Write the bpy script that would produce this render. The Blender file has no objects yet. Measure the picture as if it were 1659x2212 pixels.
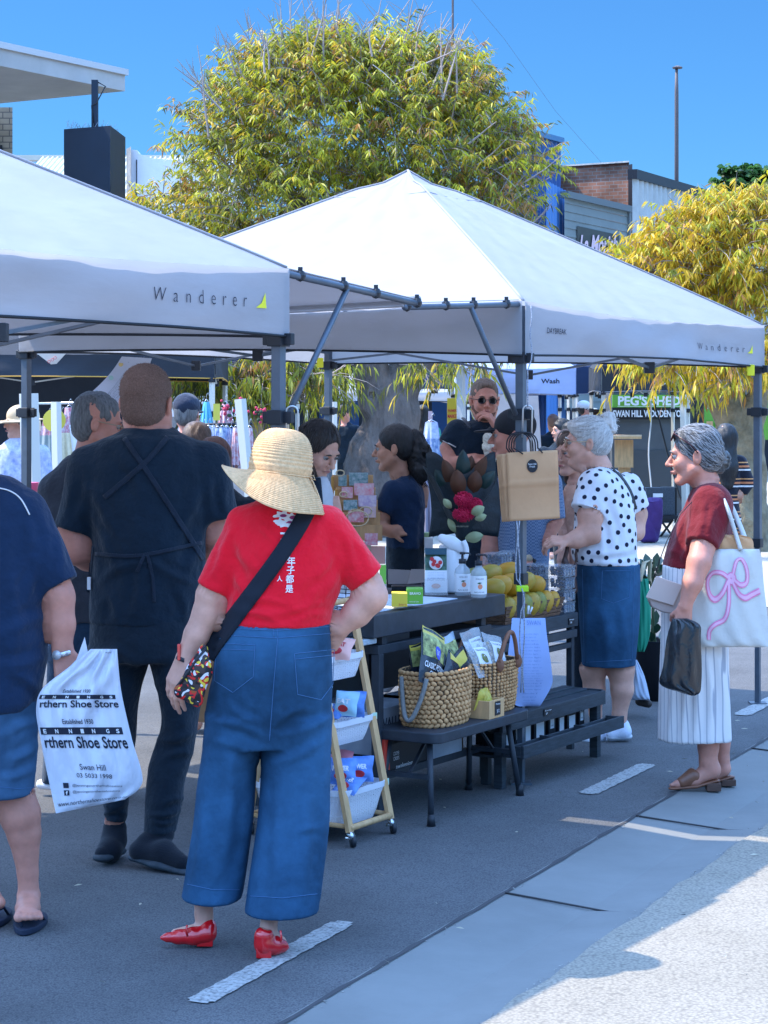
import bpy, math, random
import numpy as np
from mathutils import Vector, Matrix, Euler
from mathutils.bvhtree import BVHTree
random.seed(7)
RNG = np.random.default_rng(11)
SC = bpy.context.scene
COL = SC.collection
PI = math.pi
U0, F, HZ, CAM = 829.5, 4500.0, 870.0, 1.65      # picture centre, focal length and horizon in picture units, eye height
NX, NY = 0.5195, 0.8545                          # direction of the row of stalls
def P(u, v, Y): return Vector(((u-U0)/F*Y, Y, CAM-(v-HZ)/F*Y))
def G(u, v):
    Y = F*CAM/(v-HZ); p = P(u, v, Y); p.z = 0.0; return p
OX, OY = 0.0, 8.23
def L(a, b, z=0.0):                              # stall frame: a along the row, b towards the walkway
    return Vector((OX+a*NX+b*NY, OY+a*NY-b*NX, z))

# ------------------------------------------------------------------ materials
MATS = {}
def srgb(r, g, b):
    f = lambda c: (c/255/12.92) if c/255 <= .04045 else ((c/255+.055)/1.055)**2.4
    return (f(r), f(g), f(b))
def mat(key, col, rough=.7, spec=.4, metal=0., noise=None, bump=None, trans=0., alpha=1., sss=0., emit=0., col2=None, sheen=0., coat=0., stretch=None):
    if key in MATS: return MATS[key]
    m = bpy.data.materials.new(key); m.use_nodes = True; MATS[key] = m
    nt = m.node_tree; N = nt.nodes; K = nt.links; b = N['Principled BSDF']
    b.inputs['Base Color'].default_value = (*col, 1); b.inputs['Roughness'].default_value = rough
    b.inputs['Specular IOR Level'].default_value = spec; b.inputs['Metallic'].default_value = metal
    b.inputs['Transmission Weight'].default_value = trans; b.inputs['Alpha'].default_value = alpha
    b.inputs['Sheen Weight'].default_value = sheen; b.inputs['Coat Weight'].default_value = coat
    if sss:
        b.inputs['Subsurface Weight'].default_value = sss; b.inputs['Subsurface Radius'].default_value = (.02, .008, .004)
        b.inputs['Subsurface Scale'].default_value = .4
    if emit:
        b.inputs['Emission Color'].default_value = (*col, 1); b.inputs['Emission Strength'].default_value = emit
    if noise or bump:
        tc = N.new('ShaderNodeTexCoord'); mp = N.new('ShaderNodeMapping'); K.new(tc.outputs['Object'], mp.inputs['Vector'])
        if stretch: mp.inputs['Scale'].default_value = stretch
    if noise:
        n = N.new('ShaderNodeTexNoise'); n.inputs['Scale'].default_value = noise[0]; n.inputs['Detail'].default_value = 6
        n.inputs['Roughness'].default_value = .62
        K.new(mp.outputs[0], n.inputs['Vector'])
        r = N.new('ShaderNodeValToRGB'); r.color_ramp.elements[0].position = .32; r.color_ramp.elements[1].position = .68
        a = noise[1]
        c1 = tuple(max(0, c*(1-a)) for c in col); c2 = col2 if col2 else tuple(min(1, c*(1+a)) for c in col)
        if col2: c1 = col
        r.color_ramp.elements[0].color = (*c1, 1); r.color_ramp.elements[1].color = (*c2, 1)
        K.new(n.outputs['Fac'], r.inputs['Fac']); K.new(r.outputs['Color'], b.inputs['Base Color'])
    if bump:
        n2 = N.new('ShaderNodeTexNoise'); n2.inputs['Scale'].default_value = bump[0]; n2.inputs['Detail'].default_value = 5
        K.new(mp.outputs[0], n2.inputs['Vector'])
        bp = N.new('ShaderNodeBump'); bp.inputs['Strength'].default_value = bump[1]; bp.inputs['Distance'].default_value = bump[2] if len(bump) > 2 else .01
        K.new(n2.outputs['Fac'], bp.inputs['Height']); K.new(bp.outputs['Normal'], b.inputs['Normal'])
    return m
def nodes(m): return m.node_tree.nodes, m.node_tree.links, m.node_tree.nodes['Principled BSDF']

# ------------------------------------------------------------------ objects
def tag(o, label=None, cat=None, group=None, kind=None):
    if label: o['label'] = label
    if cat: o['category'] = cat
    if group: o['group'] = group
    if kind: o['kind'] = kind
    return o
def thing(name, label, cat, loc=(0, 0, 0), group=None):
    o = bpy.data.objects.new(name, None); COL.objects.link(o); o.location = loc; o.empty_display_size = .1
    return tag(o, label, cat, group)
def link(name, me, mats, parent=None, smooth=False):
    o = bpy.data.objects.new(name, me); COL.objects.link(o)
    for m in (mats if isinstance(mats, (list, tuple)) else [mats]): me.materials.append(m)
    if smooth and len(me.polygons): me.polygons.foreach_set('use_smooth', [True]*len(me.polygons))
    if parent is not None:
        o.parent = parent
        mw = Matrix.Identity(4); q = parent; chain = []
        while q is not None: chain.append(q); q = q.parent
        if len(chain) == 1: o.matrix_parent_inverse = Matrix.Translation(-Vector(parent.location)) if parent.type == 'EMPTY' else Matrix.Identity(4)
    return o
def bevel(o, w=.004, seg=2):
    b = o.modifiers.new('bevel', 'BEVEL'); b.width = w; b.segments = seg; b.limit_method = 'ANGLE'; b.angle_limit = math.radians(40)
    for p in o.data.polygons: p.use_smooth = True
    w_ = o.modifiers.new('wn', 'WEIGHTED_NORMAL'); w_.keep_sharp = True
    return o
def copy_tree(o, loc=None, rz=None, label=None):
    c = o.copy(); COL.objects.link(c)
    if loc is not None: c.location = loc
    if rz is not None: c.rotation_euler.z = rz
    if label: c['label'] = label
    for ch in list(o.children):
        d = ch.copy(); COL.objects.link(d); d.parent = c
        for g in list(ch.children):
            e = g.copy(); COL.objects.link(e); e.parent = d
    return c
class MB:
    def __init__(s): s.v = []; s.f = []; s.m = []
    def add(s, vs, fs, mi=0):
        o = len(s.v); s.v += [tuple(x) for x in vs]; s.f += [tuple(i+o for i in f) for f in fs]; s.m += [mi]*len(fs); return s
    def hexa(s, c, mi=0):        # 8 corners: bottom 4 ccw, top 4 ccw
        return s.add(c, [(3, 2, 1, 0), (4, 5, 6, 7), (0, 1, 5, 4), (1, 2, 6, 5), (2, 3, 7, 6), (3, 0, 4, 7)], mi)
    def box(s, x0, x1, y0, y1, z0, z1, mi=0, M=None):
        c = [Vector(q) for q in ((x0, y0, z0), (x1, y0, z0), (x1, y1, z0), (x0, y1, z0), (x0, y0, z1), (x1, y0, z1), (x1, y1, z1), (x0, y1, z1))]
        if M is not None: c = [M @ q for q in c]
        return s.hexa(c, mi)
    def lbox(s, a0, a1, b0, b1, z0, z1, mi=0):
        return s.hexa([L(a0, b1, z0), L(a1, b1, z0), L(a1, b0, z0), L(a0, b0, z0), L(a0, b1, z1), L(a1, b1, z1), L(a1, b0, z1), L(a0, b0, z1)], mi)
    def bar(s, p, q, w, t=None, up=(0, 0, 1), mi=0):   # rectangular bar from p to q
        p = Vector(p); q = Vector(q); t = t or w; d = (q-p).normalized(); up = Vector(up)
        if abs(d.dot(up)) > .95: up = Vector((NX, NY, 0))
        x = d.cross(up).normalized(); y = x.cross(d).normalized()
        c = []
        for e in (p, q):
            for sx, sy in ((-1, -1), (1, -1), (1, 1), (-1, 1)): c.append(e+x*sx*w/2+y*sy*t/2)
        return s.add(c, [(3, 2, 1, 0), (4, 5, 6, 7), (0, 1, 5, 4), (1, 2, 6, 5), (2, 3, 7, 6), (3, 0, 4, 7)], mi)
    def tube(s, pts, r, n=8, mi=0, caps=True, flat=None):
        pts = [Vector(p) for p in pts]; k = len(pts); rr = r if isinstance(r, (list, tuple)) else [r]*k
        o = len(s.v); prev = None
        for i, p in enumerate(pts):
            d = (pts[min(i+1, k-1)]-pts[max(i-1, 0)])
            if d.length < 1e-9: d = Vector((0, 0, 1))
            d.normalize()
            if prev is None:
                a = Vector((0, 0, 1)) if abs(d.z) < .9 else Vector((1, 0, 0)); x = d.cross(a).normalized()
            else:
                x = (prev-d*prev.dot(d))
                x = x.normalized() if x.length > 1e-6 else d.orthogonal().normalized()
            prev = x; y = d.cross(x)
            for j in range(n):
                t = 2*PI*j/n; s.v.append(tuple(p+x*math.cos(t)*rr[i]+y*math.sin(t)*rr[i]*(flat or 1)))
        for i in range(k-1):
            for j in range(n):
                j2 = (j+1) % n; s.f.append((o+i*n+j, o+i*n+j2, o+(i+1)*n+j2, o+(i+1)*n+j)); s.m.append(mi)
        if caps:
            s.f.append(tuple(o+j for j in range(n))[::-1]); s.m.append(mi)
            s.f.append(tuple(o+(k-1)*n+j for j in range(n))); s.m.append(mi)
        return s
    def cyl(s, p, q, r, n=16, mi=0): return s.tube([p, q], r, n, mi)
    def lathe(s, c, prof, n=20, mi=0, M=None, sx=1, sy=1):   # prof: (r, z) list
        o = len(s.v); c = Vector(c); k = len(prof)
        for r, z in prof:
            for j in range(n):
                t = 2*PI*j/n; q = Vector((r*math.cos(t)*sx, r*math.sin(t)*sy, z))
                if M is not None: q = M @ q
                s.v.append(tuple(c+q))
        for i in range(k-1):
            for j in range(n):
                j2 = (j+1) % n; s.f.append((o+i*n+j, o+i*n+j2, o+(i+1)*n+j2, o+(i+1)*n+j)); s.m.append(mi)
        s.f.append(tuple(o+j for j in range(n))[::-1]); s.m.append(mi)
        s.f.append(tuple(o+(k-1)*n+j for j in range(n))); s.m.append(mi)
        return s
    def sph(s, c, r, n=12, mi=0, M=None):
        r = r if isinstance(r, (tuple, list)) else (r, r, r); k = n//2+1
        pr = []; o = len(s.v); c = Vector(c)
        for i in range(k):
            ph = PI*(i+.0)/(k-1)
            for j in range(n):
                t = 2*PI*j/n; q = Vector((r[0]*max(math.sin(ph), .02)*math.cos(t), r[1]*max(math.sin(ph), .02)*math.sin(t), -r[2]*math.cos(ph)))
                if M is not None: q = M @ q
                s.v.append(tuple(c+q))
        for i in range(k-1):
            for j in range(n):
                j2 = (j+1) % n; s.f.append((o+i*n+j, o+i*n+j2, o+(i+1)*n+j2, o+(i+1)*n+j)); s.m.append(mi)
        return s
    def grid(s, fn, nu, nv, mi=0, thick=0., wrap=False):   # fn(a,b) -> Vector, a,b in 0..1
        o = len(s.v); cu = nu if wrap else nu+1
        for i in range(nv+1):
            for j in range(cu): s.v.append(tuple(fn(j/nu, i/nv)))
        for i in range(nv):
            for j in range(nu):
                j2 = (j+1) % cu; s.f.append((o+i*cu+j, o+i*cu+j2, o+(i+1)*cu+j2, o+(i+1)*cu+j)); s.m.append(mi)
        return s
    def prism(s, poly, d, mi=0):          # polygon of Vectors extruded by vector d
        k = len(poly); poly = [Vector(p) for p in poly]; d = Vector(d)
        vs = poly+[p+d for p in poly]
        fs = [tuple(range(k))[::-1], tuple(range(k, 2*k))]+[(i, (i+1) % k, k+(i+1) % k, k+i) for i in range(k)]
        return s.add(vs, fs, mi)
    def build(s, name, mats, parent=None, smooth=False, solid=0., bev=0.):
        me = bpy.data.meshes.new(name); me.from_pydata(s.v, [], s.f); me.update()
        o = link(name, me, mats, parent, smooth)
        if any(s.m): me.polygons.foreach_set('material_index', s.m)
        if solid:
            q = o.modifiers.new('solid', 'SOLIDIFY'); q.thickness = solid; q.offset = 0
        if bev: bevel(o, bev)
        return o

# ------------------------------------------------------------------ text as mesh outlines
_fc = {}
def glyphs(txt, bold=0., shear=0., space=1.):
    key = (txt, bold, shear, space)
    if key in _fc: return _fc[key]
    cu = bpy.data.curves.new('t', 'FONT'); cu.body = txt; cu.size = 1; cu.offset = bold; cu.shear = shear; cu.space_character = space
    cu.resolution_u = 3
    o = bpy.data.objects.new('t', cu); COL.objects.link(o)
    dg = bpy.context.evaluated_depsgraph_get(); dg.update()
    me = bpy.data.meshes.new_from_object(o.evaluated_get(dg))
    v = [(x.co.x, x.co.y) for x in me.vertices]; f = [tuple(p.vertices) for p in me.polygons]
    bpy.data.objects.remove(o); bpy.data.meshes.remove(me); bpy.data.curves.remove(cu)
    xs = [a for a, b in v] or [0]; ys = [b for a, b in v] or [0]
    _fc[key] = (v, f, min(xs), max(xs), min(ys), max(ys)); return _fc[key]
def text_on(mb, txt, fn, x0, x1, y0, y1, mi=0, bold=0., shear=0., space=1., keep=False):
    """letters fitted to the box x0..x1, y0..y1 of a sheet; fn(x, y) -> Vector"""
    v, f, a, b, c, d = glyphs(txt, bold, shear, space)
    if not v: return
    sx = (x1-x0)/(b-a); sy = (y1-y0)/(d-c)
    mb.add([fn(x0+(p-a)*sx, y0+(q-c)*sy) for p, q in v], f, mi)
def text_obj(name, txt, o, ex, ey, w, h, m, parent=None, **k):
    """flat text: o lower-left corner, ex/ey unit axes, w x h metres"""
    mb = MB(); o = Vector(o); ex = Vector(ex); ey = Vector(ey)
    text_on(mb, txt, lambda x, y: o+ex*x+ey*y, 0, w, 0, h, **k)
    return mb.build(name, m, parent)

# ------------------------------------------------------------------ smooth solids (distance fields polygonised by surface nets)
def nets(D, lo, h):
    s = D < 0
    c = s.astype(np.int8)
    t = c[:-1, :-1, :-1]+c[1:, :-1, :-1]+c[:-1, 1:, :-1]+c[:-1, :-1, 1:]+c[1:, 1:, :-1]+c[1:, :-1, 1:]+c[:-1, 1:, 1:]+c[1:, 1:, 1:]
    act = (t > 0) & (t < 8)
    ijk = np.argwhere(act)
    if len(ijk) == 0: return np.zeros((0, 3)), np.zeros((0, 4), int)
    idx = np.full(act.shape, -1, np.int32); idx[act] = np.arange(len(ijk))
    acc = np.zeros((len(ijk), 3)); cnt = np.zeros(len(ijk))
    cr = [np.array(q) for q in ((0, 0, 0), (1, 0, 0), (0, 1, 0), (1, 1, 0), (0, 0, 1), (1, 0, 1), (0, 1, 1), (1, 1, 1))]
    val = [D[ijk[:, 0]+q[0], ijk[:, 1]+q[1], ijk[:, 2]+q[2]].astype(np.float64) for q in cr]
    for a, b in ((0, 1), (2, 3), (4, 5), (6, 7), (0, 2), (1, 3), (4, 6), (5, 7), (0, 4), (1, 5), (2, 6), (3, 7)):
        m = (val[a] < 0) != (val[b] < 0)
        tt = val[a][m]/(val[a][m]-val[b][m])
        acc[m] += cr[a]+tt[:, None]*(cr[b]-cr[a]); cnt[m] += 1
    V = np.array(lo)+h*(ijk+acc/cnt[:, None])
    Q = []
    for ax in range(3):
        sl0 = [slice(None)]*3; sl1 = [slice(None)]*3; sl0[ax] = slice(0, -1); sl1[ax] = slice(1, None)
        A = s[tuple(sl0)]; B = s[tuple(sl1)]; e = np.argwhere(A != B); inside = A[tuple(e.T)]
        o1, o2 = [(1, 2), (2, 0), (0, 1)][ax]
        ok = (e[:, o1] > 0) & (e[:, o2] > 0) & (e[:, o1] < D.shape[o1]-1) & (e[:, o2] < D.shape[o2]-1)
        e = e[ok]; inside = inside[ok]
        def g(d1, d2):
            q = e.copy(); q[:, o1] -= d1; q[:, o2] -= d2; return idx[q[:, 0], q[:, 1], q[:, 2]]
        q = np.stack([g(1, 1), g(0, 1), g(0, 0), g(1, 0)], 1)
        q[~inside] = q[~inside][:, ::-1]
        Q.append(q)
    return V, np.concatenate(Q)
def catmull(rows, n=8):
    rows = np.array(rows, float); out = []
    for i in range(len(rows)-1):
        p0 = rows[max(i-1, 0)]; p1 = rows[i]; p2 = rows[i+1]; p3 = rows[min(i+2, len(rows)-1)]
        for j in range(n):
            t = j/n
            out.append(.5*((2*p1)+(-p0+p2)*t+(2*p0-5*p1+4*p2-p3)*t*t+(-p0+3*p1-3*p2+p3)*t**3))
    out.append(rows[-1]); return np.array(out)
class Blob:
    """all lengths in picture units at depth Y: (u, v, w) with w pointing away from the viewer"""
    def __init__(s, Y): s.Y = Y; s.s = F/Y; s.pr = []; s.cutters = []
    def pt(s, q):
        Yp = s.Y+(q[2] if len(q) > 2 else 0)/s.s
        return np.array(((q[0]-U0)/F*Yp, Yp, CAM-(q[1]-HZ)/F*Yp))
    def _add(s, fn, lo, hi, k, neg=False): s.pr.append((fn, np.array(lo), np.array(hi), k/s.s, neg)); return s
    def cone(s, a, b, ra, rb, k=8, sq=None, neg=False):
        return s.conew(s.pt(a), s.pt(b), ra/s.s, rb/s.s, k, sq, neg)
    def conew(s, A, B, ra, rb, k=8, sq=None, neg=False):
        A = np.array(A, float); B = np.array(B, float); r = max(ra, rb); d = B-A; dd = max(float(d@d), 1e-12)
        q = 1.
        if sq is not None: w = np.array(sq[0], float); w /= np.linalg.norm(w); q = sq[1]; r *= max(1, q)
        def fn(X, Y, Z):
            x = X-A[0]; y = Y-A[1]; z = Z-A[2]
            t = np.clip((x*d[0]+y*d[1]+z*d[2])/dd, 0, 1)
            x = x-t*d[0]; y = y-t*d[1]; z = z-t*d[2]
            if sq is not None:
                e = (x*w[0]+y*w[1]+z*w[2])*(1/q-1); x = x+e*w[0]; y = y+e*w[1]; z = z+e*w[2]
            return np.sqrt(x*x+y*y+z*z)-(ra+(rb-ra)*t)
        return s._add(fn, np.minimum(A, B)-r, np.maximum(A, B)+r, k, neg)
    def chain(s, pts, k=8, sq=None):      # pts: (u, v, w, r)
        for a, b in zip(pts[:-1], pts[1:]): s.cone(a[:3], b[:3], a[3], b[3], k, sq)
        return s
    def ellw(s, C, r, R=None, k=8, neg=False):
        C = np.array(C, float); r = np.array(r, float); R = np.eye(3) if R is None else np.array(R)
        def fn(X, Y, Z):
            x = X-C[0]; y = Y-C[1]; z = Z-C[2]
            a = (x*R[0, 0]+y*R[1, 0]+z*R[2, 0])/r[0]; b = (x*R[0, 1]+y*R[1, 1]+z*R[2, 1])/r[1]; c = (x*R[0, 2]+y*R[1, 2]+z*R[2, 2])/r[2]
            k0 = np.sqrt(a*a+b*b+c*c); k1 = np.sqrt((a/r[0])**2+(b/r[1])**2+(c/r[2])**2)
            return k0*(k0-1)/np.maximum(k1, 1e-6)
        m = r.max(); return s._add(fn, C-m, C+m, k, neg)
    def ell(s, c, r, R=None, k=8, neg=False): return s.ellw(s.pt(c), np.array(r, float)/s.s, R, k, neg)
    def loft(s, rows, k=8, p=2., neg=False, smooth=True):        # rows: (v, uL, uR, w_centre, half_depth) top to bottom
        R = catmull(rows) if smooth else np.array(rows, float)
        z = CAM-(R[:, 0]-HZ)/s.s; cx = ((R[:, 1]+R[:, 2])/2-U0)/s.s; rx = np.maximum((R[:, 2]-R[:, 1])/2/s.s, .002); cy = s.Y+R[:, 3]/s.s; ry = np.maximum(R[:, 4]/s.s, .002)
        o = np.argsort(z); z = z[o]; cx = cx[o]; rx = rx[o]; cy = cy[o]; ry = ry[o]
        def fn(X, Y, Z):
            zz = Z[0, 0, :]; a = np.interp(zz, z, cx); b = np.interp(zz, z, rx); c = np.interp(zz, z, cy); d = np.interp(zz, z, ry)
            q = (np.abs((X-a)/b)**p+np.abs((Y-c)/d)**p)**(1/p)
            e = (q-1)*np.minimum(b, d)
            return np.maximum(np.maximum(e, Z-z[-1]), z[0]-Z)
        return s._add(fn, ((cx-rx).min(), (cy-ry).min(), z[0]), ((cx+rx).max(), (cy+ry).max(), z[-1]), k, neg)
    def cut(s, pt, n): s.cutters.append((s.pt(pt), np.array(n, float)/np.linalg.norm(n))); return s
    def build(s, name, mats, parent=None, h=.006, fold=None, it=1, disp=None):
        lo = np.min([p[1] for p in s.pr if not p[4]], 0)-3*h; hi = np.max([p[2] for p in s.pr if not p[4]], 0)+3*h
        n = np.ceil((hi-lo)/h).astype(int)+1
        D = np.full(n, 1., np.float32); ax = [lo[i]+h*np.arange(n[i]) for i in range(3)]
        for fn, a, b, k, neg in s.pr:
            pad = k+2.5*h
            i0 = np.maximum(np.floor((a-pad-lo)/h).astype(int), 0); i1 = np.minimum(np.ceil((b+pad-lo)/h).astype(int)+1, n)
            if (i1 <= i0).any(): continue
            sl = tuple(slice(i0[i], i1[i]) for i in range(3))
            X = ax[0][sl[0]][:, None, None]; Y = ax[1][sl[1]][None, :, None]; Z = ax[2][sl[2]][None, None, :]
            d = fn(X, Y, Z); A = D[sl]
            k = max(k, 1e-5)
            if neg:
                g = np.clip(.5-.5*(A+d)/k, 0, 1); D[sl] = A*(1-g)-d*g+k*g*(1-g)
            else:
                g = np.clip(.5+.5*(d-A)/k, 0, 1); D[sl] = d*(1-g)+A*g-k*g*(1-g)
        for p, nn in s.cutters:
            d = (ax[0]-p[0])[:, None, None]*nn[0]+(ax[1]-p[1])[None, :, None]*nn[1]+(ax[2]-p[2])[None, None, :]*nn[2]
            D = np.maximum(D, d)
        if fold and fold[0] >= .004 and h < .0081: D = D+.0045
        V, Q = nets(D, lo, h)
        if fold: V = wrinkle(V, Q, *fold)
        me = bpy.data.meshes.new(name)
        me.vertices.add(len(V)); me.vertices.foreach_set('co', V.astype(np.float32).ravel())
        me.loops.add(len(Q)*4); me.loops.foreach_set('vertex_index', Q.astype(np.int32).ravel())
        me.polygons.add(len(Q)); me.polygons.foreach_set('loop_start', np.arange(0, len(Q)*4, 4, dtype=np.int32)); me.polygons.foreach_set('loop_total', np.full(len(Q), 4, np.int32))
        me.update(calc_edges=True); me.validate()
        o = link(name, me, mats, parent, True)
        return o
def vnormals(V, Q):
    a = V[Q[:, 2]]-V[Q[:, 0]]; b = V[Q[:, 3]]-V[Q[:, 1]]; n = np.cross(a, b); N = np.zeros_like(V)
    for i in range(4): np.add.at(N, Q[:, i], n)
    return N/np.maximum(np.linalg.norm(N, axis=1), 1e-9)[:, None]
def fnoise(p, seed=0, octs=4):
    rg = np.random.default_rng(seed); r = np.zeros(len(p)); amp = 1.; fr = 1.
    q = p+.35*np.sin(p[:, [1, 2, 0]]*2.1+rg.uniform(0, 6, 3))
    for o in range(octs):
        for j in range(3):
            k = rg.normal(size=3); k *= fr*(1+.3*j)/np.linalg.norm(k)*2.2
            r += amp*np.sin(q@k+rg.uniform(0, 6.28))/3
        amp *= .55; fr *= 1.9
    return r
def wrinkle(V, Q, amp, sc, seed=0):
    """cloth folds: displacement of amp metres, noise coordinates stretched by sc"""
    N = vnormals(V, Q); f = fnoise(V*np.array(sc), seed); f = np.abs(f)*-1.2+.5*f+.65
    return V+N*(amp*1.5*f)[:, None]
def bvh_of(o):
    me = o.data; return BVHTree.FromPolygons([v.co.copy() for v in me.vertices], [tuple(p.vertices) for p in me.polygons])
def onto(bvh, p, d, off=.0015):
    h = bvh.ray_cast(Vector(p), Vector(d).normalized())
    if h[0] is None: return None
    return h[0]-Vector(d).normalized()*off
def merge_into(o, mb, m):
    """append faces of mb to the mesh of o with an extra material"""
    me = o.data; nv = len(me.vertices); nl = len(me.loops); npoly = len(me.polygons)
    mi = me.materials.find(m.name)
    if mi < 0: me.materials.append(m); mi = len(me.materials)-1
    me.vertices.add(len(mb.v))
    co = np.empty(len(me.vertices)*3, np.float32); me.vertices.foreach_get('co', co); co[nv*3:] = np.array(mb.v, np.float32).ravel(); me.vertices.foreach_set('co', co)
    L_ = [i+nv for f in mb.f for i in f]; tot = [len(f) for f in mb.f]
    me.loops.add(len(L_)); li = np.empty(len(me.loops), np.int32); me.loops.foreach_get('vertex_index', li); li[nl:] = L_; me.loops.foreach_set('vertex_index', li)
    me.polygons.add(len(tot))
    ls = np.empty(len(me.polygons), np.int32); me.polygons.foreach_get('loop_start', ls); ls[npoly:] = nl+np.concatenate([[0], np.cumsum(tot)[:-1]]); me.polygons.foreach_set('loop_start', ls)
    lt = np.empty(len(me.polygons), np.int32); me.polygons.foreach_get('loop_total', lt); lt[npoly:] = tot; me.polygons.foreach_set('loop_total', lt)
    ma = np.empty(len(me.polygons), np.int32); me.polygons.foreach_get('material_index', ma); ma[npoly:] = mi; me.polygons.foreach_set('material_index', ma)
    me.update(calc_edges=True); me.validate()

def tuck(body, garments, reach=.022, inset=.006):
    """press the skin that would poke through a garment back under it"""
    me = body.data; n = len(me.vertices)
    for g in garments:
        bv = bvh_of(g); mn = Vector([min(v.co[i] for v in g.data.vertices) for i in range(3)]); mx_ = Vector([max(v.co[i] for v in g.data.vertices) for i in range(3)])
        for v in me.vertices:
            c = v.co
            if any(c[i] < mn[i]-.01 or c[i] > mx_[i]+.01 for i in range(3)): continue
            p, nn, _, d = bv.find_nearest(c, reach)
            if p is not None and d < reach:
                s = (c-p).dot(nn)
                if s > -inset and (c-p).length <= abs(s)*1.15+.001: v.co = p-nn*inset
    me.update()
def tuck_all():
    for t in [o for o in COL.objects if o.get('category') == 'person']:
        b = [c for c in t.children if c.name.split('.')[0] == 'body']
        gs = [c for c in t.children if c.name.split('.')[0] in ('t_shirt', 'shirt', 'polo_shirt', 'polka_dot_top', 'blouse', 'checked_shirt', 'top', 'peach_top', 'jeans', 'trousers', 'denim_skirt', 'striped_trousers', 'denim_shorts', 'striped_dress', 'jacket')]
        if b and gs and -t.location.y > -20: tuck(b[0], gs)
def crease(o, segs, side=-1):
    """soft folds pressed into a garment along picture segments (u1, v1, u2, v2, millimetres, width)"""
    me = o.data; n = len(me.vertices); co = np.empty(n*3, np.float32); me.vertices.foreach_get('co', co); V = co.reshape(-1, 3).astype(float)
    nn = np.empty(n*3, np.float32); me.vertices.foreach_get('normal', nn); Nn = nn.reshape(-1, 3)
    u = U0+F*V[:, 0]/V[:, 1]; v = HZ-F*(V[:, 2]-CAM)/V[:, 1]; d = np.zeros(n)
    for u1, v1, u2, v2, a, w in segs:
        dx, dy = u2-u1, v2-v1; L2 = dx*dx+dy*dy; t = np.clip(((u-u1)*dx+(v-v1)*dy)/L2, 0, 1)
        bow = 6*np.sin(t*PI)*(1 if (int(u1)+int(v1)) % 2 else -1); ln = math.sqrt(L2)
        q = ((u-u1-t*dx)*(-dy)+(v-v1-t*dy)*dx)/ln-bow; e = np.hypot(u-u1-t*dx, v-v1-t*dy)-np.abs(((u-u1-t*dx)*(-dy)+(v-v1-t*dy)*dx)/ln)
        k = np.exp(-(q/w)**2)-.7*np.exp(-((q-1.9*w)/(w*1.1))**2)
        d += a*.001*k*np.clip(1-np.abs(e)/w, 0, 1)*np.sin(PI*np.clip(.08+.84*t, 0, 1))**.7
    m = (Nn[:, 1] < .15); V += Nn*(d*m)[:, None]
    me.vertices.foreach_set('co', V.astype(np.float32).ravel()); me.update()
def strands(o, target, n, parent, m, seed=0, steps=7, step=.018, r=.0011, fall=0., lift=.0025, y_max=None, name='strands', jitter=.35):
    """fine locks combed over a hair mesh towards a point"""
    bv = bvh_of(o); rg_ = random.Random(seed); me = o.data; nv = len(me.vertices); T = Vector(target); q = MB()
    for _ in range(n):
        v = me.vertices[rg_.randrange(nv)]; p = v.co.copy(); nn = v.normal.copy(); pts = [p+nn*lift*.3]; wob = Vector((rg_.gauss(0, jitter), rg_.gauss(0, jitter), rg_.gauss(0, jitter)))
        for k in range(steps):
            d = (T-p); 
            if d.length < .02: break
            d = d.normalized()+wob*.3+Vector((0, 0, -fall)); d -= nn*d.dot(nn)
            if d.length < 1e-4: break
            p = p+d.normalized()*step; h = bv.find_nearest(p)
            if h[0] is None: break
            p = h[0]; nn = h[1]; pts.append(p+nn*lift*(.5+.5*rg_.random()))
        if len(pts) > 2: q.tube(pts, [r*(.5+.5*math.sin(PI*min(1, (i+.6)/len(pts)))) for i in range(len(pts))], 4, caps=False)
    ob = q.build(name, m, parent, True); return ob
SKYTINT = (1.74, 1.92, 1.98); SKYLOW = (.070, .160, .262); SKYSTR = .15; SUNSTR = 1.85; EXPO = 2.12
# ------------------------------------------------------------------ ground
ASPH = mat('asphalt', (.112, .115, .12), .9, .25, noise=(1.3, .20), bump=(260, .5, .004))
N, K, B = nodes(ASPH)
tc = N.new('ShaderNodeTexCoord')
vo = N.new('ShaderNodeTexVoronoi'); vo.inputs['Scale'].default_value = 170; K.new(tc.outputs['Object'], vo.inputs['Vector'])
rp = N.new('ShaderNodeValToRGB'); rp.color_ramp.elements[0].position = .0; rp.color_ramp.elements[1].position = .9
rp.color_ramp.elements[0].color = (1.35, 1.33, 1.28, 1); rp.color_ramp.elements[1].color = (.55, .56, .6, 1); K.new(vo.outputs['Distance'], rp.inputs[0])
ml = N.new('ShaderNodeMix'); ml.data_type = 'RGBA'; ml.blend_type = 'MULTIPLY'; ml.inputs[0].default_value = 1
src = B.inputs['Base Color'].links[0].from_socket; K.new(src, ml.inputs[6]); K.new(rp.outputs[0], ml.inputs[7]); K.new(ml.outputs[2], B.inputs['Base Color'])
def copymat(m, key, col1, col2=None):
    c = m.copy(); c.name = key; MATS[key] = c
    for n in c.node_tree.nodes:
        if n.type == 'VALTORGB' and n.color_ramp.elements[0].position > .3:
            n.color_ramp.elements[0].color = (*col1, 1); n.color_ramp.elements[1].color = (*(col2 or col1), 1)
    return c
AGG = copymat(ASPH, 'worn_asphalt', (.27, .245, .20), (.34, .31, .26))
for n in AGG.node_tree.nodes:
    if n.type == 'TEX_VORONOI': n.inputs['Scale'].default_value = 95
    if n.type == 'VALTORGB' and n.color_ramp.elements[0].position < .1:
        n.color_ramp.elements[0].color = (1.12, 1.12, 1.1, 1); n.color_ramp.elements[1].color = (.58, .58, .59, 1)
CONC = mat('concrete_gutter', (.19, .195, .19), .9, .2, noise=(1.6, .12), bump=(60, .25, .004))
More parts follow.
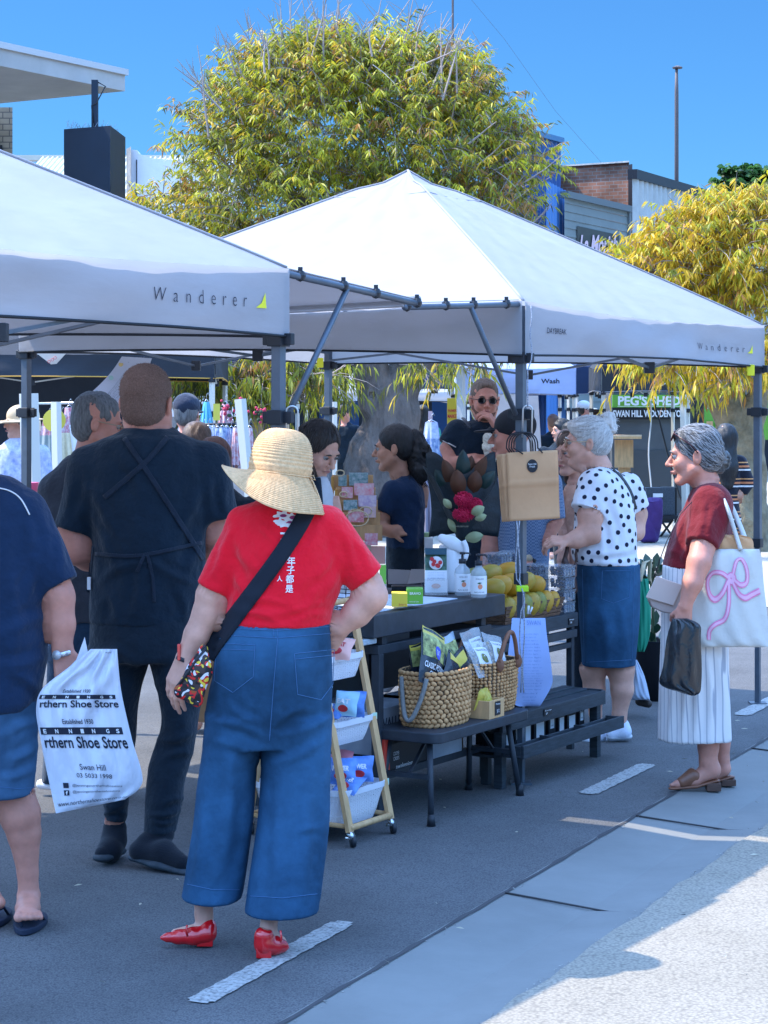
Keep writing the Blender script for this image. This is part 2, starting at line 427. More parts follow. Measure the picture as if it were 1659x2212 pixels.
PALE = mat('pale_paving', (.36, .34, .30), .9, .3, noise=(.9, .22), bump=(30, .4, .01))
PAINT = mat('road_paint', (.36, .36, .35), .8, .3, noise=(60, .2), bump=(200, .2, .002))
GRIT = mat('grit', (.24, .235, .22), .9, noise=(90, .5))
# gutter edges (world): left edge and right edge lines converge at the road vanishing point
def lin(u1, v1, u2, v2):
    a = G(u1, v1); b = G(u2, v2); d = (b-a); return a, d
gl0 = G(823, 2092); gl1 = G(1579, 1646); gr0 = G(1045, 2212); gr1 = G(1655, 1782)
dl = (gl1-gl0).normalized(); dr = (gr1-gr0).normalized()
def gedge(base, d, Y): t = (Y-base.y)/d.y; return base.x+d.x*t
def pa(Y): return gedge(gl0, dl, Y)
def pb(Y): return gedge(gr0, dr, Y)
rg = random.Random(3)
Ys = [1.0+.09*i for i in range(250)]+[24, 40, 80, 400]
def jag(Y, s, amp): return amp*(math.sin(Y*9.3+s)+.6*math.sin(Y*23.1+2*s)+.5*math.sin(Y*51+s*3))
g = MB()      # road: everything left of the gutter
def strip(mb, xl, xr, z0, z1, mi=0):
    o = len(mb.v)
    for Y in Ys: mb.v += [(xl(Y), Y, z0(Y) if callable(z0) else z0), (xr(Y), Y, z1(Y) if callable(z1) else z1)]
    for i in range(len(Ys)-1): mb.f.append((o+2*i, o+2*i+1, o+2*i+3, o+2*i+2)); mb.m.append(mi)
strip(g, lambda Y: -400-Y, lambda Y: pa(Y)+jag(Y, 1, .004), 0, 0)
tag(g.build('road', ASPH), kind='structure')
g = MB()      # concrete spoon drain
mid = lambda Y: (pa(Y)+pb(Y))/2+.06
strip(g, lambda Y: pa(Y)-.02, mid, .006, -.016); strip(g, mid, lambda Y: pb(Y)+.03, -.016, .003)
# expansion joints as thin dark grooves
jm = mat('joint_dark', (.05, .05, .055), .9)
jt = MB()
for Y in (6.98, 8.28, 9.9, 11.6, 13.4):
    pts = [(pa(Y), Y, .009), (mid(Y)+.0, Y-.18, -.012), (pb(Y)+.02, Y-.30, .007)]
    jt.tube([Vector(p) for p in pts], .0035, 5)
ck = MB(); strip(ck, lambda Y: pa(Y)-.010-.008*abs(math.sin(Y*7.3)+.5*math.sin(Y*31)), lambda Y: pa(Y)+.004+.004*math.sin(Y*43)*math.sin(Y*17), .0075, .0075)
gut = g.build('gutter', CONC); tag(gut, kind='structure'); merge_into(gut, jt, jm); merge_into(gut, ck, jm)
g = MB(); strip(g, lambda Y: pb(Y)+jag(Y, 2, .008)+.005, lambda Y: 400+Y, .008, .008)
tag(g.build('pavement', AGG), kind='structure')
g = MB()
g.grid(lambda a, b: Vector((-1500+3000*a, -200+3000*b, -.03)), 4, 4)
tag(g.build('ground', PALE), kind='structure')
# crumbled edge: loose grit along both edges of the drain and a few leaves
g = MB()
for i in range(900):
    Y = rg.uniform(5.2, 12); e = pa(Y) if rg.random() < .45 else pb(Y)
    r = rg.uniform(.0012, .0036)*(1 if rg.random() < .96 else 1.8); g.sph((e+rg.gauss(0, .010), Y, .005+r*.2), (r, r*1.3, r*.6), 5)
for i in range(60):
    Y = rg.uniform(5.6, 14); r = rg.uniform(.0015, .003); g.sph((rg.uniform(-1, 2.5), Y, .01), (r, r, r*.6), 6)
tag(g.build('grit', GRIT), 'loose grit crumbled along both edges of the concrete drain', 'grit', kind='stuff')
# bare sunlit ground beyond the stalls
g = MB()
g.add([(-30, 17.5, .004), (60, 15.6, .004), (60, 60, .004), (-30, 60, .004)], [(0, 1, 2, 3)])
tag(g.build('paved_plaza', PALE), kind='structure')
# road dashes
def dash(name, a, b, w, seed):
    a = G(*a); b = G(*b); d = (b-a); Lh = d.length; d.normalize(); x = Vector((d.y, -d.x, 0)); mb = MB(); r = random.Random(seed)
    n = 220; o = []
    for i in range(n+1):
        t = i/n; e = r.uniform(-.0015, .002)+.002*math.sin(i*.31); e2 = r.uniform(-.0015, .002)+.002*math.sin(i*.23); sh = 1 if .02 < t < .98 else .7
        c = a+d*(Lh*t+r.uniform(-.004, .004)); mb.v += [tuple(c-x*(w/2*sh+e)+Vector((0, 0, .004))), tuple(c+x*(w/2*sh+e2)+Vector((0, 0, .004)))]
    for i in range(n): mb.f.append((2*i, 2*i+1, 2*i+3, 2*i+2)); mb.m.append(0)
    return tag(mb.build(name, PAINT), kind='structure')
dash('road_marking', (425, 2168), (745, 1993), .080, 1)
dash('road_marking', (1268, 1716), (1400, 1652), .085, 2)
dash('road_marking', (1600, 1546), (1760, 1466), .095, 3)
dash('road_marking', (-420, 2790), (-150, 2560), .115, 4)
# make paint worn: noise mask towards asphalt
N, K, B = nodes(PAINT)
tc = N.new('ShaderNodeTexCoord'); n3 = N.new('ShaderNodeTexNoise'); n3.inputs['Scale'].default_value = 90; n3.inputs['Detail'].default_value = 8; K.new(tc.outputs['Object'], n3.inputs['Vector'])
r3 = N.new('ShaderNodeValToRGB'); r3.color_ramp.elements[0].position = .30; r3.color_ramp.elements[1].position = .52; K.new(n3.outputs['Fac'], r3.inputs[0])
mixc = N.new('ShaderNodeMix'); mixc.data_type = 'RGBA'; K.new(r3.outputs[0], mixc.inputs[0]); mixc.inputs[6].default_value = (.13, .132, .138, 1)
K.new(B.inputs['Base Color'].links[0].from_socket, mixc.inputs[7]); K.new(mixc.outputs[2], B.inputs['Base Color'])
# ------------------------------------------------------------------ pop-up canopies
def cloth_mat(key, col, transl=.25, rough=.75):
    m = mat(key, col, rough, .3, noise=(2.5, .06), bump=(4, .22, .03), stretch=(1, 1, 3))
    N, K, B = nodes(m); tr = N.new('ShaderNodeBsdfTranslucent'); tr.inputs[0].default_value = (*col, 1)
    mxs = N.new('ShaderNodeMixShader'); mxs.inputs[0].default_value = transl
    out = N['Material Output']; K.new(B.outputs[0], mxs.inputs[1]); K.new(tr.outputs[0], mxs.inputs[2]); K.new(mxs.outputs[0], out.inputs['Surface'])
    return m
WHITE = cloth_mat('canopy_white', (.47, .475, .51), .42)
HEM = mat('hem_black', (.012, .016, .022), .7)
STEEL = mat('steel_grey', (.10, .125, .16), .45, .5, metal=.35, noise=(14, .12))
PLAST = mat('plastic_dark', (.018, .022, .03), .5)
INK = mat('ink_dark', (.015, .02, .04), .8); YEL = mat('tab_yellow', (.75, .72, .03), .6)
NAVYC = cloth_mat('canopy_navy', (.014, .03, .075), .05); DKC = cloth_mat('canopy_charcoal', (.03, .035, .045), .05)
BLUEC = cloth_mat('canopy_blue', (.25, .4, .75), .15); POSTW = mat('post_cream', (.62, .6, .54), .5)
VN = Vector((NX, NY, 0)); VM = Vector((NY, -NX, 0))
def canopy(label, near, side, zb, ze, zp, fabric=WHITE, hem=HEM, post=STEEL, group=None, posts='1111', texts=(), lean=.0, vfold=.012, dirs=None, orange=None, seed=0, ribs=True, feet=True):
    """near = right-hand near corner; corners run near, far(+n), back(-m+n), left(-m). zb: hem heights of the four corners"""
    n, m = dirs if dirs else (VN, VM)
    c = [Vector(near), Vector(near)+n*side, Vector(near)+n*side-m*side, Vector(near)-m*side]
    for q in c: q.z = 0
    t = thing('canopy', label, 'market canopy', ((c[0]+c[2])/2), group)
    ctr = (c[0]+c[2])/2
    rgv = random.Random(seed)
    # roof: four sagging panels
    rb = MB(); ns = 40
    for i in range(4):
        a = c[i]; b = c[(i+1) % 4]
        def fn(x, y, a=a, b=b, i=i):
            base = a.lerp(b, x); p = base.lerp(ctr, y)
            za = ze[i]*(1-x)+ze[(i+1) % 4]*x
            z = za+(zp-za)*(y**.97)
            w = x*(1-x)*4
            z -= .022*w*math.sin(PI*min(1, y*1.02))*(1-y)
            z += .006*math.sin(x*31+y*9+i)*math.sin(y*PI)*w+.004*math.sin(x*67-y*23+i*2)*(1-y)*w
            z -= .02*max(0, 1-abs(y-.93)/.07) if y > .86 else 0
            # edge tension dips towards eave centre
            z -= .03*w*(1-y)**3
            return Vector((p.x, p.y, z))
        rb.grid(fn, ns, 30)
    ro_ = rb.build('roof', fabric, t, True)
    if side > 2.5:
        sm = MB()
        for i in range(4):
            sm.tube([Vector((c[i].lerp(ctr, y).x, c[i].lerp(ctr, y).y, ze[i]+(zp-ze[i])*(y**.97)+.004-(.02*max(0, 1-abs(y-.93)/.07) if y > .86 else 0))) for y in [k/30 for k in range(31)]], .0075, 6, flat=.6)
            a_ = c[i].lerp(ctr, .80); b_ = c[(i+1) % 4].lerp(ctr, .80); zz = ze[i]+(zp-ze[i])*(.80**.97); sm.tube([Vector((a_.lerp(b_, x).x, a_.lerp(b_, x).y, zz+.003-.012*math.sin(PI*x))) for x in [k/10 for k in range(11)]], .0028, 5)
        sm.build('seams', fabric, ro_, True)
    for i in range(4):
        a = c[i]; b = c[(i+1) % 4]; d = (b-a).normalized(); out = Vector((d.y, -d.x, 0))
        if (ctr-a).dot(out) > 0: out = -out
        def vf(x, y, a=a, b=b, i=i, out=out):
            w = x*(1-x)*4
            top = ze[i]*(1-x)+ze[(i+1) % 4]*x-.03*w; bot = zb[i]*(1-x)+zb[(i+1) % 4]*x+.018*w
            off = .006+(vfold*(math.sin(x*13+i*2+seed)+.6*math.sin(x*29+y*4+i))+.03*math.sin(x*5.5-y*2.5+seed))*w*(.3+.7*y)*(1 if i == 0 else .5)
            p = a.lerp(b, x)+out*(off+.004)
            return Vector((p.x, p.y, top+(bot-top)*y))
        vb = MB(); vb.grid(vf, 60, 10); vo = vb.build('valance', fabric, t, True)
        hb = MB(); hb.tube([vf(j/40, 1.0)+Vector((0, 0, .004)) for j in range(41)], .009, 6, flat=.6); hb.build('hem', hem, vo, True)
        if i == 0:
            for txt, x0, x1, y0, y1, kw in texts:
                tb = MB()
                text_on(tb, txt, lambda x, y: vf(x, 1-y)+out*.004, x0, x1, y0, y1, **kw) if txt != '^' else tb.add(
                    [vf(x0+(x1-x0)*p, 1-(y0+(y1-y0)*q))+out*.004 for p, q in ((0, 0), (1, 0), (.95, .3), (.9, 1), (.55, .35), (.5, .3))], [(0, 1, 2, 5), (2, 3, 4, 5)])
                tb.build('lettering' if txt != '^' else 'tree_logo', YEL if txt == '^' else INK, vo)
    # legs
    for i in range(4):
        if posts[i] == '0': continue
        q = c[i]+(ctr-c[i]).normalized()*.03; ft = q+(c[i]-ctr).normalized()*lean
        mid_ = ft.lerp(q, .45)
        pb_ = MB(); pb_.bar(Vector((mid_.x, mid_.y, ze[i]*.42)), Vector((q.x, q.y, ze[i]-.02)), .036)
        po = pb_.build('leg', post, t)
        lb = MB(); lb.bar(Vector((ft.x, ft.y, .008)), Vector((mid_.x, mid_.y, ze[i]*.45)), .026); lb.build('lower_leg', post, po)
        if feet:
            fb = MB(); fb.box(ft.x-.045, ft.x+.045, ft.y-.045, ft.y+.045, .0, .008); fb.build('foot_plate', post, po)
        kb = MB()
        for zz, hh in ((1.60 if post is STEEL else 1.55, .05), (zb[i]-.005, .05), (ze[i]*.425, .05)):
            w = .03 if zz > 1 else .024
            e = ft.lerp(q, min(1, zz/ze[i]))
            M = Matrix.Translation((e.x, e.y, zz)) @ Matrix.Rotation(math.atan2(n.x, n.y)*-1, 4, 'Z')
            kb = MB(); kb.box(-w, w, -w, w, -hh/2, hh/2, M=M)
            if zz > 1: kb.box(-w-.03, w+.03, -.012, .012, -.02, .02, M=M)
            kb.build('slider', PLAST, po, bev=.003)
    if ribs:   # scissor truss under each eave and roof ribs
        tb = MB()
        for i in range(4):
            a = c[i].lerp(ctr, .03); b = c[(i+1) % 4].lerp(ctr, .03); zt = min(ze[i], ze[(i+1) % 4])-.05; zl = zb[i]-.03
            for k in range(2):
                p = a.lerp(b, k/2); q = a.lerp(b, (k+1)/2)
                tb.bar((p.x, p.y, zt if k == 0 else zl+.0), (q.x, q.y, zl if k == 0 else zt), .02, .012)
                tb.bar((p.x, p.y, zl+.10 if k == 0 else zt), (q.x, q.y, zt if k == 0 else zl+.10), .02, .012)
            mdl = a.lerp(b, .5); jb = MB(); jb.box(mdl.x-.025, mdl.x+.025, mdl.y-.025, mdl.y+.025, zl-.025, zl+.03); jb.build('truss_joint', PLAST, t, bev=.003)
            tb.bar((a.x, a.y, ze[i]-.06), (ctr.x, ctr.y, zp-.12), .02, .014)
        tb.build('truss', post, t)
    return t, c, vf
A2 = Vector((.601, 9.0, 0)); E1 = Vector((-.335, 7.2, 0)); SIDE = 2.844
WTX = lambda x0, x1, y0, y1: ('Wanderer', x0, x1, y0, y1, dict(space=2.1, bold=-.013, shear=0))
c2, C2, _ = canopy('white canopy over the produce stall with brown paper bags hung on its front leg', A2, SIDE, [1.85, 1.84, 1.885, 1.90], [2.09, 2.075, 2.09, 2.09], 2.87,
    texts=[('DAYBREAK', .070, .135, .45, .56, {}), WTX(.67, .90, .33, .50), ('^', .915, .94, .32, .52, {})], group=None, seed=1)
c1, C1, _ = canopy('large white canopy in the near left corner marked with spaced lettering', E1-VN*SIDE, SIDE, [1.88, 1.874, 1.90, 1.89], [2.12, 2.114, 2.12, 2.12], 2.87,
    posts='0101', texts=[WTX(.725, .905, .40, .61), ('^', .925, .948, .40, .63, {})], seed=4)
# awnings between the two canopies: bars propped out from legs A2 and E1 with white fabric
def awning(parent, corner, dirv, length, z0, z1, w, fab_side):
    o = corner+dirv*0; e = corner+dirv*length
    bb = MB(); bb.tube([(o.x, o.y, z0), (e.x, e.y, z1)], .0125, 10); ob = bb.build('awning_bar', STEEL, parent, True)
    kb = MB()
    for k in (.12, .42, .66, .98):
        p = Vector((o.x, o.y, z0)).lerp(Vector((e.x, e.y, z1)), k); kb.sph(p+Vector((0, 0, .004)), (.02, .02, .022), 8); kb.box(p.x-.008, p.x+.008, p.y-.012, p.y+.012, p.z+.0, p.z+.034)
    kb.build('clip', PLAST, ob)
    p = Vector((o.x, o.y, z0)).lerp(Vector((e.x, e.y, z1)), .45)
    sb = MB(); sb.tube([(o.x+dirv.x*.03, o.y+dirv.y*.03, 1.60), tuple(p)], .011, 10); sb.build('awning_strut', STEEL, ob, True)
    hk = MB(); pts = []
    for k in range(14):
        a = k/13*PI; pts.append(Vector((o.x+.035+.02*math.cos(a), o.y-.03, 1.62+.018*math.sin(a))))
    pts = [Vector((o.x+.05, o.y-.03, 1.42))]+pts+[Vector((o.x+.012, o.y-.03, 1.50))]
    hk.tube(pts, .004, 6); hk.build('wire_hook', mat('wire_bright', (.55, .56, .56), .35, metal=.8), ob, True)
    # fabric sheet from the eave to the bar line, spanning -m
    def fn(x, y):
        q = corner-VM*(w*x)+dirv*(length*y)
        return Vector((q.x, q.y, (z0+.02)*(1-y)+(z1+.016)*y+.012*math.sin(x*9)*math.sin(y*PI)-.02*math.sin(PI*x)*y))
    fb = MB(); fb.grid(fn, 30, 10); fb.build('awning_cloth', WHITE, parent, True, solid=.003)
    rb = MB(); rb.tube([fn(k/20, 1) for k in range(21)], .016, 8); rb.build('rolled_edge', WHITE, parent, True)
awning(c2, C2[0]-VM*.02, -VN, .97, 2.075, 2.025, SIDE, 0)
awning(c1, C1[1]-VM*.02, VN, .94, 2.10, 2.03, SIDE, 0)
# yellow pull tabs on legs
def small(name, label, cat, mb, m, **k): return tag(mb.build(name, m, **k), label, cat)
# ------------------------------------------------------------------ the produce stall
BLK = mat('black_powdercoat', (.022, .03, .042), .55, .5, noise=(20, .25), bump=(120, .12, .002))
SLAT = mat('black_stained_wood', (.03, .04, .052), .6, .4, noise=(12, .35), bump=(50, .3, .003), stretch=(1, 1, 8))
CARD = mat('cardboard', (.34, .19, .10), .85, .2, noise=(8, .12)); KRAFT = mat('kraft_paper', (.60, .33, .17), .8, .25, noise=(5, .07), bump=(14, .3, .01))
WHT = mat('white_print', (.75, .77, .8), .6); WOOD = mat('pale_beech', (.60, .36, .17), .55, .4, noise=(7, .18), stretch=(6, 6, 1), bump=(40, .15, .002))
BLP = mat('black_print', (.012, .014, .02), .5); PLW = mat('white_plastic', (.72, .74, .78), .4, .5)
CHROME = mat('caster_steel', (.6, .62, .64), .25, metal=.9)
def lb(name, spans, m, parent=None, bev=.002):
    mb = MB()
    for q in spans: mb.lbox(*q)
    return mb.build(name, m, parent, bev=bev)
t = thing('counter', 'low black steel counter topped with a white sheet, nearest the woman in red', 'counter', L(.45, -.25))
lb('tabletop', [(-.075, 1.02, -.62, .0, .725, .815)], BLK, t, .004)
for a in (.0, .90):
    for b in (-.60, -.03): lb('leg', [(a-.018, a+.018, b-.018, b+.018, 0, .655)], BLK, t)
lb('frame_rail', [(-.02, .92, -.05, -.015, .655, .69)], BLK, t); lb('frame_rail', [(-.02, .92, -.62, -.585, .655, .69)], BLK, t)
lb('frame_rail', [(-.02, .02, -.585, -.05, .655, .69)], BLK, t); lb('frame_rail', [(.88, .92, -.585, -.05, .655, .69)], BLK, t)
lb('spacer', [(.02, .06, -.05, -.02, .69, .725)], BLK, t); lb('spacer', [(.84, .88, -.05, -.02, .69, .725)], BLK, t)
lb('foot_rail', [(.018, .882, -.045, -.02, .15, .18)], BLK, t); lb('shelf', [(.0, .9, -.58, -.05, .14, .15)], BLK, t)
lb('back_panel', [(.25, 1.3, -.66, -.64, .35, .66)], mat('grey_panel', (.07, .085, .10), .6), t)
tag(lb('table_sheet', [(-.03, .70, -.61, -.06, .8155, .819)], mat('pale_sheet', (.62, .68, .78), .7, noise=(3, .05)), bev=0), 'pale bluish sheet laid over the black counter top', 'sheet')
# folding bench
t = thing('folding_bench', 'low black folding bench carrying the two woven baskets', 'bench', L(.4, .1))
BZ = .36
mb = MB(); pts = []
def rrect(a0, a1, b0, b1, r, n=5):
    out = []
    for ca, cb, s in ((a1-r, b1-r, 0), (a0+r, b1-r, 1), (a0+r, b0+r, 2), (a1-r, b0+r, 3)):
        for k in range(n+1):
            th = (s+k/n)*PI/2; out.append((ca+r*math.cos(th), cb+r*math.sin(th)))
    return out
rr = rrect(.0, .80, -.06, .245, .05)
mb.prism([L(a, b, BZ-.042) for a, b in rr][::-1], (0, 0, .042)); mb.build('bench_top', BLK, t, bev=.005)
for a0, a1 in ((.05, .0), (.70, .745)):
    for b0, b1 in ((.18, .215), (-.0, -.03)):
        q = MB(); q.tube([L(a0, b0, BZ-.04), L(a1, b1, .0)], .0125, 10); lg = q.build('leg', BLK, t, True)
        q = MB(); q.tube([L(a1, b1, .045).lerp(L(a0, b0, BZ), .0), L(a1, b1, 0)], [.0145, .018], 10); q.build('rubber_foot', PLAST, lg, True)
for a in (.022, .725):
    q = MB(); q.bar(L(a, -.02, .185), L(a, .195, .185), .024, .018); q.build('cross_bar', BLK, t)
    q = MB(); q.bar(L(a, .1, .185), L(a+(.15 if a < .3 else -.15), .1, BZ-.045), .014, .008); q.build('folding_brace', BLK, t)
# woven baskets
WOV = mat('water_hyacinth', (.56, .31, .14), .8, .25, noise=(22, .3), bump=(160, .4, .003))
LEA = mat('tan_leather', (.22, .095, .055), .5, .4, noise=(20, .15)); GREYF = mat('grey_canvas', (.20, .20, .19), .9, noise=(60, .2))
def basket(label, a, b, z0, ra, rb, h, rows, per, pattern, taper=.06):
    t = thing('woven_basket', label, 'basket', L(a, b, z0)); c = L(a, b, 0)
    def prof(th, k): s = 1-taper*(1-k)**2-.05*max(0, .12-k)/.12+.02*math.sin(k*PI); e = 2.6; ct, st = math.cos(th), math.sin(th); q = (abs(ct)**e+abs(st)**e)**(-1/e); return (a+ra*s*q*ct, b+rb*s*q*st)
    core = MB(); core.grid(lambda x, y: (lambda p: L(p[0], p[1], z0+.003+h*.97*y))(tuple((np.array(prof(2*PI*x, y))-(a, b))*.96+(a, b))), 40, 6, wrap=True)
    core.prism([L(*(tuple((np.array(prof(2*PI*k/40, 0))-(a, b))*.96+(a, b))), z0+.002) for k in range(40)], (0, 0, .006))
    core.build('basket_lining', mat('basket_inside', (.12, .08, .05), .9), t, solid=.004)
    r = random.Random(int(a*1000)); mb = MB()
    for i in range(rows):
        for j in range(per):
            k = (i+.5)/rows; off = .5*(i % 2) if pattern == 0 else r.uniform(-.15, .15)
            th = 2*PI*(j+off)/per; p = prof(th, k); p2 = prof(th+.01, k)
            P0 = L(p[0], p[1], z0+h*k); tg = (L(p2[0], p2[1], z0+h*k)-P0).normalized(); nrm = tg.cross(Vector((0, 0, 1)))
            ln = 2*PI*(ra+rb)/2/per*(.98 if pattern == 0 else .75)*r.uniform(.9, 1.1); hh = h/rows*(.62 if pattern == 0 else .60)*r.uniform(.9, 1.1)
            if i >= rows-2: tilt = .15
            else: tilt = (.55 if i % 2 else -.55) if pattern == 0 else r.choice((.9, 1.1, -.2)) if i < rows-4 else .2
            ex = (tg*math.cos(tilt)+Vector((0, 0, 1))*math.sin(tilt)); ez = nrm.cross(ex)
            M = Matrix((ex, nrm, ez)).transposed()
            mb.sph(P0, (ln*.62, .0085*r.uniform(.8, 1.2), hh*.82), 8, M=M)
    mb.build('weave', WOV, t, True)
    return t, prof
bk1, pr1 = basket('round woven basket full of chip packets, with grey cloth handles', .25, .09, BZ, .165, .115, .225, 12, 34, 0)
bk2, pr2 = basket('woven basket of nut packets with tan leather handles', .66, .10, BZ, .165, .10, .215, 15, 44, 1, .10)
for sa, lab in ((-1, 0), (1, 0)):
    q = MB(); pts = []
    for k in range(15):
        x = k/14; a = .25+sa*(.165+.045*math.sin(PI*x)); b = .03+.115*x; z = BZ+.20-.165*math.sin(PI*x)**.8
        pts.append(L(a, b, z))
    q.tube(pts, .0095, 8); q.build('handle', GREYF, bk1, True)
for b in (.205, .0):
    q = MB(); pts = []
    for k in range(17):
        x = k/16; a = .58+.16*x; z = BZ+.15+.185*math.sin(PI*(.08+.84*x))**.75-(.02 if b < .1 else 0)
        pts.append(L(a, b+.012*math.sin(PI*x), z))
    q.tube(pts, .0095, 8); hd = q.build('handle', LEA, bk2, True)
    for k in (0, -1):
        q = MB(); p = pts[k]+VM*(.004 if b > .1 else -.004); q.sph(p-Vector((0, 0, .01)), (.018, .006, .03), 10); q.build('leather_patch', LEA, hd, True)
# packets
def pillow(c, ex, ey, w, h, t, m, name, label, cat, group=None, texts=(), parent=None, band=None, seed=0):
    """a heat-sealed packet: c centre, ex/ey axes in its plane"""
    c = Vector(c); ex = Vector(ex).normalized(); ey = Vector(ey); ey = (ey-ex*ey.dot(ex)).normalized(); ez = ex.cross(ey)
    r = random.Random(seed+int(w*1e4)); ph = [r.uniform(0, 6) for _ in range(4)]
    def sf(x, y, side=1):
        bx = math.sin(PI*max(0, min(1, x))); by = max(0, math.sin(PI*(max(.06, min(.94, y))-.06)/.88))
        z = side*t/2*(bx**.5)*(by**.55)+.04*w*math.sin(y*9+ph[0])*bx*(1-by)+.02*w*math.sin(x*11+y*13+ph[1])*by*bx
        pinch = 1-.10*by*(1-abs(2*y-1))*1.0
        return c+ex*((x-.5)*w*pinch)+ey*((y-.5)*h+.015*h*math.sin(x*7+ph[2])*(1-by))+ez*z
    mb = MB()
    for s in (1, -1): mb.grid(lambda x, y, s=s: sf(x if s > 0 else 1-x, y, s), 12, 14)
    if band:
        for (x0, x1, y0, y1, mi) in band: mb.grid(lambda x, y: sf(x0+(x1-x0)*x, y0+(y1-y0)*y)+ez*.0012, 8, 8, mi)
    o = mb.build(name, m, parent, True); tag(o, label, cat, group)
    for txt, x0, x1, y0, y1, tm, kw in texts:
        tb = MB()
        if txt == 'O': tb.grid(lambda x, y: sf((x0+x1)/2+(x1-x0)/2*y*math.cos(2*PI*x), (y0+y1)/2+(y1-y0)/2*y*math.sin(2*PI*x))+ez*.0022, 20, 3, wrap=True)
        else: text_on(tb, txt, lambda x, y: sf(x, y)+ez*.0035, x0, x1, y0, y1, **kw)
        tb.build('lettering' if txt != 'O' else 'badge', tm, o)
    return o, sf
R_ = mat('print_red', (.55, .03, .04), .4); BLU = mat('pack_blue', (.10, .24, .62), .35, .5, noise=(20, .25), bump=(25, .4, .01)); PNK = mat('pack_pink', (.8, .42, .36), .5)
SKY_ = mat('pack_aqua', (.36, .62, .75), .4, bump=(25, .4, .01)); GRNP = mat('print_green', (.02, .10, .04), .6)
CHB = mat('pack_black', (.015, .022, .035), .25, .6, bump=(20, .5, .01)); GOLD = mat('pack_gold', (.62, .50, .08), .35, .6); LAND = mat('pack_field', (.30, .33, .12), .4, noise=(40, .9), bump=(25, .4, .01))
BADGE = mat('badge_blue', (.06, .08, .55), .4); SILV = mat('pack_silver', (.35, .42, .5), .3, metal=.5, bump=(30, .6, .01))
up = Vector((0, 0, 1)); vn = VN; vm = VM
fx = (vn*.85+vm*.1).normalized()
pillow(L(.17, .12, BZ+.27), fx+up*-.45, up+fx*.40-vm*.25, .17, .24, .05, [CHB, GOLD, LAND], 'chip_packet', 'large black and gold chip packet standing tallest in the left basket', 'snack packet', 'chip packets',
       [('O', .40, .68, .46, .70, BADGE, {}), ('DK', .46, .62, .53, .63, WHT, {}), ('CLASSIC POTATO', .08, .92, .27, .37, WHT, dict(bold=.02)), ('CHIPS', .3, .72, .14, .24, WHT, dict(bold=.02))],
       band=[(.02, .98, .86, .99, 1), (.02, .98, .46, .86, 2)])
pillow(L(.36, .10, BZ+.25), fx+up*.2, up-fx*.35-vm*.2, .12, .19, .05, [SILV, GOLD, LAND], 'chip_packet', 'smaller silver chip packet leaning at the right of the left basket', 'snack packet', 'chip packets', band=[(.1, .9, .55, .85, 2)], seed=3)
pillow(L(.28, .15, BZ+.215), fx+up*-.7, up+fx*.6-vm*.2, .11, .13, .04, [CHB, GOLD, LAND], 'chip_packet', 'chip packet lying with a yellow corner at the front of the left basket', 'snack packet', 'chip packets', band=[(.1, .9, .7, .95, 1)], seed=4)
pillow(L(.30, .06, BZ+.22), fx, up-vm*.1, .14, .16, .04, [CHB, GOLD, LAND], 'chip_packet', 'dark chip packet in the middle of the left basket', 'snack packet', 'chip packets', seed=5)
NUT = mat('nuts', (.50, .40, .28), .5, noise=(30, .3)); CLR = mat('clear_film', (.8, .85, .9), .12, .6, alpha=.28)
def nutpack(a, b, z, ex, ey, w, h, label, seed):
    o, sf = pillow(L(a, b, z), ex, ey, w, h, .035, CLR, 'nut_packet', label, 'snack packet', 'nut packets', seed=seed)
    r = random.Random(seed); mb = MB(); lo = MB(); ez = Vector(ex).normalized().cross(Vector(ey).normalized())
    for i in range(70):
        p = sf(r.uniform(.06, .94), r.uniform(.1, .72), r.choice((.5, .1, -.4))); q = r.uniform(.006, .009); mb.sph(p, (q, q*.8, q*.8), 6)
    mb.build('nuts', NUT, o, True)
    lo.grid(lambda x, y: sf(.2+.6*x, .22+.56*y)+ez*.002, 6, 6); lb_ = lo.build('paper_label', WHT, o, True)
    e = MB(); e.grid(lambda x, y: sf(.5+.16*y*math.cos(2*PI*x), .48+.13*y*math.sin(2*PI*x))+ez*.003, 14, 2, wrap=True); e.build('emblem', mat('emblem_olive', (.15, .15, .03), .5, noise=(120, .8)), lb_, True)
    e = MB(); text_on(e, 'Natural & Salted', lambda x, y: sf(x, y)+ez*.0035, .26, .74, .68, .73); e.build('lettering', INK, lb_)
nutpack(.565, .13, BZ+.225, fx+up*-.1, up*.8-vm*.5-fx*.15, .16, .17, 'clear nut packet leaning at the left of the leather handled basket', 21)
nutpack(.71, .12, BZ+.235, fx+up*-.25, up*.8-vm*.4+fx*.1, .15, .17, 'clear nut packet with a shield emblem at the right of the leather handled basket', 22)
pillow(L(.20, .05, BZ+.24), fx+up*.1, up+fx*.1, .14, .18, .05, [CHB, GOLD, LAND], 'chip_packet', 'black chip packet standing at the back left of the left basket', 'snack packet', 'chip packets', [('CHIPS', .2, .8, .3, .42, WHT, dict(bold=.02))], band=[(.02, .98, .86, .99, 1), (.02, .98, .5, .86, 2)], seed=6)
pillow(L(.36, .15, BZ+.22), fx+up*.5, up-fx*.5-vm*.1, .10, .14, .04, [CHB, GOLD, LAND], 'chip_packet', 'small dark chip packet tipped over the right rim of the left basket', 'snack packet', 'chip packets', band=[(.1, .9, .6, .9, 1)], seed=7)
nutpack(.64, .06, BZ+.255, fx+up*.1, up*.9-vm*.3, .14, .17, 'clear nut packet standing at the back of the leather handled basket', 23)
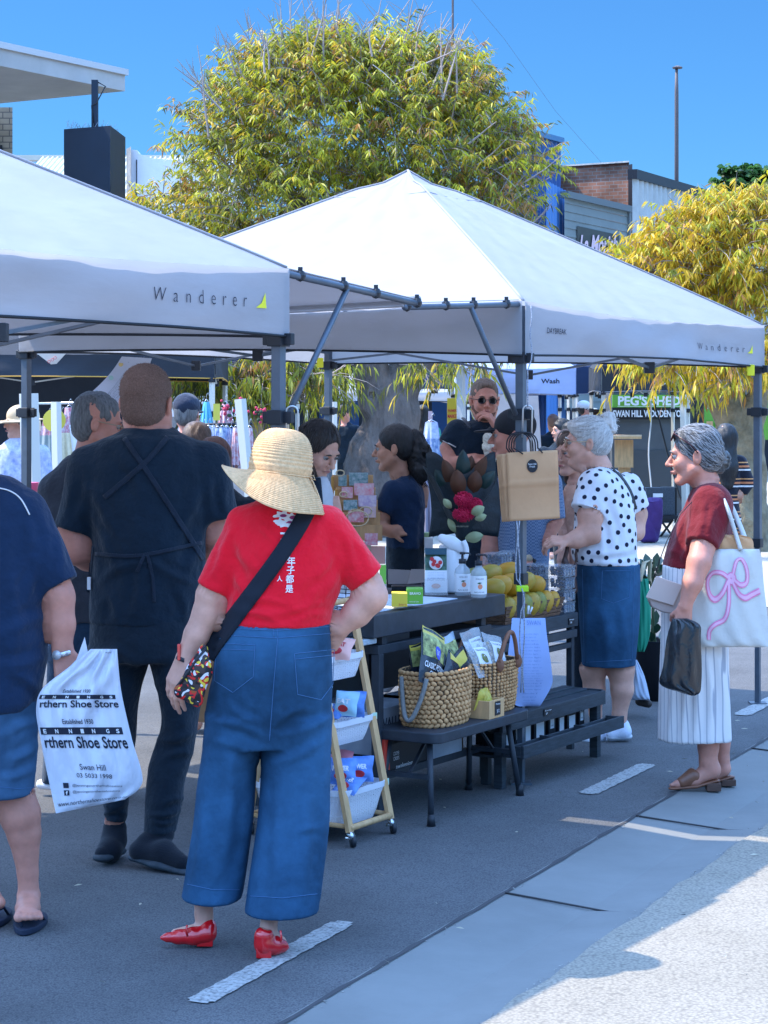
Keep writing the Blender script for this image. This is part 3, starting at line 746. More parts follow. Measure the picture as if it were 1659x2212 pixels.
# little wooden crate between baskets
t = thing('wooden_crate', 'small pale wooden crate with a black price tag between the two baskets', 'crate', L(.49, .18, BZ))
lb('crate_side', [(.43, .56, .235, .24, BZ, BZ+.075)], WOOD, t); lb('crate_side', [(.43, .56, .13, .135, BZ, BZ+.075)], WOOD, t)
lb('crate_end', [(.43, .435, .135, .235, BZ, BZ+.075)], WOOD, t); lb('crate_end', [(.555, .56, .135, .235, BZ, BZ+.075)], WOOD, t); lb('crate_base', [(.435, .555, .135, .235, BZ, BZ+.006)], WOOD, t)
pt_ = lb('price_tag', [(.475, .52, .2415, .2435, BZ+.012, BZ+.068)], BLP, t, 0)
text_obj('lettering', 'Mango', L(.478, .2445, BZ+.052), VN, up, .038, .010, WHT, pt_); text_obj('lettering', '$12', L(.487, .2445, BZ+.02), VN, up, .022, .016, WHT, pt_)
for k in range(3):
    pillow(L(.455+.03*k, .185, BZ+.075), VN, up-VM*.3*(k-1), .07, .085, .02, [GOLD], 'snack_packet', ('yellow snack packet at the left of the small crate', 'yellow snack packet in the middle of the small crate', 'yellow snack packet at the right of the small crate')[k], 'snack packet', 'yellow packets in the small crate', seed=30+k)
# stock under the counter
def carton(label, a0, a1, b0, b1, z0, z1, m, texts=(), name='carton', group=None, extra=None):
    o = lb(name, [(a0, a1, b0, b1, z0, z1)], m, None, .003); tag(o, label, 'box', group)
    for txt, x0, x1, y0, y1, tm, kw in texts:
        text_obj('lettering', txt, L(x0, b1+.0015, y0), VN, up, x1-x0, y1-y0, tm, o, **kw)
    return o
b_ = carton('big brown cardboard box with a round dark emblem under the counter', -.02, .30, -.95, -.60, .32, .62, CARD)
e = MB(); e.add([b_.data.vertices[0].co*0+L(.14+.025*math.cos(k*PI/8), -.5985, .47+.035*math.sin(k*PI/8)) for k in range(16)], [tuple(range(16))]); e.build('emblem', INK, b_)
BX = mat('box_greyblue', (.20, .25, .32), .7, noise=(4, .8), col2=(.40, .44, .5))
carton('printed grey and blue carton on the lower shelf under the bench', .05, .48, -.42, -.08, .24, .42, BX, [('VALLEY', .12, .30, .33, .38, INK, dict(bold=.02))])
x_ = carton('white and blue curved printed box at the right of the lower shelf', .40, .66, -.30, -.015, .18, .42, BX, [('ECUT', .46, .56, .335, .37, INK, dict(bold=.03))])
BAR = mat('barcode_white', (.6, .62, .63), .6)
def barcode(parent, a0, a1, b, z0, z1):
    mb = MB(); mb.add([L(a0, b, z0), L(a1, b, z0), L(a1, b, z1), L(a0, b, z1)], [(0, 1, 2, 3)]); o = mb.build('barcode', BAR, parent)
    mb = MB(); r = random.Random(int(a0*999)); a = a0+.003
    while a < a1-.004:
        w = r.choice((.001, .002, .003)); mb.add([L(a, b+.001, z0+.004), L(a+w, b+.001, z0+.004), L(a+w, b+.001, z1-.004), L(a, b+.001, z1-.004)], [(0, 1, 2, 3)]); a += w+r.choice((.0015, .003))
    mb.build('bars', INK, o)
barcode(x_, .58, .64, -.0125, .345, .385)
y_ = carton('black printed carton lettered in white on the ground under the bench', .06, .40, -.30, -.03, .15, .285, BLP, [('awakening', .14, .27, .172, .198, WHT, {}), ('COOPER', .12, .165, .235, .25, WHT, {}), ('CRISPS', .12, .165, .215, .23, WHT, {})])
barcode(bpy.data.objects['carton.001'], .16, .29, -.078, .31, .345)
carton('brown granola carton on the lower shelf behind the bench legs', .62, .86, -.5, -.12, .15, .24, CARD, [('GRANOLA', .66, .82, .18, .215, INK, dict(bold=.02))])
tag(MB().lathe(L(-.08, -.30, 0), [(.05, 0), (.055, .02), (.06, .22), (.062, .23), (.062, .26), (.05, .265)], 20).build('drum', mat('drum_red', (.25, .01, .02), .35), smooth=True), 'dark red drum with a lid on the ground left of the counter leg', 'drum')
z_ = tag(lb('red_packet', [(.005, .05, -.012, -.004, .19, .33)], mat('print_red2', (.65, .05, .03), .4), None, 0), 'narrow bright red packet standing beside the left counter leg', 'snack packet')
# small floor items behind
# ------------------------------------------------------------------ stepped display rack
t = thing('display_rack', 'black slatted three step display rack right of the tent leg', 'rack', L(1.4, -.1))
lb('mango_shelf', [(1.04, 1.95, -.50, -.10, .585, .65)], SLAT, t, .003); lb('shelf_rail', [(1.04, 1.93, -.12, -.095, .535, .572)], BLK, t)
fr = thing('x', None, None); bpy.data.objects.remove(fr)
lb('upright', [(1.04, 1.07, -.14, -.11, 0, .535)], BLK, t); lb('upright', [(1.90, 1.93, -.14, -.11, 0, .585)], BLK, t); lb('upright', [(1.90, 1.93, -.50, -.47, 0, .585)], BLK, t); lb('upright', [(1.04, 1.07, -.5, -.47, 0, .585)], BLK, t)
lb('shelf_rail', [(1.07, 1.90, -.138, -.112, .485, .51)], BLK, t)
for k in range(3): lb('slat', [(.80, 1.80, -.105+.066*k, -.045+.066*k, .30-.006*k, .318-.006*k)], SLAT, t)
lb('step_front', [(.79, 1.81, .094, .11, .245, .308)], SLAT, t, .002); lb('step_end', [(1.80, 1.815, -.10, .094, .245, .312)], SLAT, t)
lb('step_leg', [(1.76, 1.80, .05, .09, 0, .245)], SLAT, t); lb('step_leg', [(.82, .86, .05, .09, 0, .245)], SLAT, t)
lb('box_shelf', [(.82, 1.80, -.10, .085, .13, .142)], SLAT, t)
lb('trough_front', [(.81, 1.82, .185, .20, .14, .195)], SLAT, t); lb('trough_base', [(.81, 1.82, .11, .185, .14, .15)], SLAT, t); lb('trough_back', [(.81, 1.82, .10, .11, .14, .18)], SLAT, t)
for a in (.81, 1.13, 1.47, 1.805): lb('divider', [(a, a+.012, .11, .185, .15, .192)], SLAT, t)
def ptag(a, b, z, w=.05, lines=('Jar', '$8')):
    o = lb('price_tag', [(a, a+w, b, b+.003, z, z+.03)], BLP, t, 0); text_obj('lettering', lines[0], L(a+.004, b+.004, z+.018), VN, up, w-.01, .008, WHT, o); text_obj('lettering', lines[1], L(a+.015, b+.004, z+.004), VN, up, .016, .010, WHT, o)
ptag(1.17, .112, .27, .075, ('Soap', '$9')); ptag(1.84, -.098, .60, .06, ('Mango', '$4'))
# black boxes with white labels on the lower shelf
r = random.Random(5); a = .86
for k, (w, hh, d) in enumerate(((.06, .085, 0), (.07, .08, 1), (.065, .10, 0), (.075, .10, 1), (.12, .095, 1), (.075, .11, 0), (.07, .09, 1), (.10, .085, 1), (.06, .10, 0))):
    lab = ('leftmost small black box on the low shelf of the rack', 'black box with a tall white label, second from the left on the low shelf', 'narrow black box with a small white sticker, third on the low shelf', 'black box with white sticker just left of the widest white label', 'black box with the widest white label on the low shelf', 'tall black box with a long white sticker right of the widest label', 'brownish black box leaning beside the slanted label', 'black box with a slanted white label near the right end', 'rightmost black box with a tall white sticker on the low shelf')[k]
    o = tag(lb('product_box', [(a, a+w*.93, -.06, .04, .142, .142+hh)], BLP, None, .001), lab, 'box', 'black boxes on the low shelf')
    x0 = a+w*(.15 if d else .2); x1 = a+w*(.78 if d else .7)
    q = MB(); y0, y1 = (.15+.0, .142+hh*.85) if d else (.142+hh*.35, .142+hh*.9)
    q.add([L(x0, .0415, y0), L(x1, .0415, y0), L(x1, .0415, y1), L(x0, .0415, y1)], [(0, 1, 2, 3)]); lo = q.build('paper_label', WHT, o)
    if not d: text_obj('lettering', 'HONEY', L(x0+.004, .0425, y0+.01), VN, up, (x1-x0)*.7, .006, INK, lo); barcode(lo, x0+.003, x1-.003, .0425, y1-.02, y1-.005)
    a += w+.022
carton('small cardboard box with dark printing on the middle step of the rack', 1.10, 1.30, -.08, .05, .318, .40, mat('carton_printed', (.27, .18, .12), .8, noise=(28, .7), col2=(.10, .08, .07)))
# dark panel with leaning boards under the mango shelf
tag(lb('menu_board', [(1.14, 1.86, -.30, -.285, .30, .53)], BLP, None, 0), 'dark printed board standing under the mango shelf', 'board')
for k, a in enumerate((1.60, 1.66)):
    q = MB(); q.bar(L(a, -.27, .32), L(a-.03, -.26, .50), .02, .012); tag(q.build('bamboo_stick', WOOD), ('left', 'right')[k]+' one of two bamboo sticks leaning below the mangoes', 'stick', 'bamboo sticks')
# mango tray
t = thing('wooden_tray', 'brown slatted wooden tray heaped with mangoes beside the tent leg', 'tray', L(1.5, -.3, .65))
TRW = mat('brown_wicker', (.16, .085, .05), .7, noise=(30, .4), bump=(90, .6, .005), stretch=(1, 1, 5))
TZ = .652
def wall(p0, p1, p0t, p1t, n=5):
    for k in range(n):
        f0 = k/n; f1 = (k+.8)/n; mb = MB()
        a = [p0.lerp(p0t, f0), p1.lerp(p1t, f0), p1.lerp(p1t, f1), p0.lerp(p0t, f1)]
        nn = (a[1]-a[0]).cross(a[3]-a[0]).normalized()*.006; mb.prism(a, nn); yield mb
A0, A1, B0, B1 = 1.25, 1.80, -.48, -.13; TH = .085; ex = .02
q = MB()
for (pa_, pb2, qa, qb) in ((( A0, B1), (A1, B1), (A0-ex, B1+ex), (A1+ex, B1+ex)), ((A1, B1), (A1, B0), (A1+ex, B1+ex), (A1+ex, B0-ex)), ((A1, B0), (A0, B0), (A1+ex, B0-ex), (A0-ex, B0-ex)), ((A0, B0), (A0, B1), (A0-ex, B0-ex), (A0-ex, B1+ex))):
    w_ = MB()
    for mbk in wall(L(*pa_, TZ), L(*pb2, TZ), L(*qa, TZ+TH), L(*qb, TZ+TH)): w_.add(mbk.v, mbk.f)
    w_.build('tray_side', TRW, t)
lb('tray_base', [(A0, A1, B0, B1, TZ, TZ+.008)], TRW, t, 0)
MG = []
for k, (c1_, c2_) in enumerate((((.55, .23, .012), (.46, .28, .02)), ((.27, .25, .03), (.46, .25, .015)), ((.10, .17, .04), (.30, .24, .025)))):
    m = mat('mango_%d' % k, c1_, .42, .45, noise=(9, .1), col2=c2_, bump=(300, .15, .001), sss=.05); MG.append(m)
meshes = []
for k in range(3):
    mb = MB(); mb.sph((0, 0, 0), (.062, .043, .045), 20); o = mb.build('mango', MG[k], None, True)
    for v in o.data.vertices: v.co.z += .10*v.co.x*abs(v.co.x)/.06-.25*max(0, v.co.x)*.1; v.co.y *= 1-.12*v.co.x/.06
    meshes.append(o)
r = random.Random(8); lay = []
stick = mat('sticker_red', (.6, .05, .1), .4)
for i in range(7): lay.append((A0+.05+.075*i, B1-.015, TZ+.062, 90, 55))       # front row standing in the tray
for i in range(6): lay.append((A0+.03+.085*i, B1-.10, TZ+.105, 80, 30))
for i in range(6): lay.append((A0+.03+.085*i, B1-.21, TZ+.13, 70, 10))
for a, b, z in ((1.24, -.19, .155), (1.33, -.20, .165), (1.45, -.20, .16), (1.55, -.19, .165), (1.66, -.2, .14), (1.28, -.30, .20), (1.43, -.30, .205), (1.59, -.29, .20)): lay.append((a, b, TZ+z, r.uniform(0, 90), 15))
nm = {}
for i, (a, b, z, rz, ti) in enumerate(lay):
    k = (2 if i in (4, 17, 24) else 1 if i % 3 == 1 else 0) if i > 3 else (1, 0, 2, 1)[i]
    o = meshes[k] if k not in nm else meshes[k].copy()
    if k in nm: COL.objects.link(o)
    nm[k] = 1; o.location = L(a, b, z); o.rotation_euler = Euler((r.uniform(-.3, .3), -math.radians(ti+r.uniform(-8, 8)), math.radians(58.7-90+rz*.5+r.uniform(-15, 15))))
    s = r.uniform(.86, 1.08) if i < 19 else r.uniform(1.05, 1.25); o.scale = (s, s, s)
    row = 'front row' if i < 7 else 'second row' if i < 13 else 'back row' if i < 19 else 'top of the heap'
    n_ = i if i < 7 else i-7 if i < 13 else i-13 if i < 19 else i-19
    pos = ('first', 'second', 'third', 'fourth', 'fifth', 'sixth', 'seventh', 'eighth')[n_]
    tag(o, '%s %s mango from the left in the %s of the tray' % (pos, ('orange yellow', 'yellow green', 'greenish')[k], row), 'mango', 'mangoes heaped in the tray')
# punnets of blueberries
PUN = mat('punnet_clear', (.6, .68, .76), .1, .7, alpha=.20); BERRY = mat('blueberry', (.015, .02, .06), .5, noise=(60, .5), col2=(.07, .09, .18))
def punnet():
    t = thing('berry_punnet', '-', 'punnet', (0, 0, 0), 'clear punnets of blueberries')
    mb = MB(); mb.box(-.055, .055, -.05, .05, 0, .045); mb.build('punnet_tray', PUN, t)
    mb = MB(); mb.box(-.058, .058, -.053, .053, .0455, .051); mb.box(-.045, .045, -.04, .04, .0512, .056); mb.build('punnet_lid', PUN, t)
    mb = MB(); r = random.Random(2)
    for i in range(60): mb.sph((r.uniform(-.047, .047), r.uniform(-.042, .042), .008+.034*r.random()), .0075, 6)
    mb.build('blueberries', BERRY, t, True)
    mb = MB()
    for s in (-1, 1):
        for k in range(4): mb.box(-.045+.026*k, -.037+.026*k, s*.051-.001, s*.051+.001, .005, .04)
    mb.build('ridge', PUN, t); return t
pn = punnet(); first = True; cnt = 0
for (a, b, n_, wd) in ((1.90, -.17, 4, 'front right'), (1.89, -.30, 4, 'middle right'), (1.75, -.43, 5, 'back left'), (1.88, -.43, 5, 'back right')):
    for k in range(n_):
        o = pn if first else copy_tree(pn)
        first = False; o.location = L(a, b, .652+.057*k); o.rotation_euler.z = math.radians(58.7+random.uniform(-5, 5))
        o['label'] = 'clear blueberry punnet, %s from the bottom of the %s stack beside the mangoes' % (('first', 'second', 'third', 'fourth', 'fifth')[k], wd)
# ------------------------------------------------------------------ things hanging on the tent leg
la = C2[0]+( (C2[0]+C2[2])/2-C2[0]).normalized()*.03; LX, LY = la.x, la.y
def leg_pt(u, v, dy=0.): return P(u, v, LY-.06+dy)
BAGB = mat('cord_black', (.01, .01, .014), .5)
for k in range(4):
    off = (-14+4.6*k, 2*(3-k), .016*(3-k))
    t = thing('paper_bag', ('rearmost brown paper bag of the bundle on the tent leg', 'second brown paper bag from the back of the bundle', 'third brown paper bag of the bundle, behind the front one', 'front brown paper bag with a round black sticker on the tent leg')[k], 'paper bag', leg_pt(1130, 1000), 'brown paper bags hung on the tent leg')
    poly = [(1080, 978), (1191, 972), (1196, 1120), (1086, 1126)] if k == 3 else [(1076, 980), (1182, 975), (1187, 1118), (1088, 1125)]
    q = MB(); cs = [leg_pt(u+off[0]+(14 if k == 3 else 10)-.0, v+off[1]*.4, off[2]) for u, v in poly]; 
    def bf(x, y, cs=cs): 
        p = cs[3].lerp(cs[2], x).lerp(cs[0].lerp(cs[1], x), y); return p+Vector((0, -1, 0))*(.004*math.sin(x*5)+(.006 if abs(y-.55) < .02 else 0)-.006*math.sin(y*7))
    q.grid(bf, 16, 24); bo = q.build('bag_body', KRAFT, t, True, solid=.005)
    q = MB(); hp = [bf(.32, .97)+Vector((0, -.012, 0))]
    for j in range(15):
        a = j/14; th = PI*(1-a); hp.append(leg_pt(1133+off[0]*.5+26*math.cos(th)+3*k-6, 968-34*math.sin(th)**.7, off[2]-.012))
    hp.append(bf(.70, .97)+Vector((0, -.012, 0))); q.tube(hp, .0032, 8); q.build('cord_handle', BAGB, t, True)
    if k == 3:
        q = MB(); cc = bf(.49, .79)+Vector((0, -.008, 0)); s = .0285
        q.add([cc+Vector((s*.82*math.cos(j*PI/12), 0, s*math.sin(j*PI/12))) for j in range(24)], [tuple(range(24))]); st = q.build('sticker', BLP, t)
        text_obj('lettering', 'Swan Hill', cc+Vector((-.017, -.001, .004)), (1, 0, 0), up, .034, .008, WHT, st); text_obj('lettering', 'Fresh', cc+Vector((-.011, -.001, -.007)), (1, 0, 0), up, .022, .008, WHT, st)
ROPE = mat('rope_white', (.55, .57, .6), .8, noise=(160, .8), col2=(.1, .12, .2))
q = MB()
for du in (0, 9):
    q.tube([leg_pt(1116+du*.6+2*math.sin(k*.7+du), 1125+k*14, -.02) for k in range(10)]+[leg_pt(1124, 1262, -.02), leg_pt(1130, 1280, -.035), leg_pt(1133, 1300, -.035)]+[leg_pt(1131-du*.7+2*math.sin(k*.6+du), 1320+k*16, -.035) for k in range(12)], .0032, 6)
q.tube([P(1147+2*math.sin(k), 660+k*13, 8.93) for k in range(10)]+[P(1140, 800+k*20, 8.93) for k in range(5)], .003, 6)
tag(q.build('cord', ROPE, None, True), 'white flecked rope hanging in loops down the tent leg', 'rope')
LIME = mat('lime_plastic', (.45, .75, .02), .45)
q = MB(); c = leg_pt(1128, 1271); q.box(c.x-.026, c.x+.026, c.y-.03, c.y+.02, c.z-.012, c.z+.012); tag(q.build('lime_clip', LIME, bev=.003), 'bright lime clip on the front tent leg beside the mangoes', 'clip')
for (u, v, Yq, nm_) in ((692, 784, 12.75, 'yellow tab at the top of the far tent leg'), (1618, 800, 11.3, 'yellow green tab at the top of the right tent leg')):
    c = P(u, v, Yq); q = MB(); q.box(c.x-.02, c.x+.02, c.y-.06, c.y-.04, c.z-.03, c.z+.03); tag(q.build('pull_tab', YEL, bev=.003), nm_, 'pull tab')
# price sheet hanging from a clip
SHEET = mat('blue_white_sheet', (.36, .48, .80), .6, noise=(2, .08)); TXG = mat('faint_text', (.22, .32, .62), .7)
rows = [(1335, 1106, 1178), (1370, 1103, 1181), (1410, 1098, 1187), (1450, 1098, 1192), (1480, 1100, 1192), (1520, 1110, 1170), (1526, 1130, 1164)]
RR = catmull(rows, 6)
def shf(x, y, off=0.):
    i = y*(len(RR)-1); k = min(int(i), len(RR)-2); f = i-k; r0 = RR[k]*(1-f)+RR[k+1]*f
    return leg_pt(r0[1]+(r0[2]-r0[1])*x, r0[0], .03-.05*math.sin(y*3.0)+.02*math.sin(x*3)-off)
q = MB(); q.grid(lambda x, y: shf(x, y), 14, 30); so_ = tag(q.build('price_sheet', SHEET, None, True), 'curling pale blue price sheet hanging from the tent leg below the mangoes', 'paper sheet')
q = MB(); r = random.Random(4)
text_on(q, 'SWAN', lambda x, y: shf(x, y, .003), .45, .85, .085, .035)
for k in range(24):
    y = .16+.030*k; text_on(q, 'abcde fghi jklm'[:r.randint(6, 14)], lambda x, y_: shf(x, y_, .003), .28+.1*r.random(), .70+.1*r.random(), y+.012, y)
merge_into(so_, q, TXG)
q = MB(); c = leg_pt(1140, 1326, .0); q.tube([c, c+Vector((.004, -.004, .035))], .005, 8); q.tube([c+Vector((.008, 0, 0)), c+Vector((.02, -.004, .03))], .004, 8); tag(q.build('peg', PLW, None, True), 'white peg holding the blue price sheet', 'peg')
# ------------------------------------------------------------------ goods on the counter
ZT = .820
BT = mat('bottle_clear', (.55, .62, .68), .08, .6, alpha=.45); LQ = mat('soap_liquid', (.10, .13, .15), .1, alpha=.75)
def bottle(u, v, label):
    Yb = 8.95; c = P(u, 870+(CAM-ZT)*F/Yb, Yb); c = P(u, v, F*(CAM-ZT)/(v-HZ)); c.z = ZT
    t = thing('soap_bottle', label, 'pump bottle', c, 'clear soap pump bottles'); h = .155; r_ = .034
    MB().lathe(c, [(r_*.9, .002), (r_, .01), (r_, h*.66), (r_*.93, h*.74), (r_*.6, h*.82), (.014, h*.86), (.014, h*.90)], 24).build('bottle_body', BT, t, True)
    MB().lathe(c, [(.016, h*.90), (.016, h*1.02), (.006, h*1.03), (.005, h*1.15), (.012, h*1.15), (.012, h*1.21), (.003, h*1.22)], 14).build('pump', PLAST, t, True)
    q = MB(); q.tube([c+Vector((0, 0, h*1.19)), c+Vector((.028, -.02, h*1.19)), c+Vector((.033, -.024, h*1.14))], .004, 6); q.build('spout', PLAST, t, True)
    q = MB(); q.grid(lambda x, y: c+Vector((math.sin((x-.5)*3.8)*(r_+.0008), -math.cos((x-.5)*3.8)*(r_+.0008), h*(.12+.50*y))), 20, 2); lbq = q.build('paper_label', WHT, t, True)
    lf = lambda x, y: c+Vector((math.sin((x-.5)*3.8)*(r_+.002), -math.cos((x-.5)*3.8)*(r_+.002), h*(.12+.50*y)))
    q = MB(); text_on(q, 'KOALA ECO', lf, .40, .66, .80, .88); text_on(q, 'FRUIT & VEG WASH', lf, .35, .68, .08, .15); q.build('lettering', INK, lbq)
    q = MB(); q.grid(lambda x, y: lf(.54+.075*y*math.cos(2*PI*x), .42+.14*y*math.sin(2*PI*x)), 16, 2, wrap=True); q.build('fruit_print', mat('print_orange', (.75, .28, .16), .5), lbq)
    q = MB(); q.add([lf(.44, .6)+Vector((0, -.001, 0)), lf(.52, .56)+Vector((0, -.001, 0)), lf(.60, .64)+Vector((0, -.001, 0)), lf(.50, .66)+Vector((0, -.001, 0))], [(0, 1, 2, 3)]); q.build('leaf_print', GRNP, lbq)
bottle(999, 1287, 'left one of two clear soap pump bottles on the counter'); bottle(1034, 1292, 'right one of two clear soap pump bottles, at the counter corner')
# brochure stand
Yc = 9.02; t = thing('brochure_stand', 'clear acrylic stand with a farm shop brochure on the counter', 'brochure stand', P(940, 1284, Yc))
def card(name, u0, u1, v0, v1, dy, m, parent): q = MB(); q.prism([P(u0, v1, Yc+dy), P(u1, v1, Yc+dy), P(u1, v0, Yc+dy+.02), P(u0, v0, Yc+dy+.02)], (0, .002, 0)); return q.build(name, m, parent)
hb_ = card('header_card', 918, 965, 1184, 1198, 0, mat('header_teal', (.02, .07, .10), .5), t); text_obj('lettering', 'Swan Hill Fresh', P(920, 1194, Yc-.002+.02), (1, 0, 0), up, .086, .015, WHT, hb_, bold=.01)
ph = card('photo_card', 918, 965, 1198, 1232, .0, mat('photo_green', (.05, .12, .08), .5, noise=(60, .7)), t)
q = MB(); c = P(942, 1216, Yc-.004); q.add([c+Vector((.03*math.cos(k*PI/10), 0, .029*math.sin(k*PI/10))) for k in range(20)], [tuple(range(20))]); q.build('bowl_print', PLW, ph)
for k in range(6): q = MB(); c = P(942+9*math.cos(k), 1215+8*math.sin(k*1.7), Yc-.007-.0006*k); q.add([c+Vector((.009*math.cos(j*PI/6), 0, .009*math.sin(j*PI/6))) for j in range(12)], [tuple(range(12))]); q.build('tomato_print', R_, ph)
wc = card('leaflet', 918, 966, 1232, 1280, -.02, WHT, t)
text_obj('lettering', 'SHOP LOCAL', P(922, 1255, Yc-.03), (1, 0, 0), up, .08, .014, mat('grey_print', (.3, .33, .38), .6), wc); 
for k in range(5): text_obj('lettering', 'fresh from our farm to you', P(924, 1238+3.2*k, Yc-.03), (1, 0, 0), up, .072, .004, mat('blue_print', (.3, .35, .6), .6), wc)
q = MB(); c = P(942, 1266, Yc-.032); q.add([c+Vector((.02*math.cos(k*PI/8), 0, .011*math.sin(k*PI/8))) for k in range(16)], [tuple(range(16))]); q.build('logo_print', mat('print_orange2', (.6, .3, .2), .6), wc)
q = MB(); a = P(917, 1284, Yc-.045); b = P(967, 1240, Yc+.03); q.box(a.x, b.x, a.y, b.y, ZT, ZT+.07); q.build('acrylic_pocket', CLR, t)
# white jug behind
t = thing('white_canister', 'tall white canister with a curved scoop lid behind the brochure stand', 'canister', P(975, 1280, 9.15))
c = P(975, 1284, 9.15); c.z = ZT
MB().lathe(c, [(.052, 0), (.054, .01), (.054, .20), (.05, .205)], 28).build('canister_body', PLW, t, True)
bl = Blob(9.1); bl.chain([(955, 1163, 0, 10), (975, 1172, 0, 14), (998, 1184, 0, 12)], 6, sq=((0, 1, 0), .5)); bl.build('scoop_lid', PLW, t, h=.004)
q = MB(); q.tube([P(1001+7*math.sin(k/8*PI*.9), 1168+5.2*k, 9.08) for k in range(9)], .007, 8, flat=1.6); q.build('handle', PLW, t, True)
# green and yellow snack boxes
def ubox(name, label, u0, u1, v0, v1, Yq, dep, m, parent=None, cat='box', rot=0., group=None):
    a = P(u0, v1, Yq); b = P(u1, v0, Yq); cx = (a.x+b.x)/2; w = (b.x-a.x)/2
    M = Matrix.Translation((cx, Yq+dep/2, 0)) @ Matrix.Rotation(math.radians(rot), 4, 'Z')
    q = MB(); q.box(-w, w, -dep/2, dep/2, a.z, b.z, M=M); o = q.build(name, m, parent, bev=.002)
    if label: tag(o, label, cat, group)
    return o
GB = mat('box_green', (.16, .45, .06), .5); YB = mat('box_yellow', (.75, .60, .06), .5)
g1 = ubox('snack_box', 'green snack carton at the left end of the counter', 878, 914, 1272, 1305, 8.45, .09, GB); text_obj('lettering', 'BRAVO', P(885, 1285, 8.44), (1, 0, 0), up, .045, .011, WHT, g1, bold=.02); text_obj('lettering', 'natural bar', P(884, 1301, 8.44), (1, 0, 0), up, .04, .006, WHT, g1)
g2 = ubox('snack_box', 'yellow snack box in front of the green carton on the counter', 846, 880, 1282, 1311, 8.38, .10, YB); text_obj('lettering', 'bars', P(862, 1308, 8.37), (1, 0, 0), up, .03, .009, R_, g2)
ubox('snack_box', 'small upright green box behind the wire basket on the counter', 820, 834, 1222, 1262, 8.7, .06, GB)
# wire basket
WIRE = mat('wire_black', (.01, .012, .016), .4, metal=.3)
t = thing('wire_basket', 'black wire basket on the counter, mostly behind the elbow of the woman in red', 'wire basket', L(-.02, -.3, ZT))
q = MB()
for k in range(4):
    z = ZT+.004+.035*k; e = .006*k; a0, a1, b0, b1 = -.04-e, .09+e, -.38-e, -.10+e
    q.tube([L(a0, b0, z), L(a1, b0, z), L(a1, b1, z), L(a0, b1, z), L(a0, b0, z)], .0018, 5)
for i in range(7):
    b = -.38+.28*i/6; q.tube([L(-.058, b, ZT+.11), L(-.04, b, ZT+.004), L(.09, b, ZT+.004), L(.108, b, ZT+.11)], .0015, 5)
for i in range(4):
    a = -.04+.13*i/3; q.tube([L(a, -.398, ZT+.11), L(a, -.38, ZT+.004), L(a, -.10, ZT+.004), L(a, -.082, ZT+.11)], .0015, 5)
q.build('wire_frame', WIRE, t, True)
# payment terminal: dark tilted screens
TERM = mat('terminal_dark', (.03, .035, .045), .35, .5)
t = thing('till_screen', 'dark tilted till screens standing back to back on the counter', 'till', P(880, 1262, 9.2))
q = MB(); q.prism([P(838, 1262, 9.1), P(912, 1262, 9.1), P(886, 1232, 9.25), P(838, 1230, 9.25)], (0, .02, .0)); q.build('screen', TERM, t, bev=.003)
q = MB(); q.prism([P(880, 1262, 9.0), P(918, 1258, 9.0), P(917, 1230, 9.2), P(888, 1230, 9.2)], (0, .02, .0)); q.build('screen', TERM, t, bev=.003)
q = MB(); c = P(880, 1268, 9.2); q.box(c.x-.07, c.x+.07, c.y-.02, c.y+.08, ZT, ZT+.02); q.build('stand', TERM, t, bev=.003)
# ------------------------------------------------------------------ trolley
t = thing('trolley', 'wooden framed trolley with three white mesh baskets on casters', 'trolley', L(-.35, -.08))
ends = []
for sb, b0, b1 in ((1, .15, -.03), (-1, -.31, -.13)):
    for a in (-.49, -.20):
        q = MB(); q.bar(L(a, b0, .055), L(a, b1, .90), .018, .034, up=VN); lg = q.build('leg', WOOD, t, bev=.002)
        cs_ = L(a, b0, 0)
        q = MB(); q.bar(cs_+Vector((0, 0, .055)), cs_+Vector((0.012, -.005, .03)), .026, .018); q.cyl(cs_+Vector((-.016, -.004, .034)), cs_+Vector((.016, -.012, .034)), .006); cst = q.build('caster', CHROME, lg, True)
        q = MB(); q.cyl(cs_+Vector((.004, -.008, .022)), cs_+Vector((.018, -.003, .022)), .021, 16); q.build('wheel', PLAST, cst, True)
    q = MB(); q.tube([L(-.49, b0, .07), L(-.20, b0, .07)], .012, 10); q.build('dowel', WOOD, t, True)
    q = MB(); q.tube([L(-.49, b1, .885), L(-.20, b1, .885)], .012, 10); q.build('dowel', WOOD, t, True)
for a in (-.49, -.20): q = MB(); q.tube([L(a, .14, .075), L(a, -.30, .075)], .009, 10); q.build('dowel', WOOD, t, True)
MESHW = mat('mesh_white', (.72, .74, .8), .45, .5)
N, K, B = nodes(MESHW); tc = N.new('ShaderNodeTexCoord'); vo = N.new('ShaderNodeTexVoronoi'); vo.inputs['Scale'].default_value = 150; vo.inputs['Randomness'].default_value = .15
K.new(tc.outputs['Object'], vo.inputs['Vector']); gt = N.new('ShaderNodeMath'); gt.operation = 'GREATER_THAN'; gt.inputs[1].default_value = .30; K.new(vo.outputs['Distance'], gt.inputs[0]); K.new(gt.outputs[0], B.inputs['Alpha'])
PLW2 = mat('white_rim', (.72, .74, .8), .4)
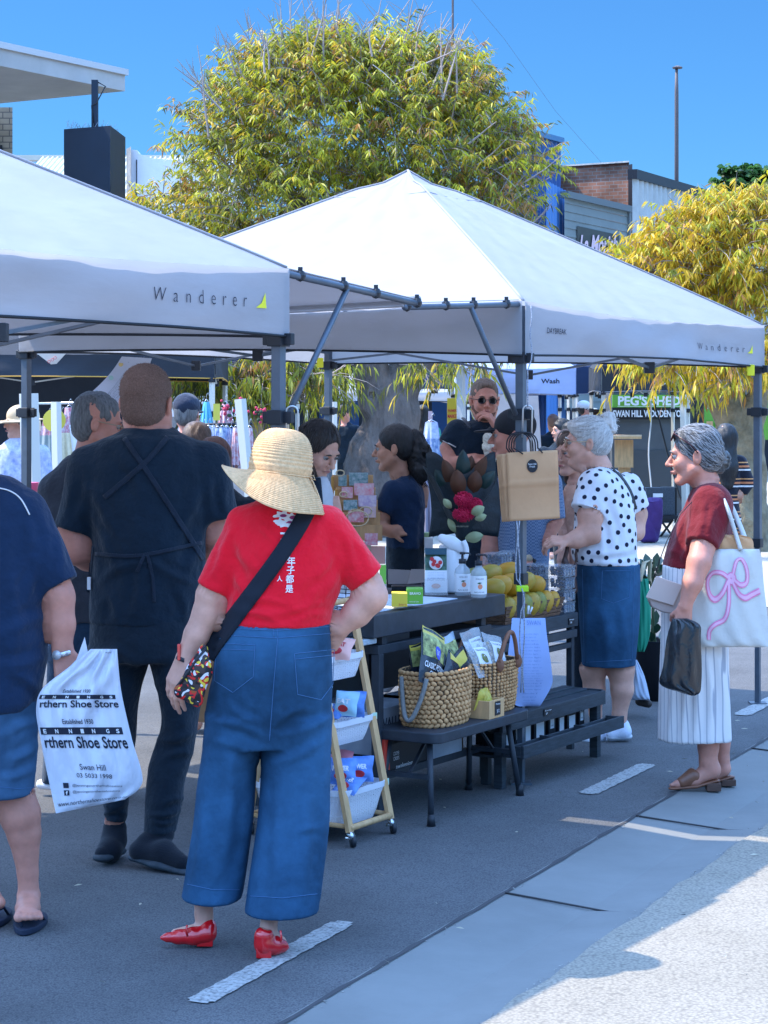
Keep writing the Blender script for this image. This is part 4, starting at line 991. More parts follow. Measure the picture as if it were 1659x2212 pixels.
for (z0, z1, bc, hw, ha) in ((.065, .205, -.08, .215, .155), (.36, .455, -.08, .165, .15), (.60, .695, -.08, .125, .145)):
    def ring(k, z): 
        s = .84+.16*k; pts = rrect(-.345-ha*s, -.345+ha*s, bc-hw*s, bc+hw*s, .045, 4); return [L(a, b, z) for a, b in pts]
    mb = MB(); zs = [(0, z0), (.35, z0+(z1-z0)*.25), (.7, z0+(z1-z0)*.62), (1, z1-.02)]; o = 0
    rg_ = [ring(k, z) for k, z in zs]; n = len(rg_[0])
    for i in range(3):
        for j in range(n): mb.add([rg_[i][j], rg_[i][(j+1) % n], rg_[i+1][(j+1) % n], rg_[i+1][j]], [(0, 1, 2, 3)])
    mb.add(rg_[0], [tuple(range(n))]); bk = mb.build('mesh_basket', MESHW, t)
    mb = MB(); a_, b_2 = ring(1, z1-.022), ring(1.05, z1)
    for j in range(n): mb.add([a_[j], a_[(j+1) % n], b_2[(j+1) % n], b_2[j]], [(0, 1, 2, 3)])
    mb.build('rim', PLW2, bk, solid=.004)
    if z1 < .5:
        q = MB(); p = ring(1.06, z1-.02)[2]; q.prism([p, p+VN*.03-up*.005, p+VN*.03+up*.02, p+up*.022], VM*.003); q.build('price_tag', mat('tag_green', (.5, .7, .55), .5), bk)
r = random.Random(9)
def pk(a, b, z, tilt, yaw, w, h, m, label, txt, seed, tm=None):
    exx = (VM*math.cos(yaw)+VN*math.sin(yaw)); eyy = up*math.sin(tilt)+(-VM*math.sin(yaw)+VN*math.cos(yaw))*math.cos(tilt)
    pillow(L(a, b, z), exx, eyy, w, h, .05, m, 'snack_packet', label, 'snack packet', 'snack packets in the trolley baskets',
           [(txt, .2, .8, .45, .65, tm or WHT, dict(bold=.04)), ('O', .28, .72, .14, .40, R_, {})] if txt else (), seed=seed)
for i, (b, dz, ti, yw) in enumerate(((-.16, .01, .5, .2), (-.02, .04, .9, -.2), (.07, .06, 1.15, .35), (.10, .01, .6, -.1), (-.04, .09, .4, .1))):
    pk(-.42, b, .205+dz, ti, yw, .115, .10, BLU if i != 4 else mat('pack_rose', (.65, .22, .25), .4, bump=(25, .4, .01)), ('blue packet at the far left of the bottom trolley basket', 'blue packet second from the left in the bottom trolley basket', 'blue packet standing upright in the bottom trolley basket', 'blue packet at the right of the bottom trolley basket', 'rose packet on top of the bottom trolley basket')[i], 'POWER', 40+i)
pk(-.30, .07, .255, 1.2, .5, .115, .10, BLU, 'blue packet standing behind the others in the bottom trolley basket', 'POWER', 71); pk(-.32, .0, .27, 1.3, -.2, .115, .11, mat('pack_rose', (.65, .22, .25), .4, bump=(25, .4, .01)), 'rose packet standing at the back of the bottom trolley basket', 'POWER', 72)
pk(-.30, .04, .50, 1.3, .2, .11, .10, BLU, 'blue packet standing at the back of the middle trolley basket', 'EAT', 73)
for i, (b, dz, ti, m) in enumerate(((-.06, .04, .5, BLU), (.03, .035, .4, BLU), (-.04, .09, .9, SKY_), (.09, .07, 1.25, SKY_))):
    pk(-.42, b, .45+dz, ti, 0, .105, .095, m, ('blue packet lying at the left of the middle trolley basket', 'blue packet lying at the right of the middle trolley basket', 'aqua packet leaning at the back of the middle trolley basket', 'aqua packet standing at the right end of the middle trolley basket')[i], 'EAT', 50+i)
for i, (b, dz) in enumerate(((.0, .045), (.045, .03))):
    pk(-.40, b, .69+dz, .8, .2*i, .11, .10, PNK, ('pink packet at the left of the top trolley basket', 'pink packet at the right of the top trolley basket')[i], 'GREAT', 60+i, R_)
# striped paper bundle behind the wrist
lb_ = lb('folded_cloth', [(-.12, -.02, -.42, -.02, .70, .722)], mat('cloth_grey', (.35, .42, .48), .8, noise=(40, .3), stretch=(1, 1, 8)), None, .004); tag(lb_, 'folded greyish cloth hanging at the left end of the counter', 'cloth')
# ------------------------------------------------------------------ people
def skin(key, c): return mat('skin_'+key, c, .5, .4, noise=(13, .15), sss=.12, bump=(180, .12, .001))
SK_F = skin('fair', (.62, .33, .245)); SK_R = skin('ruddy', (.58, .25, .18)); SK_T = skin('tan', (.48, .24, .16)); SK_B = skin('brown', (.31, .15, .095))
def hairm(key, c, c2=None, sc=(1, 1, .12)): return mat('hair_'+key, c, .55, .5, noise=(120, .5), col2=c2, bump=(160, .8, .003), stretch=sc)
HB = hairm('black', (.010, .011, .014)); HD = hairm('dark', (.022, .018, .018)); HGR = hairm('grey', (.06, .06, .065), (.20, .20, .20)); HW = hairm('white', (.50, .48, .46), (.72, .70, .68)); HSH = mat('hair_cropped', (.20, .125, .10), .85, .2, noise=(220, .35), bump=(320, .9, .003)); HAUB = hairm('auburn', (.09, .03, .02)); HBR = hairm('brown', (.085, .05, .034)); HBL = hairm('blonde', (.34, .24, .14), (.5, .4, .28)); HSALT = hairm('salt', (.05, .05, .055), (.22, .22, .22))
def cloth(key, c, **k):
    k.setdefault('noise', (6, .12)); k.setdefault('bump', (13, .65, .03)); k.setdefault('sheen', .15)
    return mat('cloth_'+key, c, .88, .2, **k)
EYEW = mat('eye_white', (.30, .28, .27), .3); IRIS = mat('iris', (.03, .02, .015), .2); LIP = mat('lips', (.42, .17, .15), .5)
GLS = mat('lens_dark', (.008, .009, .012), .08, .8); SOLE = mat('sole_white', (.62, .64, .7), .6)
def rotm(yaw, pitch=0, roll=0): return np.array(Euler((math.radians(pitch), math.radians(roll), 0)).to_matrix().to_4x4().to_3x3()) if 0 else np.array((Matrix.Rotation(math.radians(yaw), 3, 'Z') @ Matrix.Rotation(math.radians(pitch), 3, 'X') @ Matrix.Rotation(math.radians(roll), 3, 'Y')))
class Head:
    def __init__(s, b, c, yaw, pitch=0, roll=0, sc=1., male=False):
        s.C = b.pt(c); s.R = rotm(yaw, pitch, roll); s.sc = sc; s.male = male; s.b = b
    def T(s, *q): return s.C+s.R @ (np.array(q)*s.sc)
    def cone(s, b, a, c, ra, rb, k=.012, **kw): b.conew(s.T(*a), s.T(*c), ra*s.sc, rb*s.sc, k*b.s, **kw)
    def ell(s, b, c, r, k=.012, neg=False, tilt=None):
        R = s.R if tilt is None else s.R @ np.array(Euler([math.radians(t) for t in tilt]).to_matrix())
        b.ellw(s.T(*c), np.array(r)*s.sc, R, k*b.s, neg)
    def build(s, b, ears=True):
        w = 1.04 if s.male else 1.0
        s.ell(b, (0, .018, .036), (.074*w, .093, .083)); s.ell(b, (0, -.022, -.028), (.059*w, .066, .080), .02)
        j = .050*w
        for x in (-1, 1):
            s.cone(b, (x*j, .0, -.052), (x*.018, -.062, -.098), .024, .019, .018)
            s.ell(b, (x*.035, -.060, -.026), (.022, .022, .022), .02)
        s.ell(b, (0, -.070, -.096), (.022, .019, .018), .014)
        s.cone(b, (-.030, -.076, .022), (.030, -.076, .022), .013, .013, .012)
        for x in (-1, 1): s.ell(b, (x*.031, -.098, .003), (.016, .018, .011), .010, True)
        s.cone(b, (0, -.082, .012), (0, -.110, -.026), .0075, .0115, .009)
        for x in (-1, 1): s.ell(b, (x*.011, -.096, -.031), (.008, .010, .007), .006)
        s.ell(b, (0, -.088, -.060), (.021, .012, .010), .008)
        pass
        if ears:
            for x in (-1, 1):
                s.ell(b, (x*.077*w, .014, -.008), (.009, .019, .031), .005, tilt=(-8, x*8, x*-14))
                s.ell(b, (x*.085*w, .010, -.004), (.005, .010, .017), .003, True)
    def bits(s, t, hair=None, lids=0., glasses=None, lips=LIP, beard=None, eyes=True):
        V = lambda *q: Vector(s.T(*q)); R3 = Matrix(s.R.tolist())
        if eyes:
            for x in (-1, 1):
                mb = MB(); mb.sph(V(x*.031, -.0755, .003), .0120*s.sc, 12); e = mb.build('eye', EYEW, t, True)
                mb = MB(); mb.sph(V(x*.031, -.0832, .002), tuple(q*s.sc for q in (.0062, .0050, .0062)), 10, M=R3); mb.build('iris', IRIS, e, True)
                if hair:
                    mb = MB(); mb.tube([V(x*.014, -.0885, .021), V(x*.030, -.092, .0265), V(x*.046, -.083, .021)], [.0025*s.sc, .004*s.sc, .0018*s.sc], 6); mb.build('eyebrow', hair, t, True)
                    mb = MB(); mb.tube([V(x*.020, -.0865, .0055), V(x*.031, -.0908, .0095), V(x*.043, -.084, .005)], .0016*s.sc, 5); mb.build('lash_line', HD, e, True)
        if lips:
            mb = MB(); mb.tube([V(-.021, -.092, -.0590), V(-.007, -.0985, -.0560), V(0, -.0985, -.0572), V(.007, -.0985, -.0560), V(.021, -.092, -.0590)], [.001*s.sc, .0040*s.sc, .0036*s.sc, .0040*s.sc, .001*s.sc], 6)
            mb.tube([V(-.020, -.092, -.0600), V(0, -.0980, -.0625), V(.020, -.092, -.0600)], [.001*s.sc, .0046*s.sc, .001*s.sc], 6); mb.build('lips', lips, t, True)
        if glasses:
            fr, ln = glasses
            mb = MB(); lm = MB()
            for x in (-1, 1):
                ring = [V(x*.032+.0215*math.cos(a)*(1.0), -.1005+.004*abs(math.cos(a)), .002+.0175*math.sin(a)) for a in [k*PI/9 for k in range(19)]]
                mb.tube(ring, .0017*s.sc, 6, caps=False); lm.add(ring[:-1], [tuple(range(18))])
                mb.tube([V(x*.053, -.097, .006), V(x*.074, -.07, .008), V(x*.083, .008, .006)], .0020*s.sc, 6)
            mb.tube([V(-.011, -.101, .006), V(0, -.104, .009), V(.011, -.101, .006)], .0017*s.sc, 6)
            g = mb.build('glasses', fr, t, True); lm.build('lenses', ln, g)
    def cap_hair(s, Y, vol=1., face=(0, -.085, -.020, .068, .075, .098), low=-.06, extra=None, back=True):
        b = Blob(Y); s.ell(b, (0, .022, .040), (.081*vol, .100*vol, .088*vol))
        s.ell(b, (0, .045, -.005), (.074*vol, .070*vol, .070), .02)
        if extra: extra(b)
        s.ell(b, face[:3], face[3:], .012, True)
        return b
def hand(b, W, d, n, curl=.5, sc=1., thumb=1, spread=.0):
    W = np.array(W, float); d = np.array(d, float); d /= np.linalg.norm(d); n = np.array(n, float); n -= d*(n@d); n /= np.linalg.norm(n); sd = np.cross(d, n)*thumb
    K = .006*b.s
    for i in range(4):
        off = (-.030+.020*i)*sc; base = W+d*(.088-.006*abs(i-1.3))*sc+sd*off
        b.conew(W+sd*off*.55, base, .0155*sc, .0115*sc, K*1.6)
        p = base; L_ = (.040, .028, .022); k = (.95, 1.08, 1.0, .8)[i]; a = 0
        for j in range(3):
            a += curl*(.9, 1.0, .8)[j]; q = p+(d*math.cos(a)+n*math.sin(a)+sd*off*4*spread)*L_[j]*k*sc
            b.conew(p, q, (.0095-.001*j)*sc, (.0088-.001*j)*sc, K*.5); p = q
    p0 = W+d*.022*sc-sd*(.026)*sc*1; p1 = p0+(d*.6-sd*.55+n*.45)*.045*sc; p2 = p1+(d*.75-sd*.1+n*.6)*.032*sc
    b.conew(p0, p1, .0135*sc, .0105*sc, K); b.conew(p1, p2, .0105*sc, .0085*sc, K*.6)
def sleeve(b, a, c, ra, rc, k=14, sq=None):
    A = b.pt(a); C = b.pt(c); ra /= b.s; rc /= b.s; d = C-A; ln = np.linalg.norm(d); dh = d/ln
    def fn(X, Y, Z):
        x = X-A[0]; y = Y-A[1]; z = Z-A[2]; t = (x*dh[0]+y*dh[1]+z*dh[2]); tc = np.clip(t, 0, ln*1.2)
        return np.maximum(np.sqrt((x-tc*dh[0])**2+(y-tc*dh[1])**2+(z-tc*dh[2])**2)-(ra+(rc-ra)*tc/ln), t-ln)
    r = max(ra, rc)*1.2; b._add(fn, np.minimum(A, C)-r, np.maximum(A, C)+r, k)
def person(label, Y, u, name='person', group=None):
    return thing(name, label, 'person', (P(u, HZ, Y).x, Y, 0), group)
def decal_tube(bv, pts, Y, r, off=.002, n=6):      # tube lying on a surface, seen from the viewer's side
    out = []
    for k, q in enumerate(pts):
        p = P(q[0], q[1], Y-.6); h = onto(bv, p, (p-Vector((0, 0, CAM))), off)
        if h is None: h = P(q[0], q[1], Y)
        out.append(h)
    mb = MB(); mb.tube(out, r, n); return mb
def decal_fn(bv, Y, off=.0025, y_far=None):
    def f(u, v):
        p = P(u, v, Y-.7); h = onto(bv, p, (p-Vector((0, 0, CAM))), off)
        return h if h is not None else P(u, v, Y)
    return f
def strip_on(bv, line, w, Y, off=.004, n=40, thick=.0025, nx=4):
    """a band along a picture polyline laid over a body"""
    pts = catmull([(a, b) for a, b in line], max(4, n//len(line))); f = decal_fn(bv, Y, off)
    mb = MB(); rows = []
    for i, p in enumerate(pts):
        d = pts[min(i+1, len(pts)-1)]-pts[max(i-1, 0)]; d = d/np.linalg.norm(d); nrm = np.array((-d[1], d[0]))
        rows.append([f(*(p+nrm*w*(j/nx-.5))) for j in range(nx+1)])
    mb.grid(lambda x, y: rows[int(round(y*(len(rows)-1)))][int(round(x*nx))], nx, len(rows)-1)
    return mb
DENIM = mat('denim', (.022, .075, .15), .9, .15, noise=(3.5, .5), bump=(22, .5, .012)); DENL = mat('denim_light', (.05, .12, .22), .9, .15, noise=(4, .4), bump=(420, .5, .002)); STI = mat('stitch', (.05, .14, .29), .8)
BLK_C = cloth('black', (.006, .018, .034)); BLK_C2 = cloth('black_trouser', (.007, .017, .03)); NAVY = cloth('navy', (.008, .026, .068))

# --- woman in red ---------------------------------------------------------------------
Y = 6.35; t = person('woman in a red T-shirt, wide blue jeans and red pointed shoes, hand on hip', Y, 575)
b = Blob(Y); hd = Head(b, (606, 1030, 0), 172, 5, 0, 1.0); hd.build(b)
b.chain([(604, 1040, 0, 36), (603, 1100, 5, 40)], 14); b.loft([(1085, 560, 660, 0, 48), (1120, 515, 725, 0, 66), (1200, 512, 730, 0, 74), (1350, 500, 705, 0, 74), (1450, 470, 712, 5, 90), (1560, 460, 712, 5, 90)], 16)
b.chain([(530, 1130, 0, 34), (458, 1285, 0, 34), (447, 1325, 0, 31), (424, 1372, -6, 27), (400, 1420, -10, 19)], 8)
b.chain([(708, 1134, 0, 34), (780, 1225, 0, 36), (802, 1288, 0, 35), (770, 1324, 4, 31), (735, 1355, 8, 21)], 8)
hand(b, b.pt((400, 1420, -10)), (-.35, -.1, -1), (.5, .6, .0), .35, 1.0, -1); hand(b, b.pt((735, 1357, 8)), (-.62, .3, -.75), (-.2, 1, .1), .5, .95, 1)
for (x, v0, w) in ((440, 1940, -10), (583, 1950, -70)):
    b.chain([(630 if x > 500 else 500, 1600, 0, 40), (625 if x > 500 else 470, 1800, w/2, 30), (x, 1940, w, 22), (x, 1975, w, 19)], 8)
b.chain([(440, 1975, -10, 18), (445, 2010, -14, 20), (380, 2018, -20, 12)], 8); b.chain([(583, 1975, -70, 18), (578, 2025, -90, 20), (605, 2035, -80, 14)], 8)
b.build('body', SK_F, t, h=.005)
RED = cloth('red', (.78, .006, .022), noise=(3, .08))
b = Blob(Y); b.loft([(1071, 562, 668, 0, 46), (1084, 548, 690, 0, 60), (1100, 520, 712, 0, 70), (1135, 502, 736, 0, 82), (1200, 499, 741, -4, 88), (1262, 496, 740, -4, 88), (1310, 488, 724, -4, 90), (1350, 484, 717, -2, 92)], 14)
sleeve(b, (528, 1132, 0), (462, 1275, 0), 42, 41, 18); sleeve(b, (706, 1134, 0), (796, 1252, 0), 48, 46, 18)
sh = b.build('t_shirt', RED, t, h=.006, fold=(.0045, (4, 4, 2.2), 3))
crease(sh, [(512, 1165, 560, 1235, 7, 9), (508, 1190, 548, 1262, 6, 8), (730, 1170, 690, 1245, 7, 9), (738, 1200, 700, 1290, 7, 9), (520, 1290, 640, 1312, 6, 8), (560, 1325, 700, 1302, 6, 8), (496, 1318, 600, 1340, 6, 7), (480, 1180, 455, 1250, 6, 8), (505, 1140, 480, 1210, 5, 7), (770, 1170, 800, 1240, 6, 8), (740, 1150, 762, 1225, 6, 8), (540, 1120, 600, 1180, 5, 10), (690, 1130, 650, 1210, 5, 10), (700, 1325, 640, 1342, 6, 7), (715, 1250, 660, 1320, 6, 9), (505, 1240, 560, 1300, 6, 9)]); bv = bvh_of(sh)
f = decal_fn(bv, Y); mb = MB()
for ch, u, v, w, h in (('一', 614, 1152, 17, 4), ('云', 613, 1172, 17, 16), ('年', 629, 1212, 18, 20), ('子', 628, 1232, 17, 17), ('都', 626, 1251, 18, 18), ('是', 625, 1272, 17, 17), ('人', 604, 1250, 12, 12)):
    text_on(mb, ch, lambda x, y: f(x, -y), u-w/2, u+w/2, -(v+h/2), -(v-h/2), bold=.015)
mb.build('back_lettering', WHT, sh)
mb = MB(); r = random.Random(12)
def blobdec(mb, cx, cy, pts): mb.add([f(cx+a, cy+b_) for a, b_ in pts], [tuple(range(len(pts)))])
for cx, cy, sx, sy, k in ((610, 1112, 17, 8, 5), (632, 1120, 20, 10, 7), (604, 1126, 12, 6, 4), (640, 1130, 12, 7, 5), (618, 1134, 16, 5, 6)):
    blobdec(mb, cx, cy, [(sx*(1+.22*math.sin(k*a+cx))*math.cos(a)+3*math.sin(2*a), sy*(1+.3*math.sin(k*a+1))*math.sin(a)) for a in [j*PI/18 for j in range(36)]])
pr = mb.build('swirl_print', WHT, sh)
f = decal_fn(bv, Y, .004); mb = MB()
for cx, cy, s in ((612, 1114, 5), (634, 1118, 6), (626, 1128, 4), (643, 1127, 4)): blobdec(mb, cx, cy, [(s*1.5*math.cos(a), s*.7*math.sin(a)) for a in [j*PI/6 for j in range(12)]])
mb.build('print_detail', mat('print_purple', (.25, .03, .14), .6), pr)
b = Blob(Y)
b.loft([(1340, 481, 719, 0, 90), (1352, 480, 720, 2, 93), (1400, 466, 722, 5, 103), (1460, 456, 724, 8, 108), (1540, 446, 724, 5, 104), (1610, 440, 722, 0, 96)], 10)
b.loft([(1540, 446, 592, -2, 92), (1650, 432, 558, -5, 86), (1750, 418, 547, -8, 82), (1850, 403, 533, -10, 82), (1940, 390, 523, -12, 86)], 9)
b.loft([(1540, 560, 724, 0, 92), (1650, 564, 720, -12, 88), (1750, 557, 712, -28, 82), (1850, 546, 702, -45, 84), (1956, 531, 692, -62, 88)], 9)
jn = b.build('jeans', DENIM, t, h=.0065, fold=(.005, (3, 3, 1.2), 5))
crease(jn, [(480, 1560, 570, 1590, 7, 9), (470, 1600, 556, 1640, 6, 9), (710, 1550, 610, 1590, 7, 9), (700, 1600, 590, 1650, 6, 9), (500, 1640, 470, 1900, 9, 14), (540, 1680, 520, 1920, 8, 12), (440, 1740, 420, 1930, 8, 12), (600, 1690, 590, 1940, 8, 13), (660, 1660, 655, 1945, 9, 14), (700, 1720, 690, 1940, 7, 11), (600, 1380, 590, 1600, 6, 8), (455, 1480, 450, 1560, 6, 9), (560, 1560, 500, 1530, 7, 8), (600, 1560, 660, 1530, 7, 8), (640, 1800, 690, 1790, 5, 8)]); bv = bvh_of(jn)
def stitches(bv, lines, Y, par, r=.0011, m=STI, name='stitching'):
    q = MB()
    for ln in lines:
        pts = []
        for a, c in zip(ln[:-1], ln[1:]):
            n = max(2, int(math.hypot(c[0]-a[0], c[1]-a[1])/9)); pts += [(a[0]+(c[0]-a[0])*k/n, a[1]+(c[1]-a[1])*k/n) for k in range(n)]
        pts.append(ln[-1]); w = decal_tube(bv, pts, Y, r, .0012, 5); q.add(w.v, w.f)
    return q.build(name, m, par, True)
pk1 = [(467, 1390), (551, 1393), (547, 1462), (503, 1496), (463, 1470), (467, 1390)]; pk2 = [(636, 1412), (722, 1403), (719, 1478), (694, 1512), (643, 1500), (636, 1412)]
stitches(bv, [pk1, pk2, [(470, 1402), (550, 1405)], [(638, 1424), (720, 1415)], [(484, 1372), (600, 1378), (717, 1368)], [(600, 1378), (592, 1470), (582, 1600)], [(397, 1908), (460, 1922), (525, 1922)], [(531, 1935), (610, 1940), (693, 1930)], [(484, 1357), (600, 1362), (717, 1353)], [(590, 1340), (592, 1378)], [(598, 1340), (600, 1378)]], Y, jn)
# shoes
REDP = mat('patent_red', (.62, .008, .012), .12, .6, coat=.6); REDS = mat('red_sole', (.30, .04, .03), .5)
for pts, heel, mouth, strap in (([(450, 2002, -20, 18), (447, 2016, -24, 20), (418, 2022, -28, 19), (385, 2024, -32, 15), (361, 2025, -36, 9), (349, 2026, -38, 4)], (424, 462, 2016, 2046, -24), (424, 1984, -26, 22, 12), [(404, 1998), (402, 2012), (405, 2022)]),
                              ([(570, 2022, -110, 21), (572, 2040, -108, 22), (594, 2042, -96, 20), (610, 2044, -86, 13), (620, 2046, -80, 5)], (553, 588, 2040, 2072, -112), (580, 1996, -100, 20, 12), [(606, 2010), (608, 2026), (606, 2036)])):
    s = thing('x', None, None); bpy.data.objects.remove(s)
    b = Blob(Y); b.chain(pts, 7, sq=((0, 0, 1), .98)); b.ell((mouth[0], mouth[1]-6, mouth[2]), (mouth[3], 40, 16), k=3, neg=True)
    so = b.build('shoe', REDP, t, h=.0035)
    u0, u1, v0, v1, w = heel; q = MB(); a = b.pt((u0, v1, w-14)); c = b.pt((u1, v0, w+14)); q.box(a[0], c[0], min(a[1], c[1]), max(a[1], c[1]), max(.002, a[2]), c[2]); q.build('heel', REDP, so, bev=.004)
    q = MB(); q.tube([Vector(b.pt((x, y, w-22))) for x, y in strap], .0035, 6); q.build('strap', REDP, so, True)
# crossbody strap and patterned pouch
bvs = bvh_of(sh)
allbv = BVHTree.FromPolygons([v.co for v in sh.data.vertices]+[v.co for v in jn.data.vertices], [tuple(p.vertices) for p in sh.data.polygons]+[tuple(i+len(sh.data.vertices) for i in p.vertices) for p in jn.data.polygons])
bagt = thing('crossbody_bag', 'small patterned crossbody pouch on a wide black strap over the red T-shirt', 'bag', (P(420, HZ, Y-.05).x, Y-.1, .8))
q = strip_on(allbv, [(676, 1074), (655, 1120), (612, 1190), (560, 1262), (505, 1335), (460, 1395), (446, 1420)], 36, Y, .006, 50); q.build('shoulder_strap', mat('webbing', (.006, .011, .022), .85, bump=(300, .3, .002)), bagt, True, solid=.003)
PAT = mat('pouch_pattern', (.5, .5, .5), .6); N, K, B = nodes(PAT); tc = N.new('ShaderNodeTexCoord'); nz = N.new('ShaderNodeTexNoise'); nz.inputs['Scale'].default_value = 22; nz.inputs['Detail'].default_value = 1; K.new(tc.outputs['Object'], nz.inputs['Vector'])
nm2 = N.new('ShaderNodeTexVoronoi'); nm2.inputs['Scale'].default_value = 42; mxv = N.new('ShaderNodeMix'); mxv.data_type = 'RGBA'; mxv.inputs[0].default_value = .18; K.new(tc.outputs['Object'], mxv.inputs[6]); K.new(nz.outputs['Color'], mxv.inputs[7]); K.new(mxv.outputs[2], nm2.inputs['Vector'])
cr = N.new('ShaderNodeValToRGB'); cr.color_ramp.interpolation = 'CONSTANT'; e = cr.color_ramp.elements; e[0].color = (.01, .01, .012, 1); e[1].position = .28; e[1].color = (.62, .02, .02, 1)
for p_, c_ in ((.45, (.75, .55, .05, 1)), (.58, (.02, .02, .03, 1)), (.66, (.7, .68, .75, 1)), (.78, (.35, .08, .02, 1)), (.88, (.05, .03, .03, 1))): q_ = e.new(p_); q_.color = c_
sx = N.new('ShaderNodeSeparateColor'); K.new(nm2.outputs['Color'], sx.inputs[0]); K.new(sx.outputs[0], cr.inputs[0]); K.new(cr.outputs[0], B.inputs['Base Color'])
b = Blob(Y-.10); b.chain([(440, 1402, 0, 10), (432, 1450, 0, 24), (424, 1498, 0, 18)], 14, sq=((0, 1, 0), .55)); b.chain([(432, 1440, 0, 20), (392, 1492, 0, 15)], 14, sq=((0, 1, 0), .55)); b.chain([(392, 1493, 0, 14), (426, 1516, 0, 12)], 10, sq=((0, 1, 0), .5))
po = b.build('pouch', PAT, bagt, h=.004); q = MB(); q.tube([Vector(b.pt(p_)) for p_ in ((446, 1400, -6), (424, 1425, -12), (408, 1450, -12), (388, 1478, -8))], .004, 6); q.build('zip', PLAST, po, True)
# wrist band
q = MB(); c = P(399, 1424, Y-.014); q.lathe(c, [(.026, -.007), (.0275, -.006), (.0275, .006), (.026, .007)], 20, M=Matrix.Rotation(math.radians(20), 3, 'Y')); q.build('wrist_band', PLAST, t, True); q = MB(); c = P(387, 1412, Y-.03); q.box(c.x-.005, c.x+.005, c.y-.01, c.y+.01, c.z-.02, c.z+.03); q.build('wrist_tag', REDP, t, bev=.002)
# straw hat
STRAW = mat('straw', (.66, .42, .22), .8, .25, noise=(70, .18), bump=(240, .5, .003))
HC = P(604, 1026, Y-.01)
def hatf(th, k, rip=True):
    """k 0..1 crown apex to crown base, 1..2 brim"""
    tl = Matrix.Rotation(math.radians(7), 3, 'Y') @ Matrix.Rotation(math.radians(-3), 3, 'X')
    if k <= 1:
        a = k*PI/2; r = .087*math.sin(a)**.60*(1+.10*k); z = .135*(max(0, math.cos(a)))**.62+.004
        x, y = r*math.cos(th)*1.0, r*math.sin(th)*1.08
    else:
        q = k-1; lf = .5-.5*math.cos(th); bk_ = max(0, -math.sin(th)); Rb = .058+.026*lf+.022*bk_
        r = .0915+Rb*q; dr = (.085*(1-lf)+.055*bk_*(1-.5*lf)+.012)*q**1.25+.012*math.sin(3*th+.6)*q*q
        up_ = .010*lf**3*q*q
        x, y = r*math.cos(th), r*math.sin(th)*1.05; z = .004-dr+up_
    rp = .0016*math.sin(k*46*2*PI*.5+0) if rip else 0
    kn = .0006*math.sin(th*70+(int(k*46) % 2)*PI)
    p = Vector((x, y, z)); n_ = Vector((x, y, .12 if k < .6 else .05)).normalized(); p += n_*(rp+kn)
    return HC+tl @ p
ht = thing('straw_hat', 'wide brimmed natural straw sun hat worn by the woman in red', 'hat', HC)
mb = MB(); mb.grid(lambda x, y: hatf(2*PI*x, .02+1.98*y), 210, 180, wrap=True); mb.build('straw_weave', STRAW, ht, True, solid=.0025)
mb = MB(); mb.tube([hatf(2*PI*k/60, 1.02, False)+(hatf(2*PI*k/60, 1.02, False)-HC).normalized()*.005 for k in range(61)], .0024, 6)
kp = hatf(-.35, 1.05)
for k in range(6): mb.tube([kp, kp+Vector((.012+.004*k, -.01, -.008-.01*k)), kp+Vector((.018+.003*k, -.015, -.035-.012*k))], .0011, 5)
for s in (-1, 1): mb.tube([kp, kp+Vector((s*.014, -.012, .008)), kp+Vector((s*.020, -.014, -.006)), kp], .0014, 5)
mb.build('hat_cord', STRAW, ht, True)

# --- man in black with apron straps ---------------------------------------------------
Y = 7.5; t = person('broad man with cropped hair, all in black, apron straps crossed on his back', Y, 320)
b = Blob(Y); hd = Head(b, (319, 872, 0), 165, 6, 0, 1.12, True); hd.build(b)
b.chain([(319, 905, 8, 50), (319, 960, 8, 56)], 16); b.loft([(930, 275, 370, 0, 48), (970, 215, 430, 0, 70), (1100, 215, 430, 0, 80), (1340, 215, 425, 0, 85)], 16)
b.chain([(195, 1010, 0, 44), (158, 1120, 0, 38), (164, 1182, 8, 37), (192, 1200, 60, 33), (232, 1205, 130, 22)], 10)
b.chain([(448, 1010, 0, 44), (470, 1100, 0, 36), (466, 1150, 12, 32), (448, 1180, 70, 28), (430, 1200, 130, 20)], 10)
hand(b, b.pt((232, 1205, 130)), (.5, .8, 0), (0, 0, -1), .4); hand(b, b.pt((430, 1200, 130)), (-.5, .8, 0), (0, 0, -1), .4)
b.chain([(260, 1330, 0, 30), (250, 1600, 10, 26), (245, 1700, 10, 24), (247, 1800, 20, 20), (240, 1840, 20, 18)], 6); b.chain([(380, 1330, 0, 30), (375, 1560, -12, 26), (350, 1740, -32, 24), (348, 1805, -45, 22), (340, 1850, -60, 20)], 6)
b.build('body', SK_R, t, h=.0055)
hb = Blob(Y); hd.ell(hb, (0, .022, .040), (.080, .098, .087)); hd.ell(hb, (0, .035, -.02), (.073, .066, .062), .02); hd.ell(hb, (0, -.09, -.03), (.085, .07, .10), .01, True)
for x in (-1, 1): hd.ell(hb, (x*.088, .008, -.012), (.020, .030, .040), .004, True)
hh_ = hb.build('hair', HSH, t, h=.005, fold=(.0012, (60, 60, 60), 1)); q = MB(); r = random.Random(5); hv = hh_.data.vertices
for k in range(5200): v_ = hv[r.randrange(len(hv))]; d_ = (v_.normal*.7+Vector((r.gauss(0, .3), r.gauss(0, .3), -.35+r.gauss(0, .2)))).normalized()*r.uniform(.003, .008); sd_ = d_.orthogonal().normalized()*.0009; q.add([v_.co-sd_, v_.co+sd_, v_.co+d_], [(0, 1, 2)])
q.build('stubble_hair', mat('hair_strand', (.26, .165, .13), .7), hh_)
